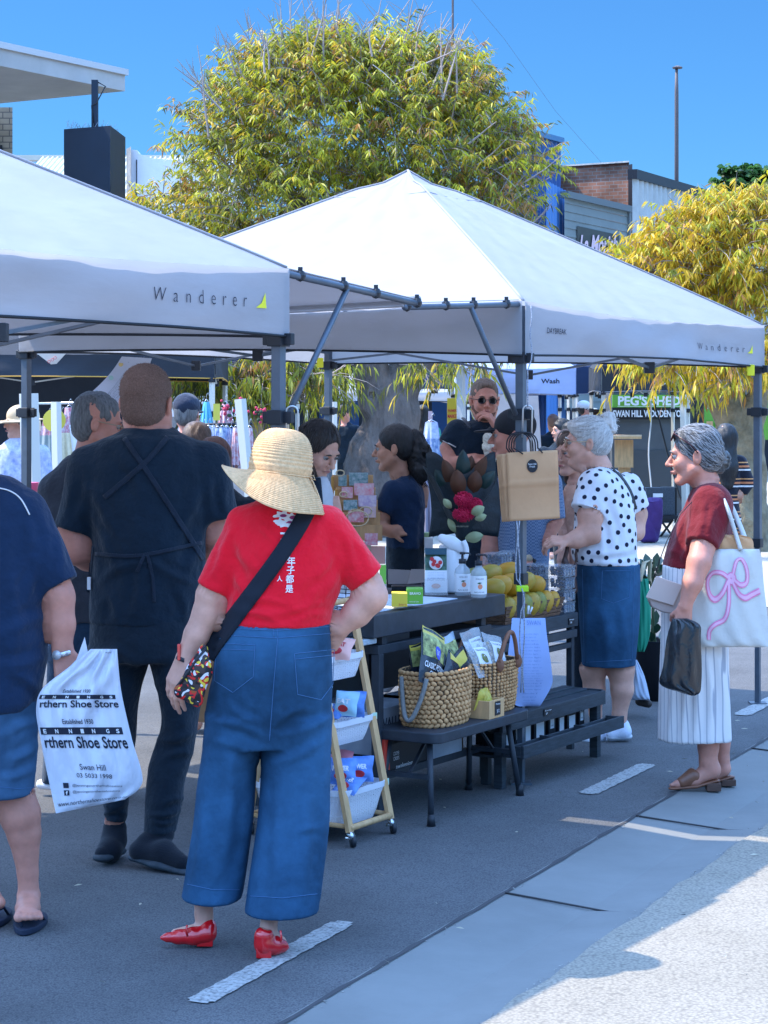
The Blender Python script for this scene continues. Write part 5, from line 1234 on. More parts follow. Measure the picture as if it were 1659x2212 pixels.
b = Blob(Y); b.loft([(922, 268, 374, 4, 56), (936, 248, 395, 2, 66), (958, 205, 440, 0, 80), (1010, 165, 478, 0, 92), (1080, 170, 475, 0, 100), (1140, 194, 448, 0, 104), (1230, 196, 446, 0, 104), (1310, 192, 438, 0, 100), (1345, 193, 436, 0, 97)], 18)
sleeve(b, (196, 1008, 0), (158, 1146, 0), 50, 44, 20); sleeve(b, (448, 1000, 0), (473, 1124, 0), 50, 44, 20)
sh = b.build('shirt', BLK_C, t, h=.0065, fold=(.005, (3.5, 3.5, 2), 8))
crease(sh, [(205, 1060, 260, 1160, 9, 11), (200, 1110, 245, 1230, 8, 11), (445, 1050, 395, 1150, 9, 11), (446, 1110, 400, 1240, 8, 11), (220, 1250, 300, 1215, 7, 9), (420, 1260, 330, 1215, 7, 9), (240, 1290, 250, 1340, 7, 9), (390, 1280, 395, 1345, 7, 9), (300, 1220, 290, 1330, 7, 10), (150, 1040, 140, 1120, 7, 10), (190, 1030, 168, 1120, 7, 9), (485, 1040, 490, 1110, 7, 9), (455, 1030, 462, 1110, 7, 9), (260, 980, 300, 1060, 6, 12), (390, 980, 350, 1060, 6, 12)]); bv = bvh_of(sh)
APR = cloth('apron', (.014, .024, .042))
q = MB()
for ln, w in (([(268, 946), (340, 1052), (440, 1208)], 11), ([(362, 944), (312, 1000), (225, 1075)], 11), ([(205, 1196), (300, 1200), (436, 1172)], 8), ([(318, 1198), (330, 1250), (333, 1300)], 7), ([(312, 1198), (296, 1235)], 7), ([(190, 1280), (200, 1180)], 6)):
    w_ = strip_on(bv, ln, w, Y, .0055, 30); q.add(w_.v, w_.f)
q.build('apron_strap', APR, t, True, solid=.0025)
q = MB(); c = P(196, 1258, Y-.02); q.box(c.x-.006, c.x+.006, c.y-.05, c.y-.03, c.z-.022, c.z+.022); q.build('apron_label', WHT, t)
b = Blob(Y); b.loft([(1325, 194, 436, 0, 93), (1380, 192, 440, 0, 100), (1424, 194, 440, 0, 98)], 10)
b.loft([(1400, 194, 324, 5, 82), (1550, 203, 302, 10, 64), (1640, 211, 288, 14, 50), (1740, 217, 275, 18, 36), (1776, 219, 273, 20, 32)], 20)
b.loft([(1400, 318, 441, -5, 84), (1537, 340, 438, -12, 70), (1620, 328, 430, -20, 58), (1700, 319, 404, -32, 46), (1790, 314, 386, -42, 38)], 10)
tr_ = b.build('trousers', BLK_C2, t, h=.007, fold=(.006, (3, 3, 3), 9)); crease(tr_, [(350, 1740, 400, 1725, 8, 7), (325, 1760, 385, 1750, 8, 7), (330, 1775, 380, 1772, 7, 5), (345, 1600, 420, 1580, 8, 9), (350, 1640, 410, 1625, 7, 8), (340, 1480, 430, 1440, 8, 10), (225, 1740, 270, 1735, 7, 6), (222, 1760, 270, 1757, 7, 5), (240, 1400, 300, 1440, 7, 10)])
KNIT = cloth('knit_black', (.008, .012, .02), bump=(240, .6, .003))
for pts, sol in (([(248, 1790, 20, 26), (246, 1815, 10, 27), (236, 1838, -20, 26), (222, 1845, -40, 18)], [(252, 1838, 30, 22), (222, 1852, -46, 22)]),
                 ([(350, 1800, -50, 27), (318, 1822, -60, 22), (300, 1838, -70, 20), (352, 1845, -80, 30), (392, 1866, -110, 20)], [(296, 1852, -62, 20), (345, 1866, -92, 24), (400, 1884, -125, 16)])):
    b = Blob(Y); b.chain(pts, 8); so = b.build('shoe', KNIT, t, h=.005)
    b = Blob(Y); b.chain([(a, c, w, r) for a, c, w, r in sol], 8, sq=((0, 0, 1), .45)); b.build('sole', mat('sole_dark', (.03, .045, .06), .7, noise=(30, .3)), so, h=.004)

# --- man in navy polo at the left edge -------------------------------------------------
Y = 6.62; t = person('man in a navy polo, denim shorts, thongs and silver watch at the left edge', Y, -40)
b = Blob(Y); hd = Head(b, (-70, 930, 0), 10, 0, 0, 1.05, True); hd.build(b); b.chain([(-70, 970, 0, 42), (-70, 1040, 0, 48)], 14)
b.loft([(1030, -130, -10, 0, 50), (1100, -180, 50, 0, 80), (1400, -185, 55, 0, 90), (1530, -180, 50, 0, 90)], 16)
b.chain([(62, 1120, 0, 40), (118, 1240, -8, 34), (130, 1290, -12, 31), (134, 1350, -18, 28), (134, 1402, -22, 22)], 10)
b.chain([(-200, 1120, 0, 40), (-240, 1300, 0, 30), (-250, 1450, -10, 20)], 10); hand(b, b.pt((-250, 1450, -10)), (0, 0, -1), (1, 0, 0), .4)
hand(b, b.pt((136, 1404, -24)), (.22, -.15, -1), (-.25, .9, .0), 1.15, 1.05, -1)
b.chain([(-10, 1540, 0, 62), (20, 1700, 0, 50), (43, 1760, 0, 44), (52, 1800, 2, 36), (60, 1885, 4, 22), (62, 1930, 4, 23)], 8)
b.chain([(62, 1935, 4, 25), (60, 1962, -40, 26), (60, 1972, -80, 22)], 8, sq=((0, 0, 1), .7))
for k, (du, dw, r) in enumerate(((-20, -112, 10.5), (-5, -114, 7.5), (7, -112, 7), (18, -106, 6.5), (28, -98, 6))): b.cone((60+du*.9, 1972, -80), (60+du, 1982-.0*k, dw), r*.9, r, 3)
b.chain([(-130, 1540, 0, 62), (-110, 1720, 0, 44), (-60, 1860, 20, 28), (-34, 1915, 30, 22), (-18, 1940, 10, 20), (-2, 1950, -30, 14)], 8)
b.build('body', SK_R, t, h=.005)
b = Blob(Y); b.loft([(1025, -125, -15, 0, 50), (1034, -150, 28, 0, 60), (1060, -185, 62, 0, 78), (1110, -215, 92, 0, 96), (1180, -225, 98, 0, 104), (1300, -225, 106, 0, 112), (1420, -228, 108, 0, 118), (1500, -225, 96, 0, 116), (1532, -222, 80, 0, 112)], 18)
sleeve(b, (50, 1110, 0), (131, 1266, -10), 52, 44, 24); sleeve(b, (-190, 1110, 0), (-245, 1260, 0), 50, 44, 20)
sh = b.build('polo_shirt', NAVY, t, h=.0065, fold=(.006, (3.2, 3.2, 1.8), 12))
crease(sh, [(70, 1130, 40, 1250, 9, 12), (95, 1170, 60, 1300, 9, 12), (105, 1330, 10, 1370, 8, 12), (100, 1420, 0, 1440, 8, 12), (20, 1450, 90, 1500, 7, 10), (120, 1150, 130, 1240, 7, 9), (90, 1120, 108, 1200, 7, 9), (30, 1250, 20, 1480, 8, 14)]); bv = bvh_of(sh)
decal_tube(bv, catmull([(-15, 1052), (20, 1060), (45, 1078), (64, 1112)], 6), Y, .0026, .003).build('piping', WHT, t, True)
b = Blob(Y); b.loft([(1500, -222, 84, 0, 108), (1560, -215, 86, 0, 106), (1620, -140, 84, 0, 96), (1716, -70, 80, 0, 84)], 10); b.loft([(1560, -215, -60, 0, 96), (1716, -205, -80, 0, 84)], 10, smooth=False)
ds = b.build('denim_shorts', DENL, t, h=.007, fold=(.005, (4, 4, 3), 13)); crease(ds, [(75, 1560, 10, 1590, 9, 9), (78, 1610, 20, 1640, 9, 9), (70, 1660, 5, 1680, 8, 8), (30, 1560, 20, 1700, 7, 10)]); stitches(bvh_of(ds), [[(0, 1700), (40, 1704), (78, 1700)]], Y, ds)
for c, w in (((61, 1979, -62), 1), ((-16, 1958, -20), 1)):
    q = MB(); A_ = P(c[0], c[1], Y+c[2]/680); A_.z = 0; L1 = .13; rw = .05
    q.prism([A_+Vector((rw*math.cos(a)*(1+.15*math.sin(a)), L1*.95*math.sin(a)+.03, .002)) for a in [k*PI/12 for k in range(24)]], (0, 0, .02)); fo = q.build('thong_sandal', mat('thong_navy', (.012, .02, .045), .7), t, bev=.004)
    q = MB(); tp = A_+Vector((-.010, -.055, .042)); q.tube([A_+Vector((-.046, .035, .02)), A_+Vector((-.036, -.01, .05)), tp, A_+Vector((-.010, -.06, .02))], .005, 6); q.tube([A_+Vector((.046, .035, .02)), A_+Vector((.036, -.005, .055)), tp], .005, 6); q.build('thong_strap', MATS['thong_navy'], fo, True)
q = MB(); wc = P(134, 1412, Y-.035); M = Matrix.Rotation(math.radians(-12), 3, 'Y'); q.lathe(wc, [(.031, -.008), (.0335, -.007), (.0335, .007), (.031, .008)], 24, M=M); wt = q.build('watch_band', mat('silver', (.6, .62, .64), .25, metal=.9, bump=(160, .6, .003)), t, True)
q = MB(); c = wc+Vector((-.010, -.037, 0)); q.cyl(c, c+Vector((-.002, -.006, 0)), .015, 24); q.build('watch_face', mat('dial', (.5, .52, .55), .3, metal=.4), wt, True)

# --- plastic shoe store bag -----------------------------------------------------------
Yb = 6.5; BAGW = mat('bag_plastic', (.66, .70, .80), .28, .5, noise=(3, .06), bump=(16, .9, .02), stretch=(1, 1, .35)); bt = thing('plastic_bag', 'crumpled white plastic bag lettered in black, carried by the man in the navy polo', 'plastic bag', P(190, 1600, Yb))
left = [(1402, 196), (1440, 150), (1487, 92), (1533, 78), (1600, 88), (1680, 104), (1757, 121)]; right = [(1402, 253), (1440, 256), (1487, 261), (1533, 270), (1600, 286), (1688, 308), (1727, 270)]
LV = catmull([(y, x) for y, x in left], 8); RV = catmull([(y, x) for y, x in right], 8)
def bagf(x, y, side=1):
    i = y*(len(LV)-1); k = min(int(i), len(LV)-2); f = i-k; l = LV[k]*(1-f)+LV[k+1]*f; r_ = RV[k]*(1-f)+RV[k+1]*f
    u = l[1]+(r_[1]-l[1])*x; v = l[0]+(r_[0]-l[0])*x
    bul = (math.sin(PI*x)**.6)*(math.sin(PI*min(1, y*.92+.08))**.5)
    fold = .006*math.sin(x*17+y*3)*(1-y)**.8+.0035*math.sin(x*31-y*6)+.004*math.sin(x*9+y*14)+.003*math.sin(x*23+y*21)
    return P(u, v, Yb-side*(.035*bul)+fold*(.4+bul))
mb = MB()
for s in (1, -1): mb.grid(lambda x, y, s=s: bagf(x if s < 0 else 1-x, y, s), 50, 60)
mb.build('bag_body', BAGW, bt, True)
mb = MB(); mb.add([P(183, 1376, Yb+.03), P(192, 1420, Yb+.03), P(205, 1462, Yb+.02), P(160, 1470, Yb+.02), P(165, 1425, Yb+.03), P(150, 1440, Yb+.02)], [(0, 4, 3, 2, 1), (4, 5, 3)]); mb.build('bag_handle', BAGW, bt, solid=.002)
def bagtxt(txt, x0, x1, y0, y1, m=INK, sk=.0, bgy=None, **kw):
    mb = MB(); text_on(mb, txt, lambda x, y: bagf(x, y)+Vector((0, -.0035, 0)), x0, x1, y1, y0, **kw); return mb.build('lettering', m, bt)
for base in (.385, .60):
    bagtxt('Established 1930', .28, .62, base-.045, base-.018, bold=.01)
    mb = MB(); mb.grid(lambda x, y, b_=base: bagf(.02+.90*x, b_+.036*y)+Vector((0, -.0025, 0)), 30, 2); mb.build('print_band', INK, bt)
    for ch, x in zip('ENNINGS', (.05, .18, .33, .46, .585, .74, .85)): bagtxt(ch, x, x+.035, base+.008, base+.030, WHT, bold=.03)
    bagtxt('rthern Shoe Store', .04, .94, base+.045, base+.10, bold=.02)
bagtxt('Swan Hill', .36, .63, .765, .79, bold=.0); bagtxt('03 5033 1998', .31, .68, .805, .825)
bagtxt('@jenningsnorthernshoestore', .25, .80, .857, .872); bagtxt('@jenningsnorthernshoestore', .25, .80, .887, .902); bagtxt('www.northernshoestore.com.au', .05, .96, .935, .96)
bagtxt('epi', .62, .80, .035, .055)
for y in (.853, .886):
    mb = MB(); mb.grid(lambda a, c, y=y: bagf(.15+.06*a, y+.023*c)+Vector((0, -.003, 0)), 3, 3); ic = mb.build('icon', INK, bt)
    if y > .87: mb = MB(); text_on(mb, 'f', lambda a, c: bagf(a, c)+Vector((0, -.005, 0)), .17, .195, .905, .889, bold=.03); mb.build('icon_letter', WHT, ic)

# --- man in grey tee with glasses ------------------------------------------------------
Y = 8.75; t = person('grey haired man in glasses and a charcoal T-shirt, half hidden behind the man in black', Y, 190)
b = Blob(Y); hd = Head(b, (214, 914, 0), 98, 14, 0, 1.05, True); hd.build(b)
b.chain([(204, 940, 8, 33), (192, 1005, 10, 38)], 14); b.loft([(985, 150, 235, 0, 40), (1040, 110, 270, 0, 60), (1250, 110, 280, 0, 70), (1330, 110, 275, 0, 70)], 14)
b.chain([(130, 1060, -10, 36), (160, 1180, -20, 28), (178, 1250, -30, 21), (180, 1325, -36, 13)], 8); hand(b, b.pt((180, 1325, -36)), (.0, 0, -1), (.8, .3, 0), .6, 1, -1)
b.build('body', SK_R, t, h=.006); hd.bits(t, HGR, glasses=(mat('frame_tan', (.4, .28, .18), .4), CLR))
def ex(hb): 
    hd.ell(hb, (0, .04, -.03), (.070, .066, .065), .02)
hb = hd.cap_hair(Y, 1.0, face=(0, -.122, -.015, .092, .088, .098), extra=ex)
for x in (-1, 1): hd.ell(hb, (x*.092, .004, -.016), (.011, .018, .026), .003, True)
hb.build('hair', HGR, t, h=.005, fold=(.004, (26, 26, 12), 4))
CHAR = cloth('charcoal', (.035, .04, .055))
b = Blob(Y); b.loft([(984, 150, 225, 6, 40), (1000, 130, 250, 0, 56), (1040, 104, 280, 0, 72), (1110, 92, 285, 0, 80), (1250, 95, 285, 0, 86), (1340, 100, 285, 0, 86)], 14); sleeve(b, (122, 1060, -8), (152, 1190, -22), 40, 34, 18)
b.build('t_shirt', CHAR, t, h=.007, fold=(.008, (4, 4, 2.5), 21))
b = Blob(Y); b.loft([(1320, 102, 280, 0, 80), (1420, 104, 280, 0, 80)], 8); b.loft([(1400, 104, 190, 0, 56), (1600, 96, 150, 0, 40), (1690, 90, 130, 0, 30)], 14); b.loft([(1400, 190, 280, 0, 56), (1690, 220, 268, 0, 30)], 14)
b.build('trousers', cloth('denim_dark', (.012, .035, .07)), t, h=.009)
for u, v in ((103, 1694), (245, 1700)): b = Blob(Y); b.chain([(u-14, v, 0, 11), (u+16, v+4, -20, 9)], 5); b.build('shoe', SOLE, t, h=.006)

# --- dark haired woman looking down ----------------------------------------------------
Y = 9.3; t = person('dark haired woman looking down, partly hidden behind the straw hat', Y, 690)
b = Blob(Y); hd = Head(b, (691, 970, 0), 48, 32, 0, 1.0); hd.build(b); b.chain([(680, 1000, 10, 24), (670, 1060, 14, 26)], 12)
b.loft([(1050, 640, 700, 12, 30), (1080, 600, 715, 12, 44), (1200, 600, 715, 12, 50), (1300, 600, 715, 12, 50)], 12); b.chain([(712, 1080, 0, 22), (735, 1180, -10, 18), (760, 1230, -60, 13)], 8)
b.build('body', SK_F, t, h=.005); hd.bits(t, HD)
def ex(hb): hd.ell(hb, (-.02, .09, -.01), (.05, .05, .07), .03)
ho = hd.cap_hair(Y, 1.0, face=(0, -.118, -.008, .074, .088, .104), extra=ex).build('hair', HD, t, h=.005, fold=(.0015, (50, 50, 20), 4)); strands(ho, P(664, 1010, Y), 260, t, mat('hair_sheen', (.06, .045, .04), .4), 6, 8, .016, .0010, .2)  # lighter brown strands combed over the dark hair for colour variation
q = MB(); r = random.Random(3)
for k in range(60):
    a = r.uniform(0, 1); x0 = 655+16*a+r.uniform(-4, 4); q.tube([P(x0-6, 925+r.uniform(0, 30), Y+r.uniform(-.05, .05)), P(x0+r.uniform(-3, 3), 980, Y-.03+r.uniform(-.03, .03)), P(x0+8+6*a, 1040, Y-.04+r.uniform(-.02, .02)), P(x0+16+4*a, 1100+r.uniform(-5, 15), Y-.04)], .003, 5)
q.build('long_hair', HBR, t, True)
b = Blob(Y); b.loft([(1028, 680, 706, 0, 16), (1050, 665, 716, 4, 36), (1090, 640, 724, 8, 52), (1200, 610, 728, 10, 60), (1300, 606, 730, 10, 60)], 12); b.build('jacket', cloth('pale_jacket', (.55, .58, .64)), t, h=.007, fold=(.004, (6, 6, 3), 2))
b = Blob(Y); b.loft([(1030, 672, 694, -26, 12), (1100, 668, 700, -42, 18), (1200, 660, 700, -50, 18)], 6); b.build('dark_top', BLK_C, t, h=.006)

# --- woman with ponytail ---------------------------------------------------------------
Y = 10.7; t = person('woman in a navy T-shirt with a curly dark ponytail and a white earbud', Y, 870)
b = Blob(Y); hd = Head(b, (850, 968, 0), -98, 6, 0, .98); hd.build(b); b.chain([(856, 985, 0, 19), (868, 1045, 0, 24)], 12)
b.loft([(1030, 850, 895, 0, 24), (1060, 836, 912, 0, 42), (1180, 838, 914, 0, 46), (1300, 836, 914, 0, 50)], 12)
b.chain([(850, 1062, -30, 24), (822, 1110, -34, 19), (812, 1135, -36, 17), (845, 1150, -50, 12)], 6); hand(b, b.pt((843, 1150, -48)), (1, .1, .1), (0, .6, -.8), .4, .9)
b.chain([(905, 1062, 20, 22), (900, 1140, -20, 17), (850, 1146, -50, 12)], 6); b.build('body', SK_T, t, h=.006); hd.bits(t, HB)
def ex(hb): hd.ell(hb, (0, .06, .03), (.06, .05, .06), .02)
hb = hd.cap_hair(Y, 1.0, face=(0, -.116, -.018, .080, .084, .098), extra=ex)
for x in (-1, 1): hd.ell(hb, (x*.085, .006, -.015), (.016, .022, .030), .004, True)
hb.build('hair', HB, t, h=.005, fold=(.0015, (50, 50, 20), 4))
b = Blob(Y); b.chain([(878, 938, 4, 10), (892, 948, 4, 20), (904, 980, 4, 25), (908, 1015, 2, 24), (908, 1040, 0, 14)], 12); b.build('ponytail', HB, t, h=.006, fold=(.012, (24, 24, 16), 5))
q = MB(); r = random.Random(4)
for k in range(110):
    u0 = 905+r.uniform(-22, 22); v0 = r.uniform(945, 1020); ph = r.uniform(0, 6); pts = [P(u0+(8+j)*.5*math.sin(j*1.1+ph)+j*r.uniform(-.3, .8), v0+j*6, Y+r.uniform(-.06, .06)) for j in range(7)]; q.tube(pts, .0016, 4)
q.build('curls', HB, t, True)
b = Blob(Y); b.loft([(1022, 852, 884, 0, 18), (1036, 845, 900, 0, 30), (1060, 832, 915, 0, 46), (1110, 832, 920, 0, 50), (1185, 834, 918, 0, 52)], 12); sleeve(b, (850, 1062, -28), (826, 1108, -36), 26, 22, 12)
b.build('t_shirt', NAVY, t, h=.006, fold=(.005, (6, 6, 4), 31)); b = Blob(Y); b.loft([(1176, 834, 917, 0, 50), (1300, 832, 918, 0, 54), (1420, 832, 918, 0, 50)], 8); b.build('trousers', BLK_C2, t, h=.009)
q = MB(); q.sph(hd.T(-.089, .004, -.014), .007, 8); q.tube([Vector(hd.T(-.092, .0, -.014)), Vector(hd.T(-.092, -.006, -.036))], .003, 6); q.build('earbud', WHT, t, True)

# --- man in sunglasses eating a wrap ---------------------------------------------------
Y = 11.5; t = person('bearded man in round sunglasses and a dark polo eating a paper wrapped roll', Y, 1040)
b = Blob(Y); hd = Head(b, (1047, 864, 0), 6, 4, 2, .97, True); hd.build(b); b.chain([(1047, 885, 4, 22), (1047, 925, 6, 25)], 12)
b.loft([(915, 1012, 1078, 4, 26), (940, 985, 1098, 4, 42), (1100, 985, 1095, 4, 50), (1300, 985, 1090, 4, 50)], 12)
b.chain([(985, 935, 0, 22), (968, 968, -6, 17), (975, 1000, -20, 15), (1025, 990, -60, 11)], 6); hand(b, b.pt((1024, 990, -60)), (1, -.1, -.1), (.2, -.5, .8), .9, 1.0, -1)
b.chain([(1095, 935, 0, 22), (1108, 990, -6, 17), (1080, 940, -50, 11), (1073, 925, -58, 10)], 6); hand(b, b.pt((1073, 925, -58)), (-.5, -.1, .8), (-.6, .3, -.5), .8, .95)
b.build('body', SK_R, t, h=.0055)
hd.bits(t, HBR, glasses=(PLAST, GLS)); 
hb = hd.cap_hair(Y, .965, face=(0, -.112, -.018, .096, .092, .105), extra=lambda hb: hd.ell(hb, (.005, -.03, .090), (.050, .045, .018), .02))
hb.build('hair', hairm('mid_brown', (.15, .105, .08)), t, h=.005, fold=(.002, (40, 40, 30), 4))
bb = Blob(Y); 
for x in (-1, 1): hd.cone(bb, (x*.054, -.01, -.045), (x*.02, -.068, -.095), .022, .022, .012)
hd.ell(bb, (0, -.074, -.094), (.026, .022, .022), .01); hd.ell(bb, (0, -.094, -.062), (.026, .018, .013), .006, True); bb.build('beard', mat('stubble', (.16, .08, .055), .9, noise=(200, .5), bump=(300, .8, .002)), t, h=.005)
b = Blob(Y); b.loft([(905, 1020, 1074, 6, 24), (918, 1000, 1090, 4, 34), (940, 974, 1106, 4, 46), (1000, 972, 1108, 4, 52), (1150, 980, 1100, 4, 52), (1250, 980, 1098, 4, 52)], 12); sleeve(b, (988, 932, 0), (966, 962, -8), 27, 23, 14); sleeve(b, (1092, 932, 0), (1108, 972, -6), 26, 22, 14)
sh = b.build('polo_shirt', cloth('ink_navy', (.006, .018, .036)), t, h=.006, fold=(.005, (6, 6, 4), 41)); bv = bvh_of(sh)
mb = MB(); mb.tube([P(1000, 903, Y-.09), P(1008, 912, Y-.14), (P(1016, 925, Y-.16))], .012, 8, flat=.4); mb.build('pack_strap', mat('strap_dark', (.02, .03, .05), .35, .6), t, True)
q = decal_tube(bv, [(1016, 886), (1022, 900), (1027, 908)], Y, .003, .003); w_ = decal_tube(bv, [(957, 952), (970, 958), (985, 966)], Y, .003, .003); q.add(w_.v, w_.f); q.build('collar_trim', WHT, t, True)
b = Blob(Y); b.loft([(1240, 982, 1096, 4, 50), (1400, 982, 1096, 4, 50), (1460, 985, 1090, 4, 40)], 8); b.build('trousers', BLK_C2, t, h=.01)
WRP = mat('wrap_paper', (.66, .64, .55), .7, noise=(30, .15), bump=(60, .8, .006)); w = thing('food_wrap', 'white paper wrapped roll in the hand of the man in sunglasses', 'food', P(1056, 970, Y-.17))
b = Blob(Y-.17); b.chain([(1054, 945, 0, 11), (1056, 965, 0, 14), (1060, 985, 0, 12), (1064, 996, 0, 8)], 5); b.build('paper', WRP, w, h=.004, fold=(.006, (50, 50, 30), 3))

# --- man in black cap ------------------------------------------------------------------
Y = 10.6; t = person('man in a black cap and blue checked shirt looking left behind the brown paper bags', Y, 1120)
b = Blob(Y); hd = Head(b, (1105, 940, 0), -92, 4, 0, 1.04, True); hd.build(b); b.chain([(1112, 965, 0, 24), (1120, 1020, 0, 28)], 12)
b.loft([(1005, 1090, 1150, 0, 30), (1050, 1080, 1190, 0, 48), (1230, 1080, 1180, 0, 56)], 12)
b.chain([(1185, 1050, -10, 26), (1196, 1120, -16, 22), (1178, 1165, -30, 18), (1148, 1205, -50, 12)], 7); hand(b, b.pt((1148, 1206, -50)), (-.3, -.2, -1), (-.9, 0, 0), .5)
b.chain([(1072, 1060, 10, 24), (1058, 1140, 0, 18), (1055, 1190, -20, 15), (1048, 1215, -30, 12)], 7); hand(b, b.pt((1048, 1214, -30)), (-.1, -.2, -1), (.9, 0, 0), .5)
b.build('body', SK_R, t, h=.006); hd.bits(t, HGR)
b = Blob(Y); hd.ell(b, (0, .022, .045), (.084, .104, .088)); b2 = b; hd.ell(b, (0, -.01, -.075), (.12, .16, .085), .003, True); hd.cone(b, (-.035, -.10, .036), (.035, -.10, .036), .012, .012, .01); hd.ell(b, (0, -.125, .030), (.062, .062, .007), .01)
ct = thing('cap', 'black baseball cap worn by the man in the checked shirt', 'cap', hd.T(0, 0, .05).tolist()); b.build('cap_body', mat('cap_black', (.012, .015, .022), .8, bump=(80, .3, .003)), ct, h=.005)
CHK = cloth('check', (.10, .16, .28), bump=(60, .5, .006)); N, K, B = nodes(CHK); ck = N.new('ShaderNodeTexChecker'); ck.inputs['Scale'].default_value = 120; ck.inputs[1].default_value = (.10, .17, .30, 1); ck.inputs[2].default_value = (.22, .30, .45, 1)
tc = N.new('ShaderNodeTexCoord'); K.new(tc.outputs['Object'], ck.inputs[0]); K.new(ck.outputs[0], B.inputs['Base Color'])
b = Blob(Y); b.loft([(1008, 1096, 1146, 0, 28), (1022, 1082, 1172, 0, 38), (1050, 1064, 1200, 0, 54), (1120, 1062, 1192, 0, 60), (1210, 1066, 1186, 0, 62), (1232, 1068, 1184, 0, 62)], 12); sleeve(b, (1184, 1046, -8), (1196, 1124, -16), 32, 27, 16); sleeve(b, (1076, 1058, 8), (1066, 1118, 4), 26, 22, 12)
b.build('checked_shirt', CHK, t, h=.006, fold=(.005, (6, 6, 3), 51)); b = Blob(Y); b.loft([(1226, 1068, 1184, 0, 58), (1360, 1066, 1186, 0, 60), (1500, 1070, 1180, 0, 50)], 8); b.build('jeans', mat('denim_grey', (.08, .11, .16), .9, noise=(4, .3)), t, h=.01)
q = MB(); c = P(1146, 1207, Y-.125); q.lathe(c, [(.029, -.01), (.031, -.008), (.031, .008), (.029, .01)], 20, M=Matrix.Rotation(math.radians(30), 3, 'Y')); wb = q.build('watch_strap', PLAST, t, True); q = MB(); q.cyl(c+Vector((-.01, -.03, .005)), c+Vector((-.012, -.038, .005)), .019, 20); q.build('watch_face', mat('watch_gold', (.6, .5, .35), .3), wb, True)

# --- woman with hair band --------------------------------------------------------------
Y = 10.95; t = person('young woman with long dark hair and a peach top behind the polka dot top', Y, 1235)
b = Blob(Y); hd = Head(b, (1236, 978, 0), -52, 6, 0, .98); hd.build(b); b.chain([(1244, 995, 6, 17), (1250, 1050, 8, 20)], 12)
b.loft([(1040, 1228, 1275, 6, 24), (1070, 1218, 1300, 6, 40), (1250, 1220, 1300, 6, 44)], 12); b.chain([(1228, 1068, 0, 19), (1222, 1150, -6, 15), (1216, 1210, -16, 12), (1212, 1240, -20, 9)], 7); hand(b, b.pt((1212, 1240, -20)), (0, -.2, -1), (.9, 0, 0), .4, .9)
b.build('body', SK_F, t, h=.006); hd.bits(t, HD, lips=mat('lips_pink', (.42, .12, .13), .5))
def ex(hb): hd.cone(hb, (.03, .06, -.02), (.0, .075, -.20), .055, .035, .03); hd.cone(hb, (-.06, .01, .0), (-.05, .0, -.15), .030, .022, .02)
hd.cap_hair(Y, 1.02, face=(0, -.105, -.04, .073, .078, .098), extra=ex).build('hair', HBR, t, h=.006, fold=(.003, (40, 40, 12), 4))
q = MB(); q.tube([Vector(hd.T(.083*math.cos(a)*1.01, -.03, .045+.083*math.sin(a))) for a in [k*PI/12 for k in range(13)]], .005, 6); q.build('hair_band', mat('band_pearl', (.5, .4, .38), .4), t, True)
b = Blob(Y); b.loft([(1045, 1226, 1282, 6, 26), (1068, 1216, 1300, 6, 42), (1160, 1218, 1300, 6, 46), (1250, 1222, 1300, 6, 46)], 10); b.build('peach_top', cloth('peach', (.62, .36, .27)), t, h=.007, fold=(.004, (8, 8, 4), 2)); b = Blob(Y); b.loft([(1240, 1222, 1300, 6, 46), (1500, 1232, 1290, 6, 36)], 8); b.build('trousers', BLK_C2, t, h=.01)

# --- polka dot woman -------------------------------------------------------------------
Y = 10.17; t = person('white haired woman in a polka dot top and blue denim skirt', Y, 1310)
b = Blob(Y); hd = Head(b, (1265, 956, 0), -92, 2, 0, 1.03); hd.build(b); b.chain([(1280, 975, 2, 24), (1302, 1035, 4, 32)], 14); hd.ell(b, (0, -.03, -.115), (.035, .035, .025), .02)
b.loft([(1025, 1268, 1340, 4, 34), (1060, 1250, 1366, 4, 50), (1210, 1250, 1376, 4, 60), (1240, 1250, 1380, 4, 64)], 14)
b.chain([(1290, 1055, -40, 34), (1278, 1110, -48, 30), (1276, 1150, -52, 27), (1245, 1165, -60, 19), (1226, 1168, -66, 13)], 8); hand(b, b.pt((1228, 1168, -66)), (-1, -.1, .0), (0, .5, -.8), .7, .95, -1)
b.chain([(1362, 1050, 40, 28), (1376, 1110, 46, 22), (1374, 1150, 36, 18), (1330, 1180, -20, 14)], 8)
b.chain([(1282, 1400, 10, 30), (1281, 1445, 10, 28), (1284, 1490, 14, 23), (1286, 1540, 16, 13), (1292, 1580, 10, 12)], 8); b.chain([(1342, 1400, -5, 32), (1341, 1445, -5, 29), (1344, 1490, -8, 24), (1338, 1545, -10, 15), (1342, 1575, -10, 14)], 8)
b.build('body', SK_F, t, h=.0055)
hd.bits(t, HW, glasses=(mat('frame_gold', (.5, .35, .22), .35, metal=.5), CLR))
hb = hd.cap_hair(Y, 1.01, face=(0, -.120, -.025, .084, .088, .102), extra=lambda hb: (hd.ell(hb, (0, .055, .01), (.068, .066, .076), .02), hd.ell(hb, (0, -.03, .078), (.062, .055, .036), .02)))
for x in (-1, 1): hd.ell(hb, (x*.088, .006, -.015), (.018, .024, .032), .004, True)
ho = hb.build('hair', HW, t, h=.005, fold=(.002, (24, 24, 50), 4)); strands(ho, P(1312, 915, Y), 700, t, HW, 2, 9, .014, .0013, .1); strands(ho, P(1312, 915, Y), 160, t, mat('hair_grey_strand', (.34, .32, .31), .6), 3, 9, .014, .0011, .1)
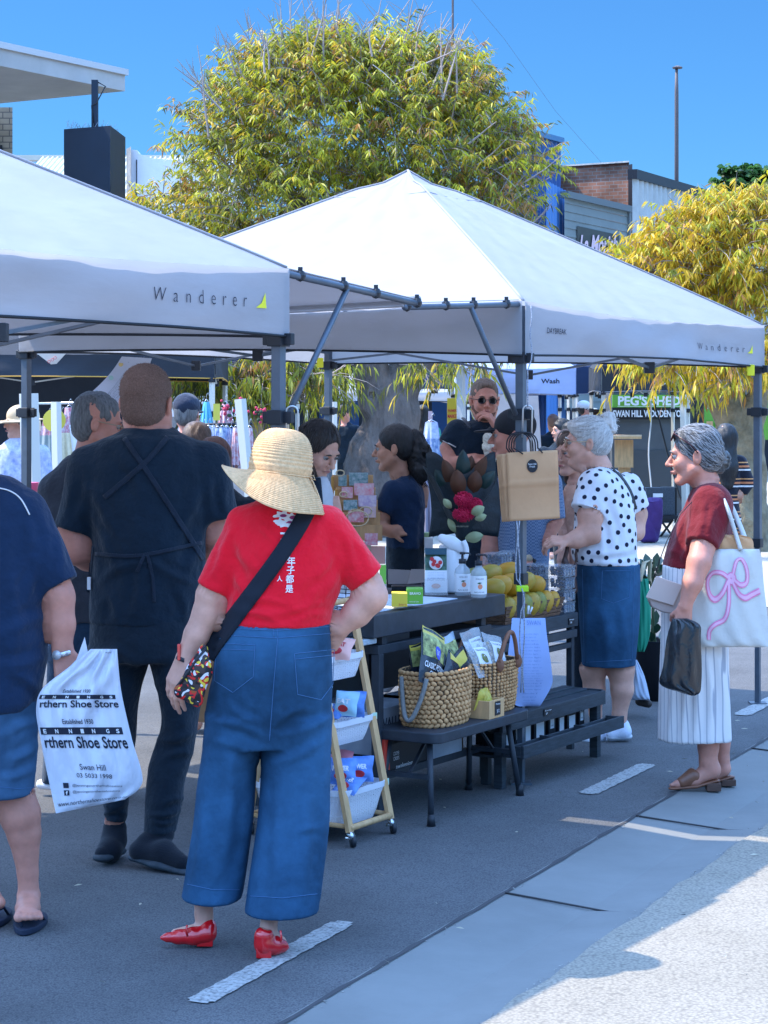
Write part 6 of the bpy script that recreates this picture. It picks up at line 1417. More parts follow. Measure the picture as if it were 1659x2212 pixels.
b = Blob(Y); b.chain([(1302, 915, 0, 18), (1314, 905, 0, 15), (1316, 925, 0, 16), (1306, 938, 0, 13)], 8); b.build('hair_bun', HW, t, h=.005, fold=(.006, (40, 40, 60), 6))
TEE = cloth('polka_white', (.70, .71, .76), noise=(5, .04), bump=(40, .3, .006))
b = Blob(Y); b.loft([(1010, 1280, 1330, 4, 26), (1024, 1262, 1346, 4, 38), (1050, 1250, 1362, 4, 54), (1100, 1243, 1372, 4, 64), (1150, 1238, 1376, 4, 68), (1200, 1234, 1378, 4, 70), (1221, 1248, 1382, 4, 70)], 14)
sleeve(b, (1290, 1052, -34), (1270, 1107, -50), 44, 40, 20); sleeve(b, (1358, 1050, 36), (1376, 1100, 46), 32, 29, 16)
sh = b.build('polka_dot_top', TEE, t, h=.006, fold=(.004, (6, 6, 4), 61)); crease(sh, [(1300, 1090, 1330, 1190, 6, 9), (1320, 1070, 1350, 1170, 6, 9), (1260, 1195, 1370, 1185, 7, 8), (1265, 1212, 1372, 1206, 6, 6), (1290, 1120, 1300, 1200, 6, 8), (1350, 1080, 1366, 1180, 6, 8)]); bv = bvh_of(sh)
NVD = mat('dot_navy', (.008, .012, .035), .9); mb = MB(); r = random.Random(6); cands = []
pols = sh.data.polygons; nP = len(pols); got = []
for _ in range(9000):
    p = pols[r.randrange(nP)]; c = p.center
    if all((c-g[0]).length > .043 for g in got): got.append((c.copy(), p.normal.copy()))
for c, n_ in got:
    x = n_.orthogonal().normalized(); y = n_.cross(x); pts = []
    for k in range(12):
        a = k*PI/6; q_ = c+x*.0115*math.cos(a)+y*.0115*math.sin(a)+n_*.02; h_ = bv.ray_cast(q_, -n_, .05)
        pts.append((h_[0]+n_*.0012) if h_[0] else c+x*.0115*math.cos(a)+y*.0115*math.sin(a)+n_*.0012)
    mb.add([c+n_*.0022]+pts, [(0, k+1, (k+1) % 12+1) for k in range(12)])
merge_into(sh, mb, NVD)
b = Blob(Y); b.loft([(1216, 1247, 1383, 4, 70), (1260, 1246, 1384, 6, 74), (1340, 1250, 1382, 4, 70), (1438, 1257, 1373, 2, 64)], 10); sk = b.build('denim_skirt', DENIM, t, h=.006, fold=(.004, (4, 4, 1.5), 7)); crease(sk, [(1300, 1320, 1310, 1430, 6, 9), (1340, 1310, 1345, 1430, 6, 9), (1275, 1290, 1270, 1430, 6, 8)]); bv2 = bvh_of(sk)
stitches(bv2, [[(1301, 1233), (1363, 1233), (1360, 1290), (1325, 1303), (1299, 1293), (1301, 1233)], [(1258, 1431), (1372, 1425)], [(1258, 1230), (1262, 1434)], [(1370, 1226), (1366, 1428)]], Y, sk)
for pts, sol in (([(1294, 1580, 10, 13), (1296, 1590, 6, 14), (1275, 1594, -6, 10)], [(1300, 1598, 10, 12), (1268, 1599, -8, 11)]), ([(1343, 1568, -8, 17), (1345, 1580, -10, 18), (1322, 1588, -14, 13)], [(1350, 1590, -8, 16), (1322, 1592, -14, 13)])):
    b = Blob(Y); b.chain(pts, 6); so = b.build('shoe', cloth('trainer', (.66, .70, .82), bump=(140, .6, .004)), t, h=.0045); b = Blob(Y); b.chain(sol, 5, sq=((0, 0, 1), .55)); b.build('sole', SOLE, so, h=.004)
strap = strip_on(bv, [(1262, 1016), (1300, 1004), (1335, 1022), (1362, 1060), (1374, 1100)], 5, Y, .006, 24); hbg = thing('shoulder_bag', 'brown soft shoulder bag hanging from the arm of the polka dot woman', 'bag', P(1230, 1210, Y-.1)); strap.build('thin_strap', PLAST, hbg, True, solid=.002)
b = Blob(Y-.12); b.chain([(1226, 1176, 0, 4), (1222, 1215, 0, 9), (1216, 1250, 0, 12), (1222, 1278, 0, 12)], 6); b.chain([(1246, 1180, 0, 3), (1242, 1225, 0, 7), (1240, 1275, 0, 9)], 6); b.build('bag_body', mat('bag_brown', (.07, .035, .03), .45), hbg, h=.005, fold=(.004, (20, 20, 8), 3))

# --- rust blouse woman -----------------------------------------------------------------
Y = 8.85; t = person('grey haired woman in a rust blouse and white striped trousers with a pearl earring', Y, 1510)
b = Blob(Y); hd = Head(b, (1499, 984, 0), -100, 6, 0, 1.04); hd.build(b); b.chain([(1512, 1010, 2, 28), (1535, 1075, 4, 36)], 14)
b.loft([(1060, 1500, 1575, 4, 40), (1110, 1478, 1580, 4, 56), (1220, 1440, 1570, 4, 66), (1330, 1436, 1570, 4, 70)], 14)
b.chain([(1535, 1105, -40, 34), (1520, 1175, -82, 27), (1510, 1215, -112, 25), (1496, 1260, -124, 21), (1480, 1310, -126, 13)], 8); hand(b, b.pt((1480, 1310, -126)), (-.15, 0, -1), (.2, .9, 0), .75, .95, 1)
b.chain([(1540, 1110, 60, 30), (1480, 1200, 70, 22), (1440, 1270, 30, 14)], 8)
b.chain([(1530, 1580, 0, 26), (1530, 1615, 0, 22), (1530, 1645, 0, 19), (1536, 1662, 2, 20), (1500, 1683, -6, 14), (1462, 1694, -12, 9)], 7); b.chain([(1560, 1590, 60, 20), (1560, 1640, 60, 15), (1562, 1660, 60, 16), (1530, 1682, 56, 12)], 7)
for k in range(5): b.cone((1470, 1690, -12+4*k), (1450+2.5*k, 1696, -16+6*k), 4, 4.4-.3*k, 2)
b.build('body', SK_R, t, h=.0055); hd.bits(t, HGR)
hb = hd.cap_hair(Y, .99, face=(0, -.122, -.020, .084, .090, .104), extra=lambda hb: (hd.ell(hb, (0, .06, .0), (.068, .060, .072), .02), hd.ell(hb, (0, -.02, .085), (.055, .05, .03), .02)))
for x in (-1, 1): hd.ell(hb, (x*.088, .006, -.018), (.018, .024, .032), .004, True)
ho = hb.build('hair', HSALT, t, h=.005, fold=(.002, (24, 24, 50), 14)); strands(ho, P(1552, 992, Y), 520, t, mat('hair_grey_strand2', (.30, .30, .31), .55), 4, 9, .016, .0013, .15); strands(ho, P(1552, 992, Y), 420, t, mat('hair_dark_strand', (.04, .04, .045), .55), 5, 9, .016, .0013, .15)
b = Blob(Y); b.chain([(1544, 985, 0, 18), (1556, 992, 0, 20), (1552, 1010, 0, 14)], 8); b.build('hair_bun', HSALT, t, h=.005, fold=(.009, (40, 40, 50), 6))
q = MB(); r = random.Random(14)
for k in range(40): a = r.uniform(0, 2*PI); q.tube([P(1552+14*math.cos(a), 994+14*math.sin(a), Y+r.uniform(-.04, .02)), P(1554+26*math.cos(a+.5), 996+24*math.sin(a+.5), Y+r.uniform(-.04, .02)), P(1552+24*math.cos(a+1.3), 998+22*math.sin(a+1.3), Y-.03)], .0012, 4)
q.build('loose_curls', HSALT, t, True)
sg = MB(); 
for x in (-1, 1):
    ring = [Vector(hd.T(x*.030+.024*math.cos(a), -.075+.010*math.sin(a), .100+.020*math.sin(a)-.01)) for a in [k*PI/8 for k in range(17)]]; sg.tube(ring, .003, 6, caps=False); sg.add(ring[:-1], [tuple(range(16))]); sg.tube([Vector(hd.T(x*.056, -.07, .10)), Vector(hd.T(x*.086, -.01, .05)), Vector(hd.T(x*.09, .02, .01))], .0028, 6)
tag(sg.build('sunglasses', mat('frame_maroon', (.05, .012, .015), .25), None, True), 'dark maroon sunglasses pushed up on the grey hair of the woman in rust', 'sunglasses')
q = MB(); e0 = Vector(hd.T(-.086, .004, -.040)); q.tube([e0, e0-Vector((0, 0, .035))], .0018, 6); q.sph(e0-Vector((0, 0, .045)), (.006, .006, .009), 8); q.build('earring', mat('pearl', (.7, .68, .6), .2), t, True)
RUST = cloth('rust', (.15, .008, .014), noise=(3, .08))
b = Blob(Y); b.loft([(1044, 1510, 1556, 10, 26), (1056, 1498, 1570, 6, 40), (1085, 1478, 1580, 4, 56), (1130, 1458, 1582, 4, 64), (1180, 1442, 1580, 4, 68), (1228, 1430, 1572, 4, 68)], 14); sleeve(b, (1536, 1092, -34), (1514, 1180, -84), 46, 38, 24)
sh = b.build('blouse', RUST, t, h=.006, fold=(.005, (5, 5, 3), 71)); crease(sh, [(1470, 1110, 1450, 1210, 8, 9), (1490, 1140, 1478, 1220, 7, 9), (1560, 1090, 1565, 1170, 7, 8), (1520, 1090, 1505, 1170, 7, 8), (1545, 1100, 1535, 1170, 7, 7), (1440, 1190, 1490, 1215, 6, 7)])
STR = mat('striped_linen', (.66, .65, .66), .9, bump=(50, .3, .005)); N, K, B = nodes(STR); tc = N.new('ShaderNodeTexCoord'); wv = N.new('ShaderNodeTexWave'); wv.inputs['Scale'].default_value = 14; wv.inputs['Distortion'].default_value = .15; wv.inputs['Detail'].default_value = 0
mp = N.new('ShaderNodeMapping'); mp.inputs['Rotation'].default_value = (0, 0, .6); K.new(tc.outputs['Object'], mp.inputs[0]); K.new(mp.outputs[0], wv.inputs[0]); rp = N.new('ShaderNodeValToRGB'); rp.color_ramp.elements[0].position = .03; rp.color_ramp.elements[1].position = .10; rp.color_ramp.elements[0].color = (.36, .37, .42, 1); rp.color_ramp.elements[1].color = (.68, .66, .66, 1); K.new(wv.outputs['Fac'], rp.inputs[0]); K.new(rp.outputs[0], B.inputs['Base Color'])
b = Blob(Y); b.loft([(1218, 1430, 1574, 4, 66), (1300, 1427, 1574, 4, 72), (1400, 1425, 1575, 4, 72), (1500, 1422, 1578, 4, 68), (1600, 1420, 1584, 4, 64)], 8); so_ = b.build('striped_trousers', STR, t, h=.0065, fold=(.006, (7, 7, .8), 3)); crease(so_, [(1450+26*k, 1420+10*(k % 3), 1444+29*k, 1598, 9, 7) for k in range(5)]+[(1500, 1240, 1496, 1600, 8, 6)])
LEB = mat('sandal_tan', (.20, .075, .04), .4, .5, noise=(20, .15)); HEEL = mat('heel_wood', (.10, .05, .035), .6, noise=(60, .3), stretch=(1, 1, 8))
for du, dw, dv in ((0, 0, 0), (32, 62, -8)):
    b = Blob(Y); b.chain([(1498+du, 1677+dv, -4+dw, 19), (1474+du, 1690+dv, -10+dw, 13)], 5); b.ell((1530+du, 1650+dv, dw), (34, 40, 24), k=2, neg=True); so = b.build('sandal', LEB, t, h=.0045)
    b = Blob(Y); b.chain([(1452+du, 1703+dv, -14+dw, 9), (1500+du, 1698+dv, -6+dw, 12), (1545+du, 1686+dv, 2+dw, 11)], 5, sq=((0, 0, 1), .4)); b.build('sole', LEB, so, h=.004)
    q = MB(); a = Vector(b.pt((1527+du, 1711+dv, dw-12))); c = Vector(b.pt((1554+du, 1688+dv, dw+14))); q.box(a.x, c.x, a.y, c.y, .002, c.z); q.build('heel', HEEL, so, bev=.003)
def panel(name, label, cat, poly, Yq, th, m, bul=.02, parent=None, seed=0, group=None):
    """soft bag from four outline curves: poly = rows (v, uL, uR)"""
    R = catmull(poly, 5); 
    def f_(x, y, s):
        i = y*(len(R)-1); k = min(int(i), len(R)-2); g_ = i-k; r0 = R[k]*(1-g_)+R[k+1]*g_
        z = th/2+bul*(math.sin(PI*x)**.7)*(math.sin(PI*y)**.5)+.004*math.sin(x*14+y*5+seed)+.003*math.sin(x*25-y*11+seed)
        return P(r0[1]+(r0[2]-r0[1])*x, r0[0], Yq-s*z)
    mb = MB()
    for s in (1, -1): mb.grid(lambda x, y, s=s: f_(1-x if s > 0 else x, y, s), 24, 30)
    n = 24
    mb.grid(lambda x, y: f_(0, x, 1-2*y), 30, 1); mb.grid(lambda x, y: f_(1, x, 2*y-1), 30, 1); mb.grid(lambda x, y: f_(x, 0, 2*y-1), 24, 1); mb.grid(lambda x, y: f_(x, 1, 1-2*y), 24, 1)
    return mb.build(name, m, parent, True), (lambda x, y: f_(x, y, 1))
tt = thing('tote_bag', 'white cotton tote with a pink painted bow on the shoulder of the woman in rust', 'tote bag', P(1580, 1290, Y-.16))
to, tf = panel('bag_body', None, None, [(1186, 1530, 1640), (1210, 1508, 1646), (1260, 1496, 1650), (1330, 1494, 1658), (1380, 1500, 1663), (1398, 1514, 1665)], Y-.145, .02, mat('cotton_white', (.58, .57, .54), .85, bump=(20, .5, .01), noise=(4, .05)), .03, tt, 2)
bow = mat('paint_pink', (.78, .24, .42), .6); tU = lambda u, v: tf((u-1497)/160, (v-1186)/212)+Vector((0, -.004, 0))
q = MB()
def ribbon(pts, w):
    pts = catmull(pts, 8); rows = []
    for i, p in enumerate(pts):
        d = pts[min(i+1, len(pts)-1)]-pts[max(i-1, 0)]; d /= max(np.linalg.norm(d), 1e-6); n = np.array((-d[1], d[0])); rows.append((tU(*(p+n*w)), tU(*(p-n*w))))
    for a_, b_ in zip(rows[:-1], rows[1:]): q.add([a_[0], a_[1], b_[1], b_[0]], [(0, 1, 2, 3)])
def bowset(w):
    ribbon([(1577, 1262), (1560, 1254), (1540, 1254), (1530, 1267), (1535, 1285), (1548, 1292), (1565, 1283), (1577, 1266)], w); ribbon([(1587, 1258), (1590, 1242), (1594, 1229), (1604, 1225), (1614, 1237), (1620, 1254), (1618, 1269), (1604, 1273), (1588, 1264)], w)
    ribbon([(1578, 1268), (1577, 1295), (1566, 1318), (1545, 1327), (1532, 1338), (1527, 1358)], w); ribbon([(1586, 1268), (1598, 1284), (1612, 1290), (1628, 1286), (1646, 1281)], w); ribbon([(1576, 1262), (1582, 1258), (1589, 1262), (1584, 1268), (1576, 1264)], w+1.5)
bowset(4.2); pb0 = q.build('painted_bow', bow, to); q = MB(); tU0 = tU; tU = lambda u, v: tU0(u, v)+Vector((0, -.0025, 0)); bowset(2.2); q.build('bow_fill', mat('paint_pink_light', (.78, .42, .58), .6), pb0)
q = MB()
for pts in ([(1600, 1188, -.17), (1588, 1150, -.15), (1572, 1100, -.15), (1556, 1066, -.10), (1548, 1052, -.02), (1552, 1058, .06)], [(1618, 1188, -.13), (1600, 1140, -.05), (1580, 1095, .0), (1560, 1060, .03)]):
    rows = [P(a_, c, Y+d) for a_, c, d in pts]; rows = [Vector(x) for x in catmull([tuple(x) for x in rows], 6)]; q.tube(rows, .013, 8, flat=.7)
q.build('strap', MATS['cotton_white'], tt, True)
pbag, _ = panel('paper_bag', None, None, [(1155, 1545, 1600), (1165, 1520, 1625), (1195, 1515, 1628)], Y-.13, .02, KRAFT, .005, None, 5); tag(pbag, 'brown paper bag sticking out of the white tote', 'paper bag')
ob_ = thing('handbag', 'beige flap handbag at the waist of the woman in rust', 'handbag', P(1435, 1285, Y-.12))
mb = MB(); mb.prism([P(u, v, Y-.15) for u, v in ((1401, 1296), (1408, 1312), (1430, 1323), (1467, 1329), (1475, 1268), (1420, 1250))], (0, .06, 0)); bo = mb.build('bag_body', mat('leather_beige', (.40, .31, .28), .5, noise=(12, .06)), ob_, bev=.008); mb = MB(); mb.prism([P(u, v, Y-.162) for u, v in ((1395, 1291), (1455, 1309), (1475, 1264), (1418, 1244))], (0, .010, 0)); mb.build('flap', mat('leather_beige_light', (.50, .40, .36), .5), bo, bev=.004)
q = MB(); q.tube([P(1412, 1250, Y-.12), P(1425, 1210, Y-.16), P(1440, 1170, Y-.17), P(1470, 1110, Y-.14), P(1520, 1058, Y-.04)], .0022, 6); q.build('chain_strap', PLAST, ob_, True)
bo, _ = panel('plastic_bag', None, None, [(1336, 1452, 1484), (1350, 1448, 1512), (1380, 1440, 1514), (1440, 1432, 1516), (1478, 1426, 1515), (1496, 1470, 1512), (1503, 1494, 1500)], Y-.27, .02, mat('plastic_black', (.012, .015, .02), .22, .6, bump=(22, .8, .015), stretch=(1, 1, .4)), .03, None, 7); tag(bo, 'shiny black plastic carrier bag held low by the woman in rust', 'plastic bag')

# --- woman in striped dress ------------------------------------------------------------
Y = 15.5; t = person('woman with long black hair in a striped dress by the right hand tree', Y, 1590)
s_ = F/Y; b = Blob(Y); hd = Head(b, (1568, 950, 0), 175, 0, 0, .98); hd.build(b, False); b.chain([(1568, 965, 0, 12), (1572, 1000, 0, 14)], 8); b.chain([(1600, 1000, 0, 15), (1616, 1045, 0, 12), (1598, 1070, -10, 8)], 6); b.loft([(990, 1550, 1600, 0, 20), (1150, 1545, 1605, 0, 26)], 8)
b.chain([(1560, 1140, 0, 18), (1562, 1340, 0, 9)], 6); b.chain([(1588, 1140, 0, 18), (1588, 1340, 0, 9)], 6); b.build('body', SK_T, t, h=.010)
SDR = cloth('stripes', (.02, .02, .03)); N, K, B = nodes(SDR); tc = N.new('ShaderNodeTexCoord'); sp = N.new('ShaderNodeSeparateXYZ'); K.new(tc.outputs['Object'], sp.inputs[0]); mm = N.new('ShaderNodeMath'); mm.operation = 'MULTIPLY'; mm.inputs[1].default_value = 8.2; K.new(sp.outputs[2], mm.inputs[0]); fr = N.new('ShaderNodeMath'); fr.operation = 'FRACT'; K.new(mm.outputs[0], fr.inputs[0])
rp = N.new('ShaderNodeValToRGB'); rp.color_ramp.interpolation = 'CONSTANT'; e = rp.color_ramp.elements; e[0].color = (.012, .014, .025, 1); e[1].position = .40; e[1].color = (.70, .68, .68, 1)
for p_, c_ in ((.50, (.012, .014, .025, 1)), (.60, (.55, .20, .09, 1)), (.72, (.012, .014, .025, 1)), (.86, (.62, .30, .12, 1)), (.93, (.012, .014, .025, 1))): q_ = e.new(p_); q_.color = c_
K.new(fr.outputs[0], rp.inputs[0]); K.new(rp.outputs[0], B.inputs['Base Color'])
b = Blob(Y); b.loft([(982, 1555, 1590, 0, 14), (992, 1545, 1602, 0, 22), (1040, 1545, 1600, 0, 26), (1080, 1548, 1596, 0, 24), (1150, 1545, 1604, 0, 28), (1230, 1548, 1600, 0, 26)], 8); b.chain([(1598, 1000, 0, 17), (1616, 1042, 0, 14), (1608, 1058, -4, 12)], 6); b.build('striped_dress', SDR, t, h=.010)
b = Blob(Y); hd.ell(b, (0, .02, .03), (.085, .10, .095)); b.chain([(1568, 950, -10, 22), (1570, 1010, -18, 22), (1572, 1045, -20, 14)], 12); b.build('hair', HB, t, h=.010, fold=(.004, (30, 30, 6), 3))

q = MB(); r = random.Random(40)
for k in range(90):
    a = r.uniform(0, 2*PI); c0 = P(1312+17*math.cos(a), 915+20*math.sin(a), 10.17+r.uniform(-.04, .04)); d = Vector((math.cos(a+r.gauss(0, .6)), r.gauss(0, .3), -math.sin(a)))*r.uniform(.01, .03); q.tube([c0, c0+d*.6, c0+d+Vector((0, 0, -.008))], .0008, 3, caps=False)
q.build('flyaway_hair', HW, [o for o in COL.objects if o.name.startswith('person') and 'polka dot top and' in o.get('label', '')][0])
# ------------------------------------------------------------------ buildings behind
def brickm(key, c1, c2, mortar, sc):
    m = mat(key, c1, .9, .2); N, K, B = nodes(m); tc = N.new('ShaderNodeTexCoord'); mp = N.new('ShaderNodeMapping'); mp.inputs['Rotation'].default_value = (PI/2, 0, 0)
    bt_ = N.new('ShaderNodeTexBrick'); bt_.inputs['Scale'].default_value = sc; bt_.inputs['Mortar Size'].default_value = .02; bt_.inputs['Bias'].default_value = -.2
    bt_.inputs[1].default_value = (*c1, 1); bt_.inputs[2].default_value = (*c2, 1); bt_.inputs[3].default_value = (*mortar, 1); bt_.inputs['Brick Width'].default_value = .5; bt_.inputs['Row Height'].default_value = .22
    K.new(tc.outputs['Object'], mp.inputs[0]); K.new(mp.outputs[0], bt_.inputs[0])
    nz = N.new('ShaderNodeTexNoise'); nz.inputs['Scale'].default_value = 1.5; nz.inputs['Detail'].default_value = 6; K.new(tc.outputs['Object'], nz.inputs['Vector'])
    mx_ = N.new('ShaderNodeMix'); mx_.data_type = 'RGBA'; mx_.blend_type = 'MULTIPLY'; mx_.inputs[0].default_value = .8; rp_ = N.new('ShaderNodeValToRGB'); rp_.color_ramp.elements[0].color = (.45, .45, .45, 1); rp_.color_ramp.elements[1].color = (1.3, 1.3, 1.3, 1); rp_.color_ramp.elements[0].position = .35; rp_.color_ramp.elements[1].position = .65
    K.new(nz.outputs['Fac'], rp_.inputs[0]); K.new(bt_.outputs[0], mx_.inputs[6]); K.new(rp_.outputs[0], mx_.inputs[7]); K.new(mx_.outputs[2], B.inputs['Base Color']); return m
def wallbox(name, label, pts, z0, z1, m, parent=None, cat='building'):
    mb = MB(); mb.prism([Vector((p[0], p[1], z0)) for p in pts], (0, 0, z1-z0)); o = mb.build(name, m, parent)
    if label: tag(o, label, cat)
    return o
def XY(u, Y): return ((u-U0)/F*Y, Y)
def ZV(v, Y): return CAM-(v-HZ)/F*Y
def corrug(mb, p, q, z0, z1, pitch=.2, amp=.03, mi=0):      # ribbed sheet from p to q
    p = Vector((*p, 0)); q = Vector((*q, 0)); d = q-p; n = max(4, int(d.length/pitch)*4); nn = Vector((d.y, -d.x, 0)).normalized()
    if nn.y > 0: nn = -nn
    prof = (0, 0, 1, 1); mb.grid(lambda x, y: p+d*x+nn*(amp*prof[int(round(x*n)) % 4])+Vector((0, 0, z0+(z1(x) if callable(z1) else z1)*y-z0*y)), n, 1, mi)
FASC = mat('fascia_cream', (.42, .42, .41), .8, noise=(2, .12)); BC = brickm('brick_cream', (.42, .36, .28), (.34, .29, .22), (.15, .14, .13), 3.0); BR = brickm('brick_red', (.36, .17, .11), (.26, .12, .08), (.30, .26, .22), 2.6)
C_ = Vector((*XY(270, 24.2), 0)); t = thing('brick_building', 'cream brick building with a flat overhanging white roof at the left edge', 'building', C_)
zt, zb_ = ZV(155, 24.2), ZV(197, 24.2)
mb = MB(); mb.prism([C_+Vector((0, 0, zb_)), C_-VM*12+Vector((0, 0, zb_)), C_-VM*12-VN*7+Vector((0, 0, zb_)), C_-VN*7+Vector((0, 0, zb_))], (0, 0, zt-zb_)); mb.build('flat_roof', FASC, t)
mb = MB(); o_ = VM*.03+VN*.03; mb.prism([C_+o_+Vector((0, 0, zt-.04)), C_-VM*12+o_+Vector((0, 0, zt-.04)), C_-VM*12-VN*7+o_+Vector((0, 0, zt-.04)), C_-VN*7+o_+Vector((0, 0, zt-.04))], (0, 0, .07)); mb.build('roof_flashing', mat('flashing', (.5, .52, .54), .5), t)
wallbox('wall', None, [XY(27, 25.5), XY(24, 30), XY(-900, 30), XY(-900, 25.5)], 0, zb_-.003, BC, t)
wallbox('window', None, [XY(5, 25.46), XY(5, 25.5), XY(-60, 25.5), XY(-60, 25.46)], 3.6, 4.8, mat('window_dark', (.02, .025, .035), .2), t)
SGN = mat('sign_navy', (.008, .022, .045), .5, noise=(3, .1))
t = thing('sign_box', 'dark blue sign box hung on a post under the white roof', 'sign', (*XY(200, 23), 0))
mb = MB(); z0 = ZV(470, 23); z1 = ZV(274, 23); mb.prism([Vector((*XY(138, 23.2), z0)), Vector((*XY(238, 22.9), z0)), Vector((*XY(271, 23.9), z0)), Vector((*XY(172, 24.2), z0))], (0, 0, z1-z0)); bx = mb.build('sign_body', SGN, t)
mb = MB(); c = Vector((*XY(205, 23.5), 0)); mb.box(c.x-.035, c.x+.035, c.y-.035, c.y+.035, z1, zb_+.02); mb.build('post', SGN, t); mb = MB(); mb.tube([c+Vector((.03, 0, zb_)), c+Vector((.12, 0, zb_-.05)), c+Vector((.02, -.04, zb_-.25)), c+Vector((-.03, -.05, z1+.3)), c+Vector((0, -.05, z1))], .008, 5); mb.build('cable', PLAST, t, True)
mb = MB(); r = random.Random(1)
for k in range(70): x = r.random(); y = r.random(); p = Vector((*XY(142+95*x+30*y, 23.1+.9*y), z1)); mb.tube([p, p+Vector((r.uniform(-.06, .06), r.uniform(-.05, .05), .09))], .0022, 3)
mb.build('bird_spikes', mat('spike', (.3, .33, .38), .4), bx)
CRM = mat('cream_steel', (.52, .50, .42), .6, noise=(2, .06)); WHW = mat('white_render', (.62, .65, .7), .8, noise=(1.2, .08))
t = thing('low_building', 'low building with a cream corrugated roof behind the dark sign box', 'building', (*XY(200, 44), 0))
mb = MB(); a = Vector((*XY(10, 44), 0)); q_ = Vector((*XY(480, 44), 0)); n = 160; mb.grid(lambda x, y: a.lerp(q_, x)+Vector((0, 4*(1-y), ZV(430, 44)+(ZV(348, 44)-ZV(430, 44))*(y)*0+1.0*(1-y)*0+(ZV(345, 44)-ZV(430, 44))*(y)+(.05 if int(round(x*n)) % 4 < 2 else 0)))+Vector((0, -4, 0)) if 0 else a.lerp(q_, x)+Vector((0, 5*y, ZV(432, 44)+(ZV(340, 49)-ZV(432, 44))*y+(.04 if int(round(x*n)) % 4 < 2 else 0))), n, 1); mb.build('roof', CRM, t)
wallbox('ridge_cap', None, [XY(10, 48.9), XY(480, 48.9), XY(480, 49.2), XY(10, 49.2)], ZV(347, 49), ZV(336, 49), CRM, t)
wallbox('wall', None, [XY(10, 44.3), XY(480, 44.3), XY(480, 49), XY(10, 49)], 0, ZV(434, 44), mat('wall_dim', (.2, .2, .2), .8), t)
t = thing('white_building', 'white rendered parapet between the sign box and the big tree', 'building', (*XY(340, 40), 0))
wallbox('wall', None, [XY(273, 40), XY(283, 39.6), XY(283, 41), XY(273, 41)], 0, ZV(322, 40), mat('wall_stone', (.18, .18, .18), .9, noise=(6, .3)), t); mb = MB(); z1 = ZV(324, 40)
pr_ = [(283, 326), (285, 323), (296, 324), (300, 332), (330, 342), (420, 348), (520, 352), (520, 900), (283, 900)]; mb.prism([P(u, v, 39.8) for u, v in pr_], (0, .5, 0)); mb.build('parapet', WHW, t); mb = MB(); mb.prism([P(294, 345, 39.78), P(296, 345, 39.78), P(296, 700, 39.78), P(294, 700, 39.78)], (0, .02, 0)); mb.build('downpipe', PLAST, t)
BLUES = mat('blue_steel', (.02, .085, .26), .5, noise=(3, .1)); GRN_ = mat('weatherboard', (.16, .20, .20), .8, noise=(2, .08)); PST = mat('pale_steel', (.38, .42, .42), .55, noise=(3, .1))
t = thing('blue_building', 'bright blue ribbed metal building right of the big tree', 'building', (*XY(1150, 47), 0))
mb = MB(); a_, b_ = XY(1050, 43), XY(1208, 48); corrug(mb, a_, b_, 0, lambda x: ZV(262, 43)+(ZV(306, 48)-ZV(262, 43))*x, .30, .06); mb.build('ribbed_wall', BLUES, t)
mb = MB(); mb.bar(Vector((*a_, ZV(262, 43))), Vector((*b_, ZV(304, 48))), .25, .12); mb.build('capping', mat('blue_cap', (.05, .16, .30), .5), t)
mb = MB(); corrug(mb, XY(1180, 44), XY(1219, 46), 0, lambda x: ZV(402, 45), .3, .05); mb.build('lower_wall', mat('blue_steel_light', (.05, .17, .42), .5), t)
wallbox('core', None, [XY(1055, 43.6), XY(1207, 48.6), XY(1207, 56), XY(1055, 56)], 0, ZV(320, 48), BLUES, t)
t = thing('red_brick_building', 'old red brick parapet with a pale cap right of the blue building', 'building', (*XY(1285, 50), 0))
wallbox('wall', None, [XY(1200, 50.5), XY(1359, 49.5), XY(1359, 56), XY(1200, 56)], 0, ZV(357, 50), BR, t); wallbox('cap', None, [XY(1200, 50.4), XY(1359, 49.4), XY(1359, 56), XY(1200, 56)], ZV(357, 50)+.003, ZV(353.5, 50), mat('cap_pale', (.45, .43, .4), .8, noise=(5, .4)), t)
wallbox('black_pier', None, [XY(1357, 49.2), XY(1366, 49.0), XY(1366, 50), XY(1357, 50)], 0, ZV(354, 49), BLP, t)
t = thing('shop_building', 'grey weatherboard shop front with a dark painted sign panel', 'building', (*XY(1290, 44), 0))
a_, b_ = XY(1219, 45), XY(1357, 47.5)
mb = MB()
for k in range(26):
    f0, f1 = k/26, (k+1)/26
    zt_ = lambda x: ZV(420, 45)+(ZV(452, 47.5)-ZV(420, 45))*x
    A = Vector((*a_, 0)); Bv = Vector((*b_, 0)); top = [zt_(0)*(1-f0)+1.5*f0, zt_(1)*(1-f0)+1.5*f0]; bot = [zt_(0)*(1-f1)+1.5*f1, zt_(1)*(1-f1)+1.5*f1]
    mb.add([A+Vector((0, -.03, bot[0])), Bv+Vector((0, -.03, bot[1])), Bv+Vector((0, .0, top[1])), A+Vector((0, 0, top[0]))], [(0, 1, 2, 3)])
mb.build('weatherboards', GRN_, t)
mb = MB(); mb.bar(Vector((*a_, ZV(420, 45))), Vector((*b_, ZV(452, 47.5))), .2, .14); mb.bar(Vector((*b_, 1.5)), Vector((*b_, ZV(452, 47.5))), .12, .12); mb.build('trim', mat('trim_grey', (.11, .14, .15), .7), t)
sg_ = lambda u, v: P(u, v, 44.9+(u-1219)/138*2.5)
mb = MB(); mb.prism([sg_(1247, 560), sg_(1338, 575), sg_(1338, 508), sg_(1247, 488)], (0, .02, 0)); sb = mb.build('sign_panel', mat('panel_olive', (.045, .055, .05), .7), t)
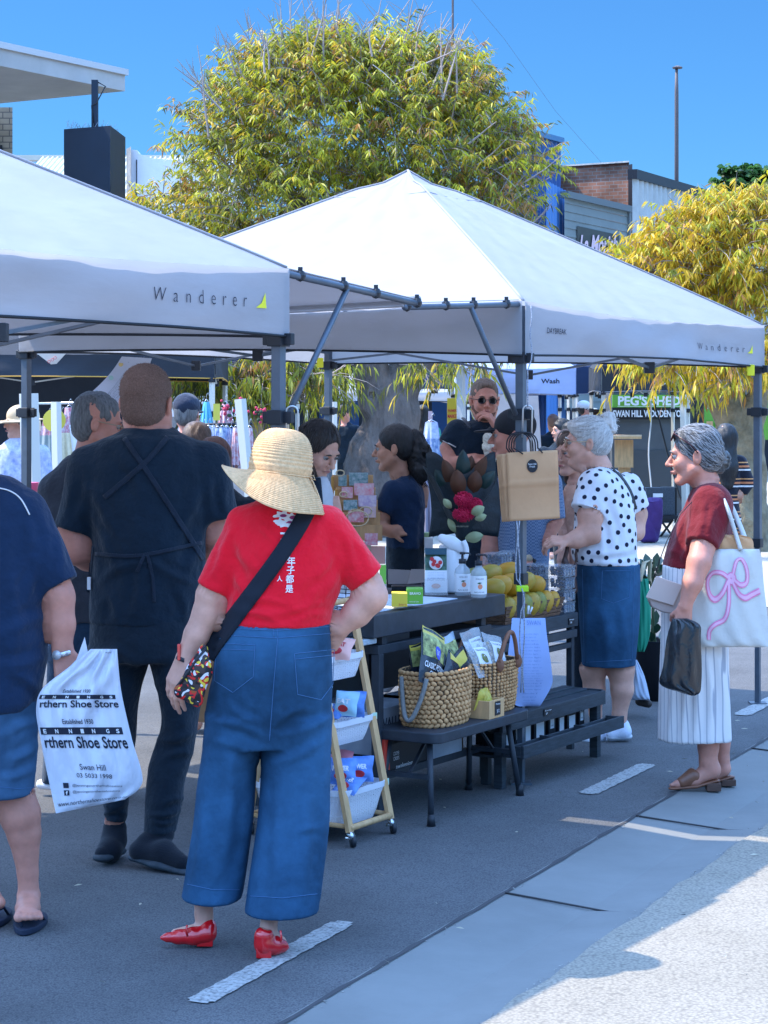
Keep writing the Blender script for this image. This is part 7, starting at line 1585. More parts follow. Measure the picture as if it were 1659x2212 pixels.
mb = MB(); text_on(mb, 'La Morish', lambda x, y: sg_(x, -y)+Vector((0, -.06, 0)), 1251, 1334, -548, -508, bold=.03, shear=.3); mb.build('lettering', mat('pink_letters', (.6, .45, .5), .6), sb)
mb = MB(); mb.tube([sg_(1300, 556)+Vector((0, -.06, 0)), sg_(1338, 561)+Vector((0, -.06, 0))], .02, 5); mb.build('underline', MATS['pink_letters'], sb)
t = thing('metal_shed', 'pale ribbed metal shed wall with a black gutter at the right', 'building', (*XY(1460, 55), 0))
mb = MB(); a_, b_ = XY(1366, 48), XY(1760, 66); corrug(mb, a_, b_, 0, lambda x: ZV(378, 48)+(ZV(490, 66)-ZV(378, 48))*x, .38, .07); mb.build('ribbed_wall', PST, t)
mb = MB(); mb.bar(Vector((*a_, ZV(376, 48))), Vector((*b_, ZV(488, 66))), .22, .22); mb.build('gutter_trim', BLP, t)
t = thing('flag_pole', 'tall thin dark pole with a flat cap standing above the metal shed', 'pole', (*XY(1463, 52), 0)); p0 = Vector((*XY(1461.5, 52), 0)); MB().lathe(p0, [(.06, 0), (.05, ZV(200, 52)), (.035, ZV(148, 52))], 10).build('pole', mat('pole_brown', (.10, .08, .08), .6), t, True); MB().lathe(p0+Vector((.02, 0, ZV(148, 52))), [(.12, 0), (.13, .03), (.04, .07)], 12).build('cap', MATS['pole_brown'], t)
mb = MB(); mb.tube([Vector((*XY(978, 60), 0)), Vector((*XY(978, 60), 14))], .035, 6); tag(mb.build('antenna_mast', MATS['pole_brown']), 'very thin mast rising out of the top of the big tree', 'mast')
mb = MB(); mb.tube([P(960, -70, 60), P(1090, 85, 60), P(1200, 240, 60), P(1300, 352, 60)], .004, 4); tag(mb.build('overhead_wire', MATS['pole_brown']), 'thin overhead wire slanting down to the red brick parapet', 'wire')
# shop row behind the market
SHOPD = mat('shop_dark', (.018, .026, .04), .4, noise=(1.5, .6)); 
t = thing('shop_row', 'dark shop fronts under a verandah behind the market stalls', 'building', (0, 50, 0))
wallbox('front_wall', None, [(-14, 50), (14, 50), (14, 52), (-14, 52)], 0, 3.3, SHOPD, t); wallbox('verandah', None, [(-14, 47.5), (14, 47.5), (14, 50), (-14, 50)], 3.0, 3.35, mat('verandah_grey', (.2, .22, .24), .8), t)
r = random.Random(2)
for k in range(18): x = -11+1.35*k; wallbox('window', None, [(x, 49.95), (x+.95, 49.95), (x+.95, 49.99), (x, 49.99)], .7, 2.4, (mat('shop_glass', (.03, .05, .07), .1, .7), mat('shop_blind', (.25, .27, .28), .6), mat('shop_blue', (.03, .12, .3), .5))[r.choice((0, 0, 0, 1, 2))], t)
for k in range(8): x = -12+3.1*k; wallbox('verandah_post', None, [(x, 47.6), (x+.1, 47.6), (x+.1, 47.7), (x, 47.7)], 0, 3.0, POSTW, t)
# ------------------------------------------------------------------ market stalls behind
fr_ = (Vector((.10, .995, 0)), Vector((.995, -.10, 0)))
GRP = 'pop-up canopies behind the produce stall'
def bcan(label, u, Y, side, zb, ze, fab, hem=HEM, posts='1111', dirs=fr_, texts=(), zp=None, seed=1, post=POSTW):
    x, y = XY(u, Y); return canopy(label, (x, y, 0), side, [zb]*4, [ze]*4, zp or ze+.7, fab, hem, post, GRP, posts, texts, 0, .015, dirs, None, seed, True, False)
ORG = mat('hem_orange', (.62, .34, .06), .7); 
rev = (Vector((-.995, .10, 0)), Vector((.10, .995, 0)))
# the face turned to the viewer is edge near -> near+n, so n runs to the left here
def fcan(label, u, Y, side, zb, ze, fab, hem=HEM, posts='1111', texts=(), seed=1, tilt=.04):
    n = Vector((1, tilt, 0)).normalized(); m = Vector((n.y, -n.x, 0)); x, y = XY(u, Y)
    return canopy(label, (x, y, 0), side, [zb]*4, [ze]*4, ze+.55, fab, hem, POSTW, GRP, posts, texts, 0, .015, (n, m), None, seed, True, False)
fcan('charcoal canopy with an orange hem over the dress rack at the left', -330, 18.2, 3.2, 1.86, 2.10, DKC, ORG, seed=2)
fcan('small navy canopy behind the dress rack canopy', 250, 25, 2.2, 1.72, 1.95, NAVYC, seed=3)
fcan('low white canopy behind the trunk of the big tree', 660, 38, 3.0, 1.66, 1.86, WHITE, seed=4, posts='1111')
fcan('blue canopy with orange and white lettering, just right of the big trunk', 893, 30, .66, 1.84, 2.2, mat('canopy_deep_blue', (.01, .06, .20), .7, noise=(3, .1)), seed=5, texts=[('in Cozy!', .62, .98, .55, .85, dict(bold=.03))])
c5, _, _ = fcan('pale blue canopy with a white side wall behind the man in sunglasses', 993, 29, 1.62, 1.755, 2.15, cloth_mat('canopy_pale_blue', (.42, .52, .80), .15), WHITE, seed=6, texts=[('Wash', .70, .86, .42, .6, dict(bold=.02))])
mb = MB(); a = Vector((*XY(1046, 28.9), 0)); b_ = Vector((*XY(1170, 28.9), 0)); mb.grid(lambda x, y: a.lerp(b_, x*(1-.06*y))+Vector((0, -.3*(1-y), .55+1.2*y+0)), 10, 8); mb.build('side_wall', WHITE, c5, True)
fcan('striped navy canopy beside the pale blue one', 1243, 31, 1.0, 1.77, 2.2, NAVYC, WHITE, seed=7, posts='1111')
fcan('charcoal canopy in front of the green wooden toy sign', 1300, 26.5, 1.13, 1.78, 2.12, DKC, WHITE, seed=8)
fcan('white canopy far back between the trunk and the blue canopy', 880, 42, 2.2, 1.66, 1.84, WHITE, seed=9)
# menu sheets hanging in the near canopy
LM = lambda u, v, Yq: P(u, v, Yq)
MEN = mat('menu_paper', (.62, .64, .74), .7); t = thing('menu_sheet', 'long tilted white menu sheet hanging behind the cropped head of the man in black', 'menu', P(260, 830, 10.4))
mf = lambda x, y: LM((185+(262-185)*y)+(80-15*y)*x+(8*math.sin(y*3)), (858+(770-858)*y)+(34-30*y)*x, 10.4+.05*math.sin(y*4))
mb = MB(); mb.grid(mf, 10, 20); ms = mb.build('sheet', MEN, t, True)
mb = MB(); off = Vector((0, -.006, 0)); text_on(mb, 'Swan Hill Fresh', lambda x, y: LM(x, -y, 10.38), 276, 326, -783, -770, shear=.2); 
r = random.Random(8)
for k in range(26):
    y = .08+.022*k; text_on(mb, 'lorem ips dolor'[:r.randint(5, 14)].replace('lorem', 'fresh').replace('ips', 'and'), lambda x, y_: mf(x, y_)+off, .35, .78, y, y+.012)
mb.build('lettering', mat('menu_ink', (.12, .14, .2), .8), ms)
for k, (y, c) in enumerate(((.15, (.3, .5, .65)), (.50, (.4, .6, .55)), (.82, (.7, .5, .2)))): mb = MB(); mb.add([mf(.12, y)+off+Vector((.012*math.cos(j*PI/6), 0, .012*math.sin(j*PI/6))) for j in range(12)], [tuple(range(12))]); mb.build('dot', mat('menu_dot_%d' % k, c, .7), ms)
mb = MB(); mb.prism([LM(80, 764, 11), LM(110, 787, 11), LM(122, 786, 11), LM(142, 764, 11)], (0, .004, 0)); mo = tag(mb.build('menu_card', mat('card_cream', (.62, .56, .48), .7)), 'pointed cream card with small red rings hanging below the left canopy hem', 'card')
mb = MB()
for u, v in ((106, 781), (113, 777), (119, 773)): mb.tube([LM(u+3*math.cos(a*PI/5), v+3*math.sin(a*PI/5), 10.98) for a in range(11)], .0012, 4)
mb.build('printed_ring', R_, mo)
# ------------------------------------------------------------------ clothes and people behind
def frock(label, u, v0, v1, w0, w1, Yq, m, m2=None, name='dress', group=None, cat='dress', seed=0):
    t = thing(name, label, cat, P(u, v0, Yq), group); s_ = F/Yq
    def f_(x, y, s=1, v0=v0, v1=v1, w0=w0, w1=w1): w = w0+(w1-w0)*(y**.8); return P(u+(x-.5)*w, v0+(v1-v0)*y, Yq-s*(.05*math.sin(PI*x)*(.4+y)+.018*math.sin(x*22+seed)*y))
    vm_ = v0+(v1-v0)*.36
    for nm__, ya, yb, mm_ in (('bodice', 0, .36, m2 or m), ('skirt', .36, 1, m)):
        mb = MB()
        for s in (1, -1): mb.grid(lambda x, y, s=s: f_(1-x if s > 0 else x, ya+(yb-ya)*y, s), 20, 8)
        mb.build(nm__, mm_, t, True)
    mb = MB(); h0 = P(u, v0-14, Yq); mb.tube([P(u-w0*.45, v0+1, Yq), P(u, v0-5, Yq), P(u+w0*.45, v0+1, Yq)], .004, 5); mb.tube([P(u, v0-5, Yq), h0, h0+Vector((.012, 0, .02)), h0+Vector((.02, 0, 0))], .0022, 5); mb.build('hanger', CHROME, t, True)
    return t
LIN = mat('linen_pink', (.42, .34, .34), .9, noise=(20, .1)); SAGE = mat('linen_sage', (.26, .32, .32), .9, noise=(20, .1)); CREAM = mat('cloth_cream', (.66, .60, .42), .9, noise=(30, .1)); LMN = mat('lemon', (.66, .55, .08), .7)
FLO = mat('floral', (.6, .55, .6), .9, noise=(34, .5), col2=(.45, .06, .10)); FLB = mat('floral_blue', (.04, .10, .28), .9, noise=(26, .5), col2=(.45, .52, .62)); FLW = mat('floral_white', (.62, .64, .72), .9, noise=(24, .3), col2=(.25, .30, .55))
DG = 'small dresses on the hanging rail'
frock('pinkish linen child dress with a cream top, leftmost on the rail', 76, 888, 1006, 16, 46, 17.6, LIN, CREAM, group=DG, seed=1); frock('sage green child dress with a floral top', 106, 900, 1012, 22, 60, 17.5, SAGE, FLO, group=DG, seed=2)
frock('cream and lemon child dress half hidden by the grey haired man', 134, 898, 1000, 24, 50, 17.7, CREAM, FLO, group=DG, seed=3); frock('white print child dress hung highest on the rail', 150, 880, 985, 20, 46, 18.0, WHT, FLO, group=DG, seed=4)
q = MB(); q.tube([P(60, 872, 17.8), P(330, 868, 17.8)], .012, 8); q.tube([P(64, 872, 17.8), P(64, 1240, 17.8)], .012, 8); q.tube([P(326, 868, 17.8), P(326, 1240, 17.8)], .012, 8); tag(q.build('clothes_rail', CHROME, None, True), 'chrome rail holding the small dresses at the left', 'clothes rail')
q = MB(); c = P(117, 908, 17.3); q.cyl(c, c+Vector((0, .01, 0)), .095, 24); tag(q.build('round_tag', LMN), 'round yellow price disc hanging among the small dresses', 'price disc')
t = thing('display_backdrop', 'dark grey backdrop panel behind the dress rail', 'backdrop', (*XY(150, 20.5), 0)); wallbox('panel', None, [XY(-60, 20.5), XY(332, 20.5), XY(332, 20.6), XY(-60, 20.6)], 0, 1.93, mat('backdrop_grey', (.035, .045, .065), .8, noise=(2, .15)), t)
def bucket(label, u0, u1, v0, v1, Yq, m, cat='tub'): 
    c = P((u0+u1)/2, v1, Yq); r_ = (u1-u0)/2/F*Yq; h_ = (v1-v0)/F*Yq; q = MB(); q.lathe(c, [(r_*.8, 0), (r_, h_*.95), (r_*1.06, h_), (r_*.9, h_)], 20); return tag(q.build('tub', m, None, True), label, cat)
bucket('bright pink plastic tub at the left beside the navy shoulder', 42, 84, 1042, 1066, 14, mat('pink_tub', (.75, .10, .20), .4)); bucket('pale blue plastic tub just below the pink tub', 56, 90, 1066, 1100, 13.8, mat('blue_tub', (.35, .45, .75), .4))
def bystander(label, u, vt, Yq, hair, top, yaw=180, skn=SK_F, long_=False, hat=None, legs=BLK_C2, group=None, width=1.):
    s_ = F/Yq; t = person(label, Yq, u, group=group); p = lambda du, dz, dw=0: (u+du*s_, vt+dz*s_, dw*s_)
    gv = HZ+CAM*s_; H_ = (gv-vt)/s_; k = H_/1.68
    b = Blob(Yq); hd = Head(b, p(0, .115), yaw, 4, 0, .98); hd.build(b, long_ is False); b.chain([(*p(0, .16), .048*s_), (*p(0, .30), .055*s_)], 8)
    hh = .02*s_
    for sx in (-1, 1):
        b.chain([(*p(sx*.19*width, .36), .05*s_), (*p(sx*.23*width, .62, -.03), .04*s_), (*p(sx*.20*width, .84, -.10), .028*s_)], 8); hand(b, b.pt(p(sx*.20*width, .84, -.10)), (0, -.3, -1), (-sx, 0, 0), .5, .95)
        b.chain([(*p(sx*.09, .85*k), .08*s_), (*p(sx*.10, 1.25*k), .055*s_), (*p(sx*.10, 1.60*k), .035*s_)], 8); b.chain([(*p(sx*.10, 1.62*k), .035*s_), (*p(sx*.10, 1.65*k, -.12), .028*s_)], 4)
    b.loft([(vt+.30*s_, u-.12*s_, u+.12*s_, 0, .07*s_), (vt+.9*s_, u-.14*s_, u+.14*s_, 0, .09*s_)], 8); b.build('body', skn, t, h=.012 if Yq < 30 else .016)
    if abs(yaw) < 120: hd.bits(t, hair)
    b = Blob(Yq); hd.ell(b, (0, .022, .040), (.083, .102, .090)); hd.ell(b, (0, .04, -.01), (.074, .068, .068), .02)
    if long_: b.chain([(*p(0, .14, .04 if abs(yaw) < 90 else -.05), .075*s_), (*p(0, .36, .05 if abs(yaw) < 90 else -.09), .07*s_), (*p(0, .45, .05 if abs(yaw) < 90 else -.08), .04*s_)], .03*s_)
    hd.ell(b, (0, -.105, -.04), (.078, .08, .098), .012, True); b.build('hair', hair, t, h=.010, fold=(.003, (30, 30, 10), 3))
    b = Blob(Yq); w = .21*width; b.loft([(vt+.24*s_, u-.06*s_, u+.06*s_, 0, .05*s_), (vt+.29*s_, u-.13*s_*width, u+.13*s_*width, 0, .08*s_), (vt+.36*s_, u-w*s_, u+w*s_, 0, .11*s_), (vt+.60*s_, u-.17*s_*width, u+.17*s_*width, 0, .12*s_), (vt+.90*k*s_, u-.19*s_*width, u+.19*s_*width, 0, .13*s_)], .03*s_)
    for sx in (-1, 1): sleeve(b, p(sx*.18*width, .355), p(sx*.222*width, .58, -.02), .065*s_, .055*s_, .02*s_)
    b.build('top', top, t, h=.012, fold=(.008, (6, 6, 4), 5))
    b = Blob(Yq); b.loft([(vt+.86*k*s_, u-.18*s_, u+.18*s_, 0, .12*s_), (vt+1.0*k*s_, u-.18*s_, u+.18*s_, 0, .12*s_)], .02*s_)
    for sx in (-1, 1): b.chain([(*p(sx*.09, .95*k), .10*s_), (*p(sx*.10, 1.57*k), .055*s_)], 8)
    b.build('trousers', legs, t, h=.014)
    if hat: b = Blob(Yq); hd.ell(b, (0, .022, .05), (.088, .107, .088)); hd.ell(b, (0, -.01, -.085), (.13, .16, .09), .003, True); (hd.ell(b, (0, -.13, .025), (.065, .065, .008), .01) if hat[1] == 'cap' else hd.ell(b, (0, .0, .01), (.20, .21, .012), .01)); b.build('cap' if hat[1] == 'cap' else 'sun_hat', hat[0], t, h=.010)
    return t
SAND = mat('hat_sand', (.50, .38, .24), .8); TEAL = cloth('teal', (.02, .28, .22)); 
bystander('man in a dark cap seen from behind beyond the shoulder of the man in black', 405, 856, 13.2, HGR, BLK_C, 165, SK_R, hat=(cloth('cap_navy', (.02, .028, .05)), 'cap'))
bystander('auburn haired person low behind the right shoulder of the man in black', 468, 948, 10.5, HAUB, BLK_C, 150, SK_F, True)
bystander('shop mannequin like woman in a wide sand coloured hat at the far left', 38, 880, 16, HBR, FLW, -60, SK_F, True, hat=(SAND, 'hat'))
bystander('blonde woman seen from behind below the hanging leaves', 553, 893, 22, HBL, FLW, 170, SK_F, True); bystander('dark haired woman beside the blonde one below the leaves', 588, 901, 24, HBR, BLK_C, 150, SK_F, True); bystander('woman with long light hair close to the near tent leg', 606, 896, 21, HBL, WHT, 200, SK_F, True)
bystander('dark haired man in black beyond the white post left of the big trunk', 744, 876, 31, HD, BLK_C, 120, SK_R)
bystander('dark haired woman in a teal top just right of the big trunk', 912, 876, 28, HB, TEAL, 200, SK_T, True)
bystander('man in a white cap standing between the pale blue and navy canopies', 1264, 868, 30, HD, CREAM, 100, SK_R, hat=(mat('cap_white', (.65, .68, .7), .8), 'cap'))
bystander('bald man in shade under the pale blue canopy', 1194, 896, 30, mat('scalp', (.2, .12, .09), .6), BLK_C, 190, SK_T); bystander('woman in black looking left in front of the dark stall', 1212, 906, 22, HB, BLK_C, -70, SK_F, True)
bystander('person in black with a dark bun behind the woman with the hair band', 1232, 912, 20, HB, BLK_C, 170, SK_F, True)
bystander('person in pale trousers standing beyond the man in black', 428, 915, 11.6, HBR, WHT, 160, SK_F, True, legs=cloth('pale_linen', (.5, .48, .46)))
# round garment rack with blue and white clothes
t = thing('garment_rack', 'round rack crammed with white and blue print garments', 'clothes rack', (*XY(470, 16), 0)); q = MB(); q.tube([P(470, 916, 16), P(470, 1320, 16)], .02, 8); q.tube([P(400, 917, 16), P(545, 915, 16)], .01, 6); q.build('rack_frame', PLAST, t, True); q = MB(); q.box(P(463, 900, 15.8).x, P(477, 900, 15.8).x, 15.7, 15.72, ZV(908, 15.8), ZV(872, 15.8)); q.build('price_card', LMN, t)
for k in range(16):
    u = 392+9.8*k; mm_ = FLW if k < 8 else FLB if k < 12 else mat('floral_white2', (.62, .62, .66), .9, noise=(30, .5), col2=(.5, .12, .12))
    frock('%s garment %s on the round rack' % ('white and lilac print' if k < 8 else 'navy print' if k < 12 else 'white and red print', ('first', 'second', 'third', 'fourth', 'fifth', 'sixth', 'seventh', 'eighth', 'ninth', 'tenth', 'eleventh', 'twelfth', 'thirteenth', 'fourteenth', 'fifteenth', 'last')[k]+' from the left'), u, 922+3*abs(math.sin(k)), 1010+6*math.sin(k*2), 12, 26, 15.7+.12*math.sin(k*1.9), mm_, None, 'garment', 'garments on the round rack', 'garment', k)
frock('aqua apron hung high above the round rack', 446, 868, 918, 12, 30, 16.4, mat('aqua', (.10, .38, .52), .8), None, 'apron', None, 'apron', 3); frock('white floral apron hung high beside the aqua one', 487, 872, 916, 14, 36, 16.6, FLO, None, 'apron', None, 'apron', 5)
q = MB(); q.bar(P(519, 862, 15), P(542, 1110, 15), .06); tag(q.build('tent_pole', POSTW), 'slanting cream tent pole right of the round garment rack', 'pole')
q = MB(); q.bar(P(718, 868, 21), P(718, 1080, 21), .07); tag(q.build('tent_pole', POSTW), 'upright white tent pole left of the big trunk', 'pole'); q = MB(); q.bar(P(995, 790, 22), P(999, 1090, 22), .07); tag(q.build('tent_pole', mat('pole_silver', (.4, .42, .44), .4)), 'silver tent pole left of the man in sunglasses', 'pole')
q = MB(); q.bar(P(62, 850, 15.5), P(70, 1100, 15.5), .10); tag(q.build('tent_pole', POSTW), 'thick cream tent pole beside the leftmost tent leg', 'pole'); q = MB(); q.bar(P(121, 868, 17.2), P(124, 1040, 17.2), .06); tag(q.build('tent_pole', POSTW), 'cream tent pole in front of the dress rail', 'pole')
def flowers(label, u, v, Yq, n, rad, c):
    t = thing('flower_bunch', label, 'flowers', P(u, v, Yq)); r = random.Random(int(u)); q = MB(); g_ = MB()
    for i in range(n): p = P(u, v, Yq)+Vector((r.gauss(0, rad), r.gauss(0, rad*.5), r.gauss(0, rad))); (q if i % 2 else g_).sph(p, (rad*.35*r.uniform(.6, 1.2),)*3, 6)
    q.build('blooms', c, t, True); g_.build('leaves', mat('foliage_dark', (.02, .06, .03), .7), t, True)
FR = mat('bloom_red', (.55, .04, .09), .7); flowers('red artificial flowers left of the slanting pole', 502, 884, 16.5, 34, .045, FR); flowers('red artificial flowers right of the slanting pole', 564, 890, 17, 34, .045, FR)
frock('blue floral dress on a hanger right of the big trunk', 932, 912, 1010, 26, 50, 14.6, FLB, FLW, 'dress', None, 'dress', 9)
frock('grey lilac long garment hanging behind the ponytail', 918, 1018, 1160, 24, 40, 13.4, mat('mauve', (.27, .25, .32), .9, noise=(10, .1)), None, 'garment', None, 'garment', 2)
def fbox(name, label, cat, u0, u1, v0, v1, Yq, dep, m, parent=None):
    a = P(u0, v1, Yq); b_ = P(u1, v0, Yq); q = MB(); q.box(a.x, b_.x, Yq, Yq+dep, a.z, b_.z); o = q.build(name, m, parent)
    if label: tag(o, label, cat)
    return o
ys = fbox('yellow_poster', 'yellow poster with red words left of the man in sunglasses', 'poster', 966, 990, 860, 916, 27, .02, mat('poster_yellow', (.70, .52, .04), .6)); mb = MB(); text_on(mb, 'FARMERS', lambda x, y: P(x, -y, 26.97), 968, 988, -890, -884, bold=.03); text_on(mb, 'MARKET', lambda x, y: P(x, -y, 26.97), 967, 989, -903, -895, bold=.04); mb.build('lettering', R_, ys)
fbox('pink_towel', 'pale pink cloth hanging behind the stall right of the trunk', 'cloth', 925, 934, 888, 912, 26, .01, mat('pale_pink', (.65, .45, .48), .8))
# toy stall
GL = mat('sign_green', (.20, .50, .06), .6, noise=(1.2, .5), col2=(.12, .36, .05)); VANM = mat('van_grey', (.075, .09, .105), .6, noise=(1.5, .2)); YV = 28.6
t = thing('display_trailer', 'dark grey trailer side carrying the green toy shop sign', 'trailer', (*XY(1410, YV), 0)); a = XY(1322, YV); b_ = XY(1498, YV)
wallbox('side_wall', None, [a, b_, (b_[0], YV+1.2), (a[0], YV+1.2)], .05, ZV(848, YV), VANM, t); wallbox('edge_trim', None, [(b_[0], YV-.05), (b_[0]+.06, YV-.05), (b_[0]+.06, YV+.02), (b_[0], YV+.02)], .05, ZV(845, YV), BLP, t); wallbox('skirt', None, [(a[0], YV+.01), (b_[0], YV+.01), (b_[0], YV+1.1), (a[0], YV+1.1)], 0, .05, BLP, t)
gs = fbox('sign_board', None, None, 1323, 1485, 853, 880, YV-.06, .04, GL, t); bs = fbox('name_board', None, None, 1323, 1485, 880.5, 906, YV-.06, .04, BLP, t)
mb = MB(); text_on(mb, "PEG'S SHED", lambda x, y: P(x, -y, YV-.09), 1335, 1470, -876, -855, bold=.035); mb.grid(lambda x, y: P(1334+140*x, 878.4-.9*y, YV-.09), 2, 1); mb.build('lettering', WHT, gs); mb = MB(); text_on(mb, 'SWAN HILL WOODEN TOYS', lambda x, y: P(x, -y, YV-.09), 1324, 1484, -901, -886, bold=.03); mb.build('lettering', WHT, bs)
wallbox('light_panel', None, [(a[0]+.3, YV-.012), (a[0]+1.0, YV-.012), (a[0]+1.0, YV-.004), (a[0]+.3, YV-.004)], .35, 1.0, mat('van_grey2', (.055, .067, .08), .6), t)
q = MB(); q.tube([P(1404+3*math.sin(k*.8), 850+k*22, 27.6) for k in range(11)], .010, 6); tag(q.build('white_cable', PLW, None, True), 'white cable hanging down in front of the toy sign', 'cable'); q = MB(); q.tube([P(1407, 850, 27.6), P(1425, 910, 27.6), P(1445, 990, 27.6), P(1468, 1070, 27.6), P(1482, 1100, 27.6)], .014, 6); tag(q.build('black_cable', PLAST, None, True), 'black cable slanting across the grey trailer', 'cable')
q = MB(); q.bar(P(1475, 850, 26.2), P(1480, 1130, 26.2), .06); tag(q.build('tent_pole', POSTW), 'cream pole in front of the toy trailer', 'pole')
g2_ = fbox('sign_banner', 'upright green toy banner behind the right hand tree', 'sign', 1522, 1590, 852, 1010, 27, .05, GL); mb = MB(); text_on(mb, "PEG'S SHED", lambda x, y: P(x, -y, 26.96), 1524, 1588, -872, -855, bold=.03); text_on(mb, 'joinery, wood turning', lambda x, y: P(x, -y, 26.96), 1526, 1580, -884, -879); mb.build('lettering', WHT, g2_); mb = MB()
for u, v, w, h in ((1526, 910, 14, 18), (1546, 908, 7, 18), (1560, 905, 4, 16), (1530, 935, 22, 14), (1560, 938, 16, 12)): mb.grid(lambda x, y: P(u+w*x, v+h*(1-y), 26.97), 1, 1)
mb.build('toy_print', WOOD, g2_)
g3_ = fbox('sign_banner', 'green banner cut off by the right edge', 'sign', 1640, 1760, 850, 950, 25, .05, GL)
t = thing('lectern', 'pale wooden lectern in front of the grey trailer', 'lectern', (*XY(1350, 26.5), 0)); fbox('front_board', None, None, 1328, 1368, 950, 1010, 26.4, .03, WOOD, t); fbox('stem', None, None, 1336, 1362, 1010, 1150, 26.45, .03, WOOD, t); q = MB(); q.prism([P(1318, 948, 26.2), P(1386, 948, 26.2), P(1386, 944, 26.8), P(1318, 944, 26.8)], (0, 0, .03)); q.build('top_board', WOOD, t)
t = thing('amplifier', 'dark amplifier with a pale name plate on a trestle', 'amplifier', (*XY(1430, 25.5), 0)); am = fbox('cabinet', None, None, 1396, 1458, 1054, 1112, 25.5, .25, mat('amp_grey', (.05, .065, .085), .7, noise=(60, .3)), t); fbox('side', None, None, 1432, 1462, 1053, 1113, 25.55, .3, BLP, t); fbox('name_plate', None, None, 1411, 1432, 1066, 1074, 25.47, .02, PLW, t)
t = thing('trestle_table', 'low black folding trestle under the amplifier', 'table', (*XY(1440, 25.6), 0)); fbox('table_top', None, None, 1388, 1500, 1114, 1122, 25.4, .6, BLP, t); q = MB()
for u in (1405, 1440, 1480): q.bar(P(u-14, 1122, 25.5), P(u+14, 1160, 25.5), .025); q.bar(P(u+14, 1122, 25.6), P(u-14, 1160, 25.6), .025)
q.build('folding_legs', BLP, t)
b = Blob(24.5); b.loft([(1078, 1376, 1424, 0, 22), (1084, 1374, 1428, 0, 24), (1130, 1378, 1426, 0, 23), (1168, 1382, 1418, 0, 20)], 3, p=3.5); tag(b.build('draped_crate', mat('purple_cloth', (.055, .025, .16), .8, noise=(3, .2)), None, h=.02, fold=(.02, (6, 6, 2), 2)), 'crate draped in dark purple cloth with a brighter purple top', 'crate')
# plants and bags between the polka dot woman and the rust blouse
t = thing('plant_bucket', 'black bucket with a glossy leafed plant between the two women at the right', 'plant', (*XY(1412, 11.6), 0)); s_ = F/11.6
c = Vector((*XY(1412, 11.6), 0)); MB().lathe(c, [(.10, 0), (.135, .33), (.14, .335), (.125, .33), (.12, .30)], 24).build('bucket', BLP, t, True)
lm = MB(); r = random.Random(5)
for k in range(46):
    a = r.uniform(0, 2*PI); h0 = .30+r.random()*.45; p = c+Vector((.06*math.cos(a), .06*math.sin(a), h0)); d = Vector((math.cos(a)*.6, math.sin(a)*.6, r.uniform(.2, 1.0))).normalized()*r.uniform(.07, .11); sd = d.cross(Vector((0, 0, 1))).normalized()*.022
    lm.add([p, p+d*.3+sd*.8, p+d*.65+sd, p+d, p+d*.65-sd, p+d*.3-sd*.8], [(0, 1, 2, 3, 4, 5)])
lm.build('leaves', mat('glossy_leaf', (.02, .065, .035), .3, .6), t); q = MB()
for k in range(7): q.tube([c+Vector((r.gauss(0, .03), r.gauss(0, .03), .3)), c+Vector((r.gauss(0, .07), r.gauss(0, .07), .78))], .005, 5)
q.build('stems', mat('stem_green', (.06, .09, .04), .7), t)
o, _ = panel('shopping_bag', None, None, [(1250, 1376, 1400), (1300, 1371, 1406), (1370, 1366, 1404), (1408, 1372, 1392)], 10.5, .05, mat('bag_green', (.005, .24, .14), .7), .03, None, 3); tag(o, 'green fabric shopping bag just behind the blue denim skirt', 'bag'); q = MB(); q.tube([P(1382, 1255, 10.45), P(1392, 1215, 10.5), P(1404, 1210, 10.5), P(1402, 1255, 10.5)], .012, 8, flat=.4); q.build('handle', CREAM, o, True)
o, _ = panel('cloth_bag', None, None, [(1425, 1368, 1376), (1460, 1362, 1392), (1500, 1358, 1402), (1512, 1366, 1404)], 10.9, .10, mat('cloth_pale_blue', (.48, .54, .66), .9), .04, None, 6); tag(o, 'pale bluish cloth bag on the ground behind the legs of the polka dot woman', 'bag'); b = Blob(11.0); b.chain([(1382, 1515, 0, 10), (1400, 1520, -10, 9)], 5); tag(b.build('shoe', mat('shoe_brown', (.05, .035, .03), .6), None, h=.006), 'dark brown shoe tip beside the pale cloth bag', 'shoe')
b = Blob(9.9); b.chain([(812, 1488, 0, 7), (836, 1486, 0, 9), (846, 1478, 0, 9)], 5); tag(b.build('shoe', SOLE, None, h=.005), 'white trainer seen under the counter behind the left leg', 'shoe')
# ------------------------------------------------------------------ bouquet and card stand
Yq = 10.15; bq = thing('bouquet', 'bouquet in black paper with three crimson flowers and dark magnolia leaves', 'bouquet', P(1000, 1163, Yq)); s_ = F/Yq
BKP = mat('black_wrap', (.008, .02, .03), .5, .5, noise=(5, .2), bump=(14, .6, .02))
def wr(x, y, k=1.0):
    th = PI*.98+x*PI*1.04; tipv = 1166; w = 8+70*y*k
    vv = tipv-(140+26*math.sin(x*6.3+.8)+18*math.sin(x*11))*y; uu = 998-2*y+w*math.cos(th)*1.05; return P(uu, vv, Yq+(w*math.sin(th)*.55)/s_)
mb = MB(); mb.grid(lambda x, y: wr(x, y*(.42+.58*(max(0, abs(2*x-1)-.45)/.55)**1.2)), 40, 12); mb.grid(lambda x, y: P(926+150*x+6*math.sin(y*5), 1150-(150+24*math.sin(x*7+1))*y+20*(1-y)*abs(x-.5), Yq+(26-18*math.cos((x-.5)*3))/s_), 30, 12); mb.grid(lambda x, y: wr(x, y*.42, 1.0)+Vector((0, -.006, 0)), 30, 10); wrap = mb.build('wrapping', BKP, bq, True, solid=.003)
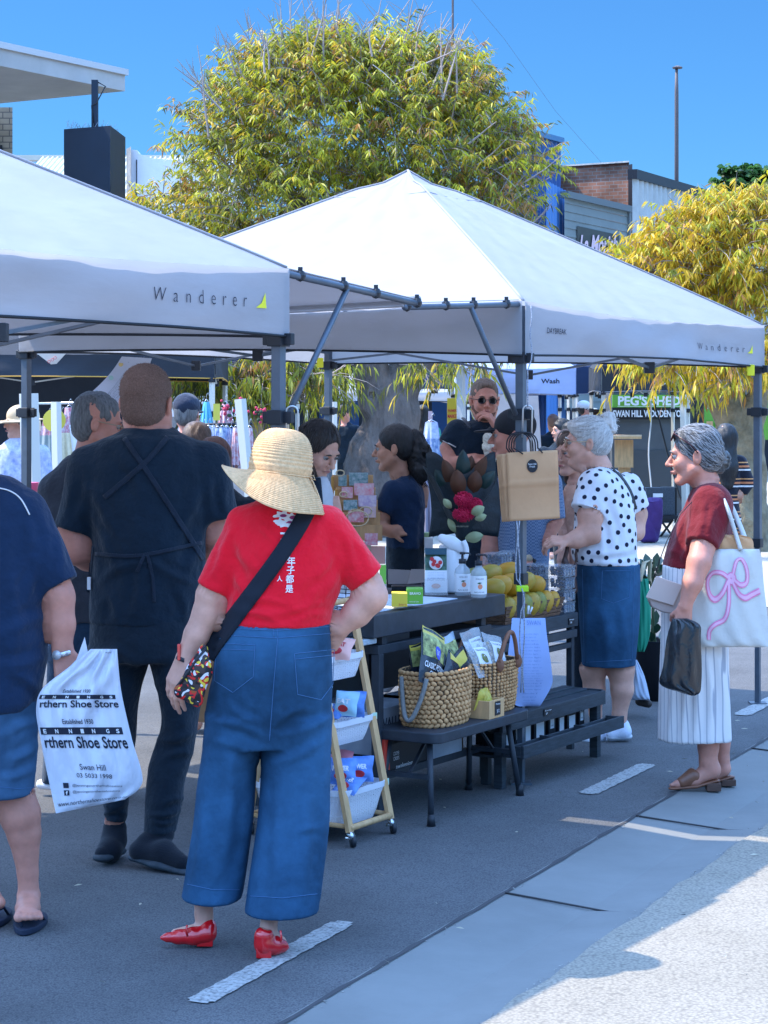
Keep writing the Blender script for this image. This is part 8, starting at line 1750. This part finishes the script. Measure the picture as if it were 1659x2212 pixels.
mb = MB(); c = P(997, 1136, Yq-.075); text_on(mb, 'flowers made to order', lambda x, y: c+Vector((x, 0, y)), -.035, .035, -.006, .004); mb.build('sticker_text', mat('gold_ink', (.35, .33, .25), .5), bq)
MLB = mat('magnolia_brown', (.10, .04, .02), .6, noise=(20, .2)); MLG = mat('magnolia_green', (.02, .05, .05), .35, noise=(10, .2)); PLE = mat('pale_leaf', (.35, .42, .24), .6)
def leaf(u, v, a, ln, wd, m, dw=0, nm='leaf'):
    a = math.radians(a); d = Vector((math.sin(a), -.15, math.cos(a))).normalized(); sd = Vector((math.cos(a), 0, -math.sin(a))); c = P(u, v, Yq+dw); ln *= 1.35/s_; wd *= 1.35/s_
    q = MB(); q.grid(lambda x, y: c+d*(ln*y)+sd*(wd*(x-.5)*2*math.sin(PI*min(1, y*.97+.03))**.7)+Vector((0, -1, 0))*(.02*math.sin(y*3)-.012*abs(x-.5)*2), 4, 8); q.build(nm, m, bq, True)
for a_ in ((985, 1060, -22, 56, 11, MLB, .04), (1000, 1050, 0, 60, 12, MLG, .06), (1012, 1058, 28, 62, 11, MLB, .05), (992, 1072, -5, 44, 13, MLB, 0), (1022, 1066, 8, 38, 12, MLB, .02), (975, 1060, -38, 44, 11, MLG, .05), (1030, 1060, 42, 44, 10, MLG, .04), (1005, 1040, 14, 44, 10, MLB, .07), (1018, 1110, 62, 24, 8, PLE, -.09), (1026, 1122, 70, 20, 6, PLE, -.09), (975, 1098, -40, 20, 6, PLE, -.06), (1005, 1164, 78, 30, 9, PLE, -.03), (985, 1150, -30, 26, 6, PLE, -.02)): leaf(*a_)
CRI = mat('crimson_bloom', (.62, .012, .085), .6)
for u, v, ru, rv in ((1001, 1078, 20, 16), (1001, 1110, 24, 16), (1026, 1090, 15, 14)):
    q = MB(); c = P(u, v, Yq-.06); q.sph(c, (ru/s_*.85, .03, rv/s_*.85), 16); r = random.Random(u+v)
    for k in range(220):
        ph = math.acos(r.uniform(-1, 1)); th = r.uniform(0, 2*PI); n_ = Vector((math.sin(ph)*math.cos(th), -abs(math.sin(ph)*math.sin(th)), math.cos(ph))); p = c+Vector((n_.x*ru/s_*.85, n_.y*.03, n_.z*rv/s_*.85)); q.tube([p, p+n_*.005+Vector((0, 0, .002)), p+n_*.009+Vector((0, 0, -.002))], .0022, 4)
    q.build('bloom', CRI, bq, True)
YC = 10.4; t = thing('side_table', 'table of gift cards behind the counter, mostly hidden', 'table', (*XY(740, YC), 0)); a = XY(640, YC); b_ = XY(835, YC)
wallbox('table_top', None, [a, b_, (b_[0], YC+.5), (a[0], YC+.5)], .72, .745, CREAM, t); wallbox('cloth_front', None, [(a[0], YC-.01), (b_[0], YC-.01), (b_[0], YC-.002), (a[0], YC-.002)], .3, .744, WHT, t)
t = thing('card_stand', 'tiered wooden stand of floral gift cards left of the ponytail woman', 'card stand', (*XY(770, YC), .75))
for k in range(5): fbox('tier', None, None, 717+8*k, 806+5*k, 1026+27*k, 1060+27*k+(90-27*k if 0 else 0), YC+.24-.05*k, .012, WOOD, t)
for k in range(4): fbox('bracket', None, None, 715+8*k, 721+8*k, 1030+27*k, 1092+27*k, YC+.22-.05*k, .05, mat('wood_orange', (.55, .30, .08), .6), t)
CDS = [mat('card_%d' % k, c, .6, noise=(45, .6), col2=c2) for k, (c, c2) in enumerate((((.06, .22, .24), (.5, .62, .68)), ((.8, .25, .32), (.8, .7, .75)), ((.5, .38, .65), (.8, .72, .8)), ((.75, .12, .18), (.8, .65, .7)), ((.6, .45, .62), (.85, .6, .5))))]
CG = 'floral gift cards on the stand'; lab = ('teal leaf patterned gift card on the top tier', 'pink floral gift card on the second tier', 'lilac swirl gift card on the third tier', 'crimson floral gift card on the fourth tier', 'pale floral gift card low on the stand', 'red rose gift card on the bottom tier', 'small round floral tag on the top tier at the left', 'small floral tag at the left of the second tier', 'teal floral tag at the left of the third tier')
for k, (u0, u1, v0, v1, m, d) in enumerate(((754, 795, 1021, 1049, 0, .22), (765, 808, 1044, 1070, 1, .17), (774, 813, 1070, 1094, 2, .12), (752, 786, 1104, 1128, 3, .06), (786, 812, 1094, 1118, 4, .07), (788, 816, 1152, 1178, 3, .0), (731, 749, 1026, 1050, 0, .21), (738, 762, 1052, 1076, 1, .16), (742, 772, 1080, 1102, 0, .11))): tag(fbox('gift_card', None, None, u0, u1, v0, v1, YC+d, .006, CDS[m]), lab[k], 'gift card', CG)
TW = mat('twine', (.62, .52, .34), .8)
for k, (u, v, ru) in enumerate(((735, 1022, 9), (742, 1068, 8), (768, 1112, 17), (790, 1104, 13), (772, 1120, 24))): q = MB(); q.tube([P(u+ru*math.cos(a*PI/8), v+ru*.7*math.sin(a*PI/8), YC+.03+.04*(4-k)) for a in range(17)], .0035, 5); tag(q.build('twine_loop', TW, None, True), 'natural twine loop, %s from the top of the card stand' % ('first', 'second', 'third', 'fourth', 'fifth')[k], 'twine', 'twine loops on the card stand')
fbox('produce_box', 'white box of herbs with a green lid right of the ponytail woman', 'box', 917, 935, 1163, 1186, 10.6, .2, WHT); fbox('produce_box', 'small pale green box above the white herb box', 'box', 916, 928, 1152, 1162, 10.7, .1, mat('pale_green', (.35, .5, .25), .6))
for k, (u, w_, hh) in enumerate(((765, 22, 30), (800, 18, 20))): fbox('card_box', ('cream gift box at the left of the side table', 'small pinkish gift box at the right of the side table')[k], 'box', u, u+w_+14, 1232-hh-30, 1228-10, 10.42, .08, (CREAM, PNK)[k])
# ------------------------------------------------------------------ trees
def leafm(key, c, tr=.35):
    m = mat(key, c, .5, .4, noise=(1.5, .25)); N, K, B = nodes(m); t_ = N.new('ShaderNodeBsdfTranslucent'); t_.inputs[0].default_value = (*[min(1, q*1.5) for q in c], 1); x = N.new('ShaderNodeMixShader'); x.inputs[0].default_value = tr; K.new(B.outputs[0], x.inputs[1]); K.new(t_.outputs[0], x.inputs[2]); K.new(x.outputs[0], N['Material Output'].inputs['Surface']); return m
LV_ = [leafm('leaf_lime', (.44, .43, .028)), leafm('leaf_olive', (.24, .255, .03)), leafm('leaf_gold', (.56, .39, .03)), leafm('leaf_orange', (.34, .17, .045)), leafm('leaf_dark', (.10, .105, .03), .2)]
BARK = mat('bark_grey', (.15, .12, .105), .9, noise=(5, .45), bump=(30, .8, .03), stretch=(1, 1, .4)); TWIG = mat('twig', (.30, .25, .23), .8)
def tree_crown(Yc, lobes, n, ll, lw, weights, seed, name, parent, drop=.8, per=15, twigs=True, shell=(.55, 1.0), mats=None):
    """drooping sprays of narrow leaves; lobes: (u, v, ru, rv, depth, weight index)"""
    g = np.random.default_rng(seed); s_ = F/Yc; w = np.array([l[2]*l[3] for l in lobes], float); w /= w.sum()
    idx = g.choice(len(lobes), n, p=w); Lb = np.array([l[:5] for l in lobes], float)[idx]
    d = g.normal(size=(n, 3)); d /= np.linalg.norm(d, axis=1)[:, None]; d[:, 2] = np.where(d[:, 2] < -.75, -d[:, 2], d[:, 2]); rr = g.uniform(shell[0], shell[1], n)**.7
    cx = (Lb[:, 0]-U0)/F*Yc; cz = CAM-(Lb[:, 1]-HZ)/s_; r3 = np.stack([Lb[:, 2]/s_, Lb[:, 4]/s_, Lb[:, 3]/s_], 1)
    base = np.stack([cx, np.full(n, Yc), cz], 1)+d*r3*rr[:, None]
    out = d*np.array([1, 1, .6])+g.normal(0, .35, (n, 3)); out[:, 2] += .25; out /= np.linalg.norm(out, axis=1)[:, None]
    V = []; MI = []
    k = per; N_ = n*k
    bi = np.repeat(np.arange(n), k); t_ = np.tile(np.linspace(0, 1, k), n); sl = g.uniform(.22, .42, n)[bi]
    o = out[bi]; p = base[bi]+o*(sl*t_)[:, None]; p[:, 2] -= drop*.35*sl*t_**2
    az = g.uniform(0, 2*np.pi, N_); hd = np.stack([np.cos(az), np.sin(az), np.zeros(N_)], 1)
    dr = hd*.55+o*.35; dr[:, 2] -= drop*g.uniform(.5, 1.3, N_); dr /= np.linalg.norm(dr, axis=1)[:, None]
    sd = np.cross(dr, g.normal(size=(N_, 3))); sd /= np.linalg.norm(sd, axis=1)[:, None]
    L_ = ll*g.uniform(.6, 1.25, N_)[:, None]; W_ = lw*g.uniform(.7, 1.3, N_)[:, None]
    bend = np.zeros((N_, 3)); bend[:, 2] = -1
    p0 = p; p1 = p+dr*L_*.38+sd*W_; p2 = p+dr*L_*.38-sd*W_; p3 = p+dr*L_*.75+bend*L_*.10+sd*W_*.65; p4 = p+dr*L_*.75+bend*L_*.10-sd*W_*.65; p5 = p+dr*L_*.98+bend*L_*.26
    V = np.stack([p0, p1, p2, p3, p4, p5], 1).reshape(-1, 3)
    b0 = np.arange(N_)*6
    f3 = np.stack([b0, b0+1, b0+2], 1); f4 = np.stack([b0+1, b0+3, b0+4, b0+2], 1); f5 = np.stack([b0+3, b0+5, b0+4], 1)
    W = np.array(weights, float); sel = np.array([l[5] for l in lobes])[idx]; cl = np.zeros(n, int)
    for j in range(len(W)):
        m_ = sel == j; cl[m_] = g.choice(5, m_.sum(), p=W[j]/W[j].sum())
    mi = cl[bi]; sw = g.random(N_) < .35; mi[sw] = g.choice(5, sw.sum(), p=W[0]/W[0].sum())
    loops = np.concatenate([f3.ravel(), f4.ravel(), f5.ravel()]); tot = np.concatenate([np.full(N_, 3), np.full(N_, 4), np.full(N_, 3)]); st = np.concatenate([[0], np.cumsum(tot)[:-1]]); mm = np.concatenate([mi, mi, mi])
    me = bpy.data.meshes.new(name); me.vertices.add(len(V)); me.vertices.foreach_set('co', V.astype(np.float32).ravel()); me.loops.add(len(loops)); me.loops.foreach_set('vertex_index', loops.astype(np.int32))
    me.polygons.add(len(tot)); me.polygons.foreach_set('loop_start', st.astype(np.int32)); me.polygons.foreach_set('loop_total', tot.astype(np.int32)); me.polygons.foreach_set('material_index', mm.astype(np.int32)); me.update(calc_edges=True)
    ob = link(name, me, mats or LV_, parent)
    if twigs:
        q = MB()
        for i in range(0, n, 2):
            a = Vector(base[i]); e = Vector(out[i]); ln = .35; q.tube([a-e*.25, a, a+e*ln*.6+Vector((0, 0, -.03)), a+e*ln+Vector((0, 0, -.10))], [.007, .006, .004, .002], 3, caps=False)
        q.build('twigs', TWIG, parent)
    return base, out
YT = 26; t = thing('street_tree', 'big round street tree with drooping yellow green leaves, behind the stall', 'tree', (*XY(815, YT), 0))
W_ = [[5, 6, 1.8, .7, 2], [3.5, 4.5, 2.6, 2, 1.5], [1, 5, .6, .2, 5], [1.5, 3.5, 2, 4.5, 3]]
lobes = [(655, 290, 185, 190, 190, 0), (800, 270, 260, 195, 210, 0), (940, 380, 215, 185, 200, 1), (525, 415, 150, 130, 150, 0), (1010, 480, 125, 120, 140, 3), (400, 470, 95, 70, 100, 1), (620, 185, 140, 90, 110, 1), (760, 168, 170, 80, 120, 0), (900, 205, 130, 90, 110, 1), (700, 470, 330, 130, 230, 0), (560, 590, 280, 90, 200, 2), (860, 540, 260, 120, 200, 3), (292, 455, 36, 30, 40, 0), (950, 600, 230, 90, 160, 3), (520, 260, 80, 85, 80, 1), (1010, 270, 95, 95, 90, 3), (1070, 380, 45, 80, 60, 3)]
rl = random.Random(77)
for k in range(22):
    a = -1.5+3.0*k/21+rl.uniform(-.1, .1); lobes.append((750+(345 if a < 0 else 385)*math.sin(a)+rl.uniform(-20, 20), 378-275*math.cos(a)+rl.uniform(-22, 14), rl.uniform(22, 52), rl.uniform(20, 48), 50, rl.choice((0, 1, 3) if a < .2 else (1, 3, 3))))
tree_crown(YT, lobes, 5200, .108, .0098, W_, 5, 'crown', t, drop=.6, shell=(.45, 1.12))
low = [(580, 815, 180, 34, 60, 2), (500, 845, 90, 40, 50, 2), (640, 845, 60, 36, 60, 2), (430, 812, 60, 28, 40, 2), (940, 805, 40, 22, 50, 2), (1020, 795, 50, 12, 30, 2)]  # darkest leaf mix: shade under the crown put into the leaf colour
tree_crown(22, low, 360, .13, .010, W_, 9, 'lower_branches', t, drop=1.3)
b = Blob(YT); b.chain([(818, 1150, 0, 105), (822, 1060, 0, 88), (832, 980, 0, 72), (850, 900, 0, 50), (868, 830, 0, 34), (885, 740, 10, 30), (900, 640, 20, 24), (880, 480, 20, 14)], 20)
b.chain([(845, 960, -14, 52), (820, 880, -20, 38), (795, 790, -20, 33), (770, 700, -10, 26), (720, 590, 0, 20), (650, 440, 0, 13)], 18); b.chain([(815, 1150, 0, 100), (812, 1180, 0, 118)], 20)
b.chain([(890, 720, 10, 22), (980, 600, 20, 16), (1050, 500, 20, 9)], 10); b.chain([(780, 720, 0, 20), (840, 560, -20, 14), (820, 350, -20, 8)], 10); b.chain([(720, 590, 0, 16), (560, 500, 0, 10), (430, 430, 0, 6)], 8); b.chain([(868, 830, 0, 18), (905, 795, -10, 14), (950, 770, -20, 9)], 8)
for u, v in ((852, 903), (807, 838), (805, 852)): b.ell((u-4, v, -44), (13, 13, 9), k=5); b.ell((u-4, v, -52), (5, 6, 5), k=3, neg=True)
b.build('trunk', BARK, t, h=.035, fold=(.03, (5, 5, 1.2), 3))
q = MB(); r = random.Random(10)
for k in range(85):
    a = r.uniform(-1.1, 1.0); u = 745+370*math.sin(a)*.95; v = 345-265*math.cos(a)*1.0+ (90 if a > .8 else 0); e = a*.55+r.gauss(0, .28); ln = r.uniform(.25, .7)
    p = P(u, v+10, YT+r.uniform(-1, 1)); d = Vector((math.sin(e), r.uniform(-.2, .2), math.cos(e)))*ln; q.tube([p-d*.6, p, p+d*.5+Vector((r.gauss(0, .03), 0, 0)), p+d], [.014, .011, .008, .004], 4)
    for j in range(2): s = r.uniform(.2, .8); q.tube([p+d*s, p+d*s+Vector((r.uniform(-.2, .2), 0, r.uniform(.08, .25)))], [.006, .003], 3)
for k in range(60):
    u = r.uniform(1080, 1200); v = 500-(1200-u)*.2+r.uniform(-150, 100); e = r.uniform(.5, 1.3); p = P(u-50, v+30, YT+r.uniform(-1, 1)); d = Vector((math.sin(e), 0, math.cos(e)))*r.uniform(.3, .6); q.tube([p, p+d*.5, p+d+Vector((0, 0, .05))], [.010, .007, .003], 4)
q.build('bare_twigs', TWIG, t)
Y2 = 23.3; t = thing('street_tree', 'smaller golden leafed tree at the right edge with a forked trunk', 'tree', (*XY(1600, Y2), 0)); W2 = [[2, 1.2, 6, .8, .2], [1.5, 2.5, 4, .8, 1]]
tree_crown(Y2, [(1560, 560, 170, 130, 150, 0), (1660, 560, 170, 150, 150, 0), (1450, 590, 110, 85, 110, 0), (1580, 690, 200, 90, 160, 0), (1390, 580, 60, 60, 60, 0), (1600, 480, 110, 60, 90, 0)], 1700, .115, .0105, W2, 15, 'crown', t)
tree_crown(Y2-1, [(1480, 792, 130, 18, 50, 1), (1380, 800, 50, 12, 30, 1), (1600, 815, 70, 30, 50, 1), (1550, 760, 150, 40, 80, 0)], 210, .14, .011, W2, 19, 'lower_branches', t, drop=1.2)
b = Blob(Y2); b.chain([(1606, 1188, 0, 62), (1604, 1120, 0, 52), (1602, 1020, 0, 48), (1598, 950, 0, 46), (1585, 905, 0, 34), (1540, 855, -10, 20), (1496, 822, -20, 14), (1440, 790, -20, 8)], 16); b.chain([(1600, 950, 0, 38), (1625, 890, 5, 26), (1650, 830, 10, 18), (1680, 700, 10, 12)], 14); b.chain([(1592, 920, 0, 24), (1590, 840, 20, 14), (1585, 700, 20, 9)], 10); b.chain([(1606, 1188, 0, 62), (1606, 1200, 0, 74)], 12)
for u, v in ((1593, 922), (1597, 962)): b.ell((u-8, v, -46), (12, 9, 8), k=5)
BK2 = mat('bark_olive', (.24, .20, .13), .9, noise=(6, .35), bump=(26, .7, .03)); tk = b.build('trunk', BK2, t, h=.03, fold=(.02, (6, 6, 2), 3))
t = thing('shrub_tree', 'dark green broadleaf tree behind the metal shed at the upper right', 'tree', (*XY(1620, 75), 0))
DKL = [leafm('leaf_green_a', (.05, .14, .03)), leafm('leaf_green_b', (.03, .09, .02)), leafm('leaf_green_c', (.08, .18, .05)), leafm('leaf_green_d', (.04, .10, .03)), leafm('leaf_green_e', (.02, .05, .015))]
tree_crown(75, [(1625, 415, 50, 42, 60, 0), (1580, 400, 20, 32, 30, 0), (1680, 430, 60, 60, 60, 0), (1640, 480, 80, 50, 60, 0)], 420, .30, .10, [[1, 1, 1, 1, 1]], 23, 'crown', t, drop=.1, mats=DKL)
mb = MB(); mb.tube([Vector((*XY(1625, 75), 0)), P(1625, 450, 75)], [.25, .12], 8); mb.build('trunk', BARK, t, True)
# fallen leaves
q = MB(); r = random.Random(31)
for k in range(90):
    Yq = r.uniform(5.8, 13); x = r.uniform(-1.2, 2.4); a = r.uniform(0, 2*PI); l = r.uniform(.008, .02); d = Vector((math.cos(a), math.sin(a), 0))*l; sd = Vector((-d.y, d.x, 0))*.22; c = Vector((x, Yq, .014)); q.add([c-d, c+sd+Vector((0, 0, .003)), c+d, c-sd], [(0, 1, 2, 3)])
tag(q.build('fallen_leaves', mat('dry_leaf', (.42, .38, .28), .8)), 'small dry leaves scattered over the road and drain', 'leaves', kind='stuff')
tuck_all()
# ------------------------------------------------------------------ light, sky, camera
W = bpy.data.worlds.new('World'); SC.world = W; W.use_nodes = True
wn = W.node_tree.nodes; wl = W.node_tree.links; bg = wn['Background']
sky = wn.new('ShaderNodeTexSky'); sky.sky_type = 'NISHITA'; sky.sun_disc = False
SUNV = Vector((-1.414, .31, 2.07)).normalized()
sky.sun_elevation = math.asin(SUNV.z); sky.sun_rotation = math.atan2(SUNV.x, SUNV.y)
sky.air_density = 1.0; sky.dust_density = .3; sky.ozone_density = 3.0; sky.altitude = 60
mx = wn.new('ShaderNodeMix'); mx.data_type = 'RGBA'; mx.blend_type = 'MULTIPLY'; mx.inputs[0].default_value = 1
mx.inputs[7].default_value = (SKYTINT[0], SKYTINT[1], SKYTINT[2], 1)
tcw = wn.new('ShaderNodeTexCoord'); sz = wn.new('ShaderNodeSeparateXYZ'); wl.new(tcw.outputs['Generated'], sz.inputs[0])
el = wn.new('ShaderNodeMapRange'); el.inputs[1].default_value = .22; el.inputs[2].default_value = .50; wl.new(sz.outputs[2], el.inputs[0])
tm = wn.new('ShaderNodeMix'); tm.data_type = 'RGBA'; tm.inputs[6].default_value = (*SKYLOW, 1); tm.inputs[7].default_value = (*SKYTINT, 1); wl.new(el.outputs[0], tm.inputs[0]); wl.new(tm.outputs[2], mx.inputs[7])  # low sky band dimmed, upper sky brightened to lift the shade
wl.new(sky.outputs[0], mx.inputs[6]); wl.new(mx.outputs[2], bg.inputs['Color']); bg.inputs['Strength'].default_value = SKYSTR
sl = bpy.data.lights.new('sun', 'SUN'); sl.energy = SUNSTR; sl.angle = math.radians(.5); sl.color = (1, .88, .70)
so = bpy.data.objects.new('sun', sl); COL.objects.link(so); so.rotation_euler = (-SUNV).to_track_quat('-Z', 'Y').to_euler(); so.location = (-8, 4, 12)
cd = bpy.data.cameras.new('camera'); co = bpy.data.objects.new('camera', cd); COL.objects.link(co); SC.camera = co
co.location = (0, 0, CAM); co.rotation_euler = (PI/2, 0, 0); cd.sensor_width = 36; cd.sensor_fit = 'AUTO'
cd.lens = F/2212*36; cd.shift_y = -(1106-HZ)/2212; cd.clip_end = 3000; cd.clip_start = .1
SC.view_settings.view_transform = 'Standard'; SC.view_settings.look = 'None'; SC.view_settings.gamma = 1; SC.view_settings.exposure = EXPO
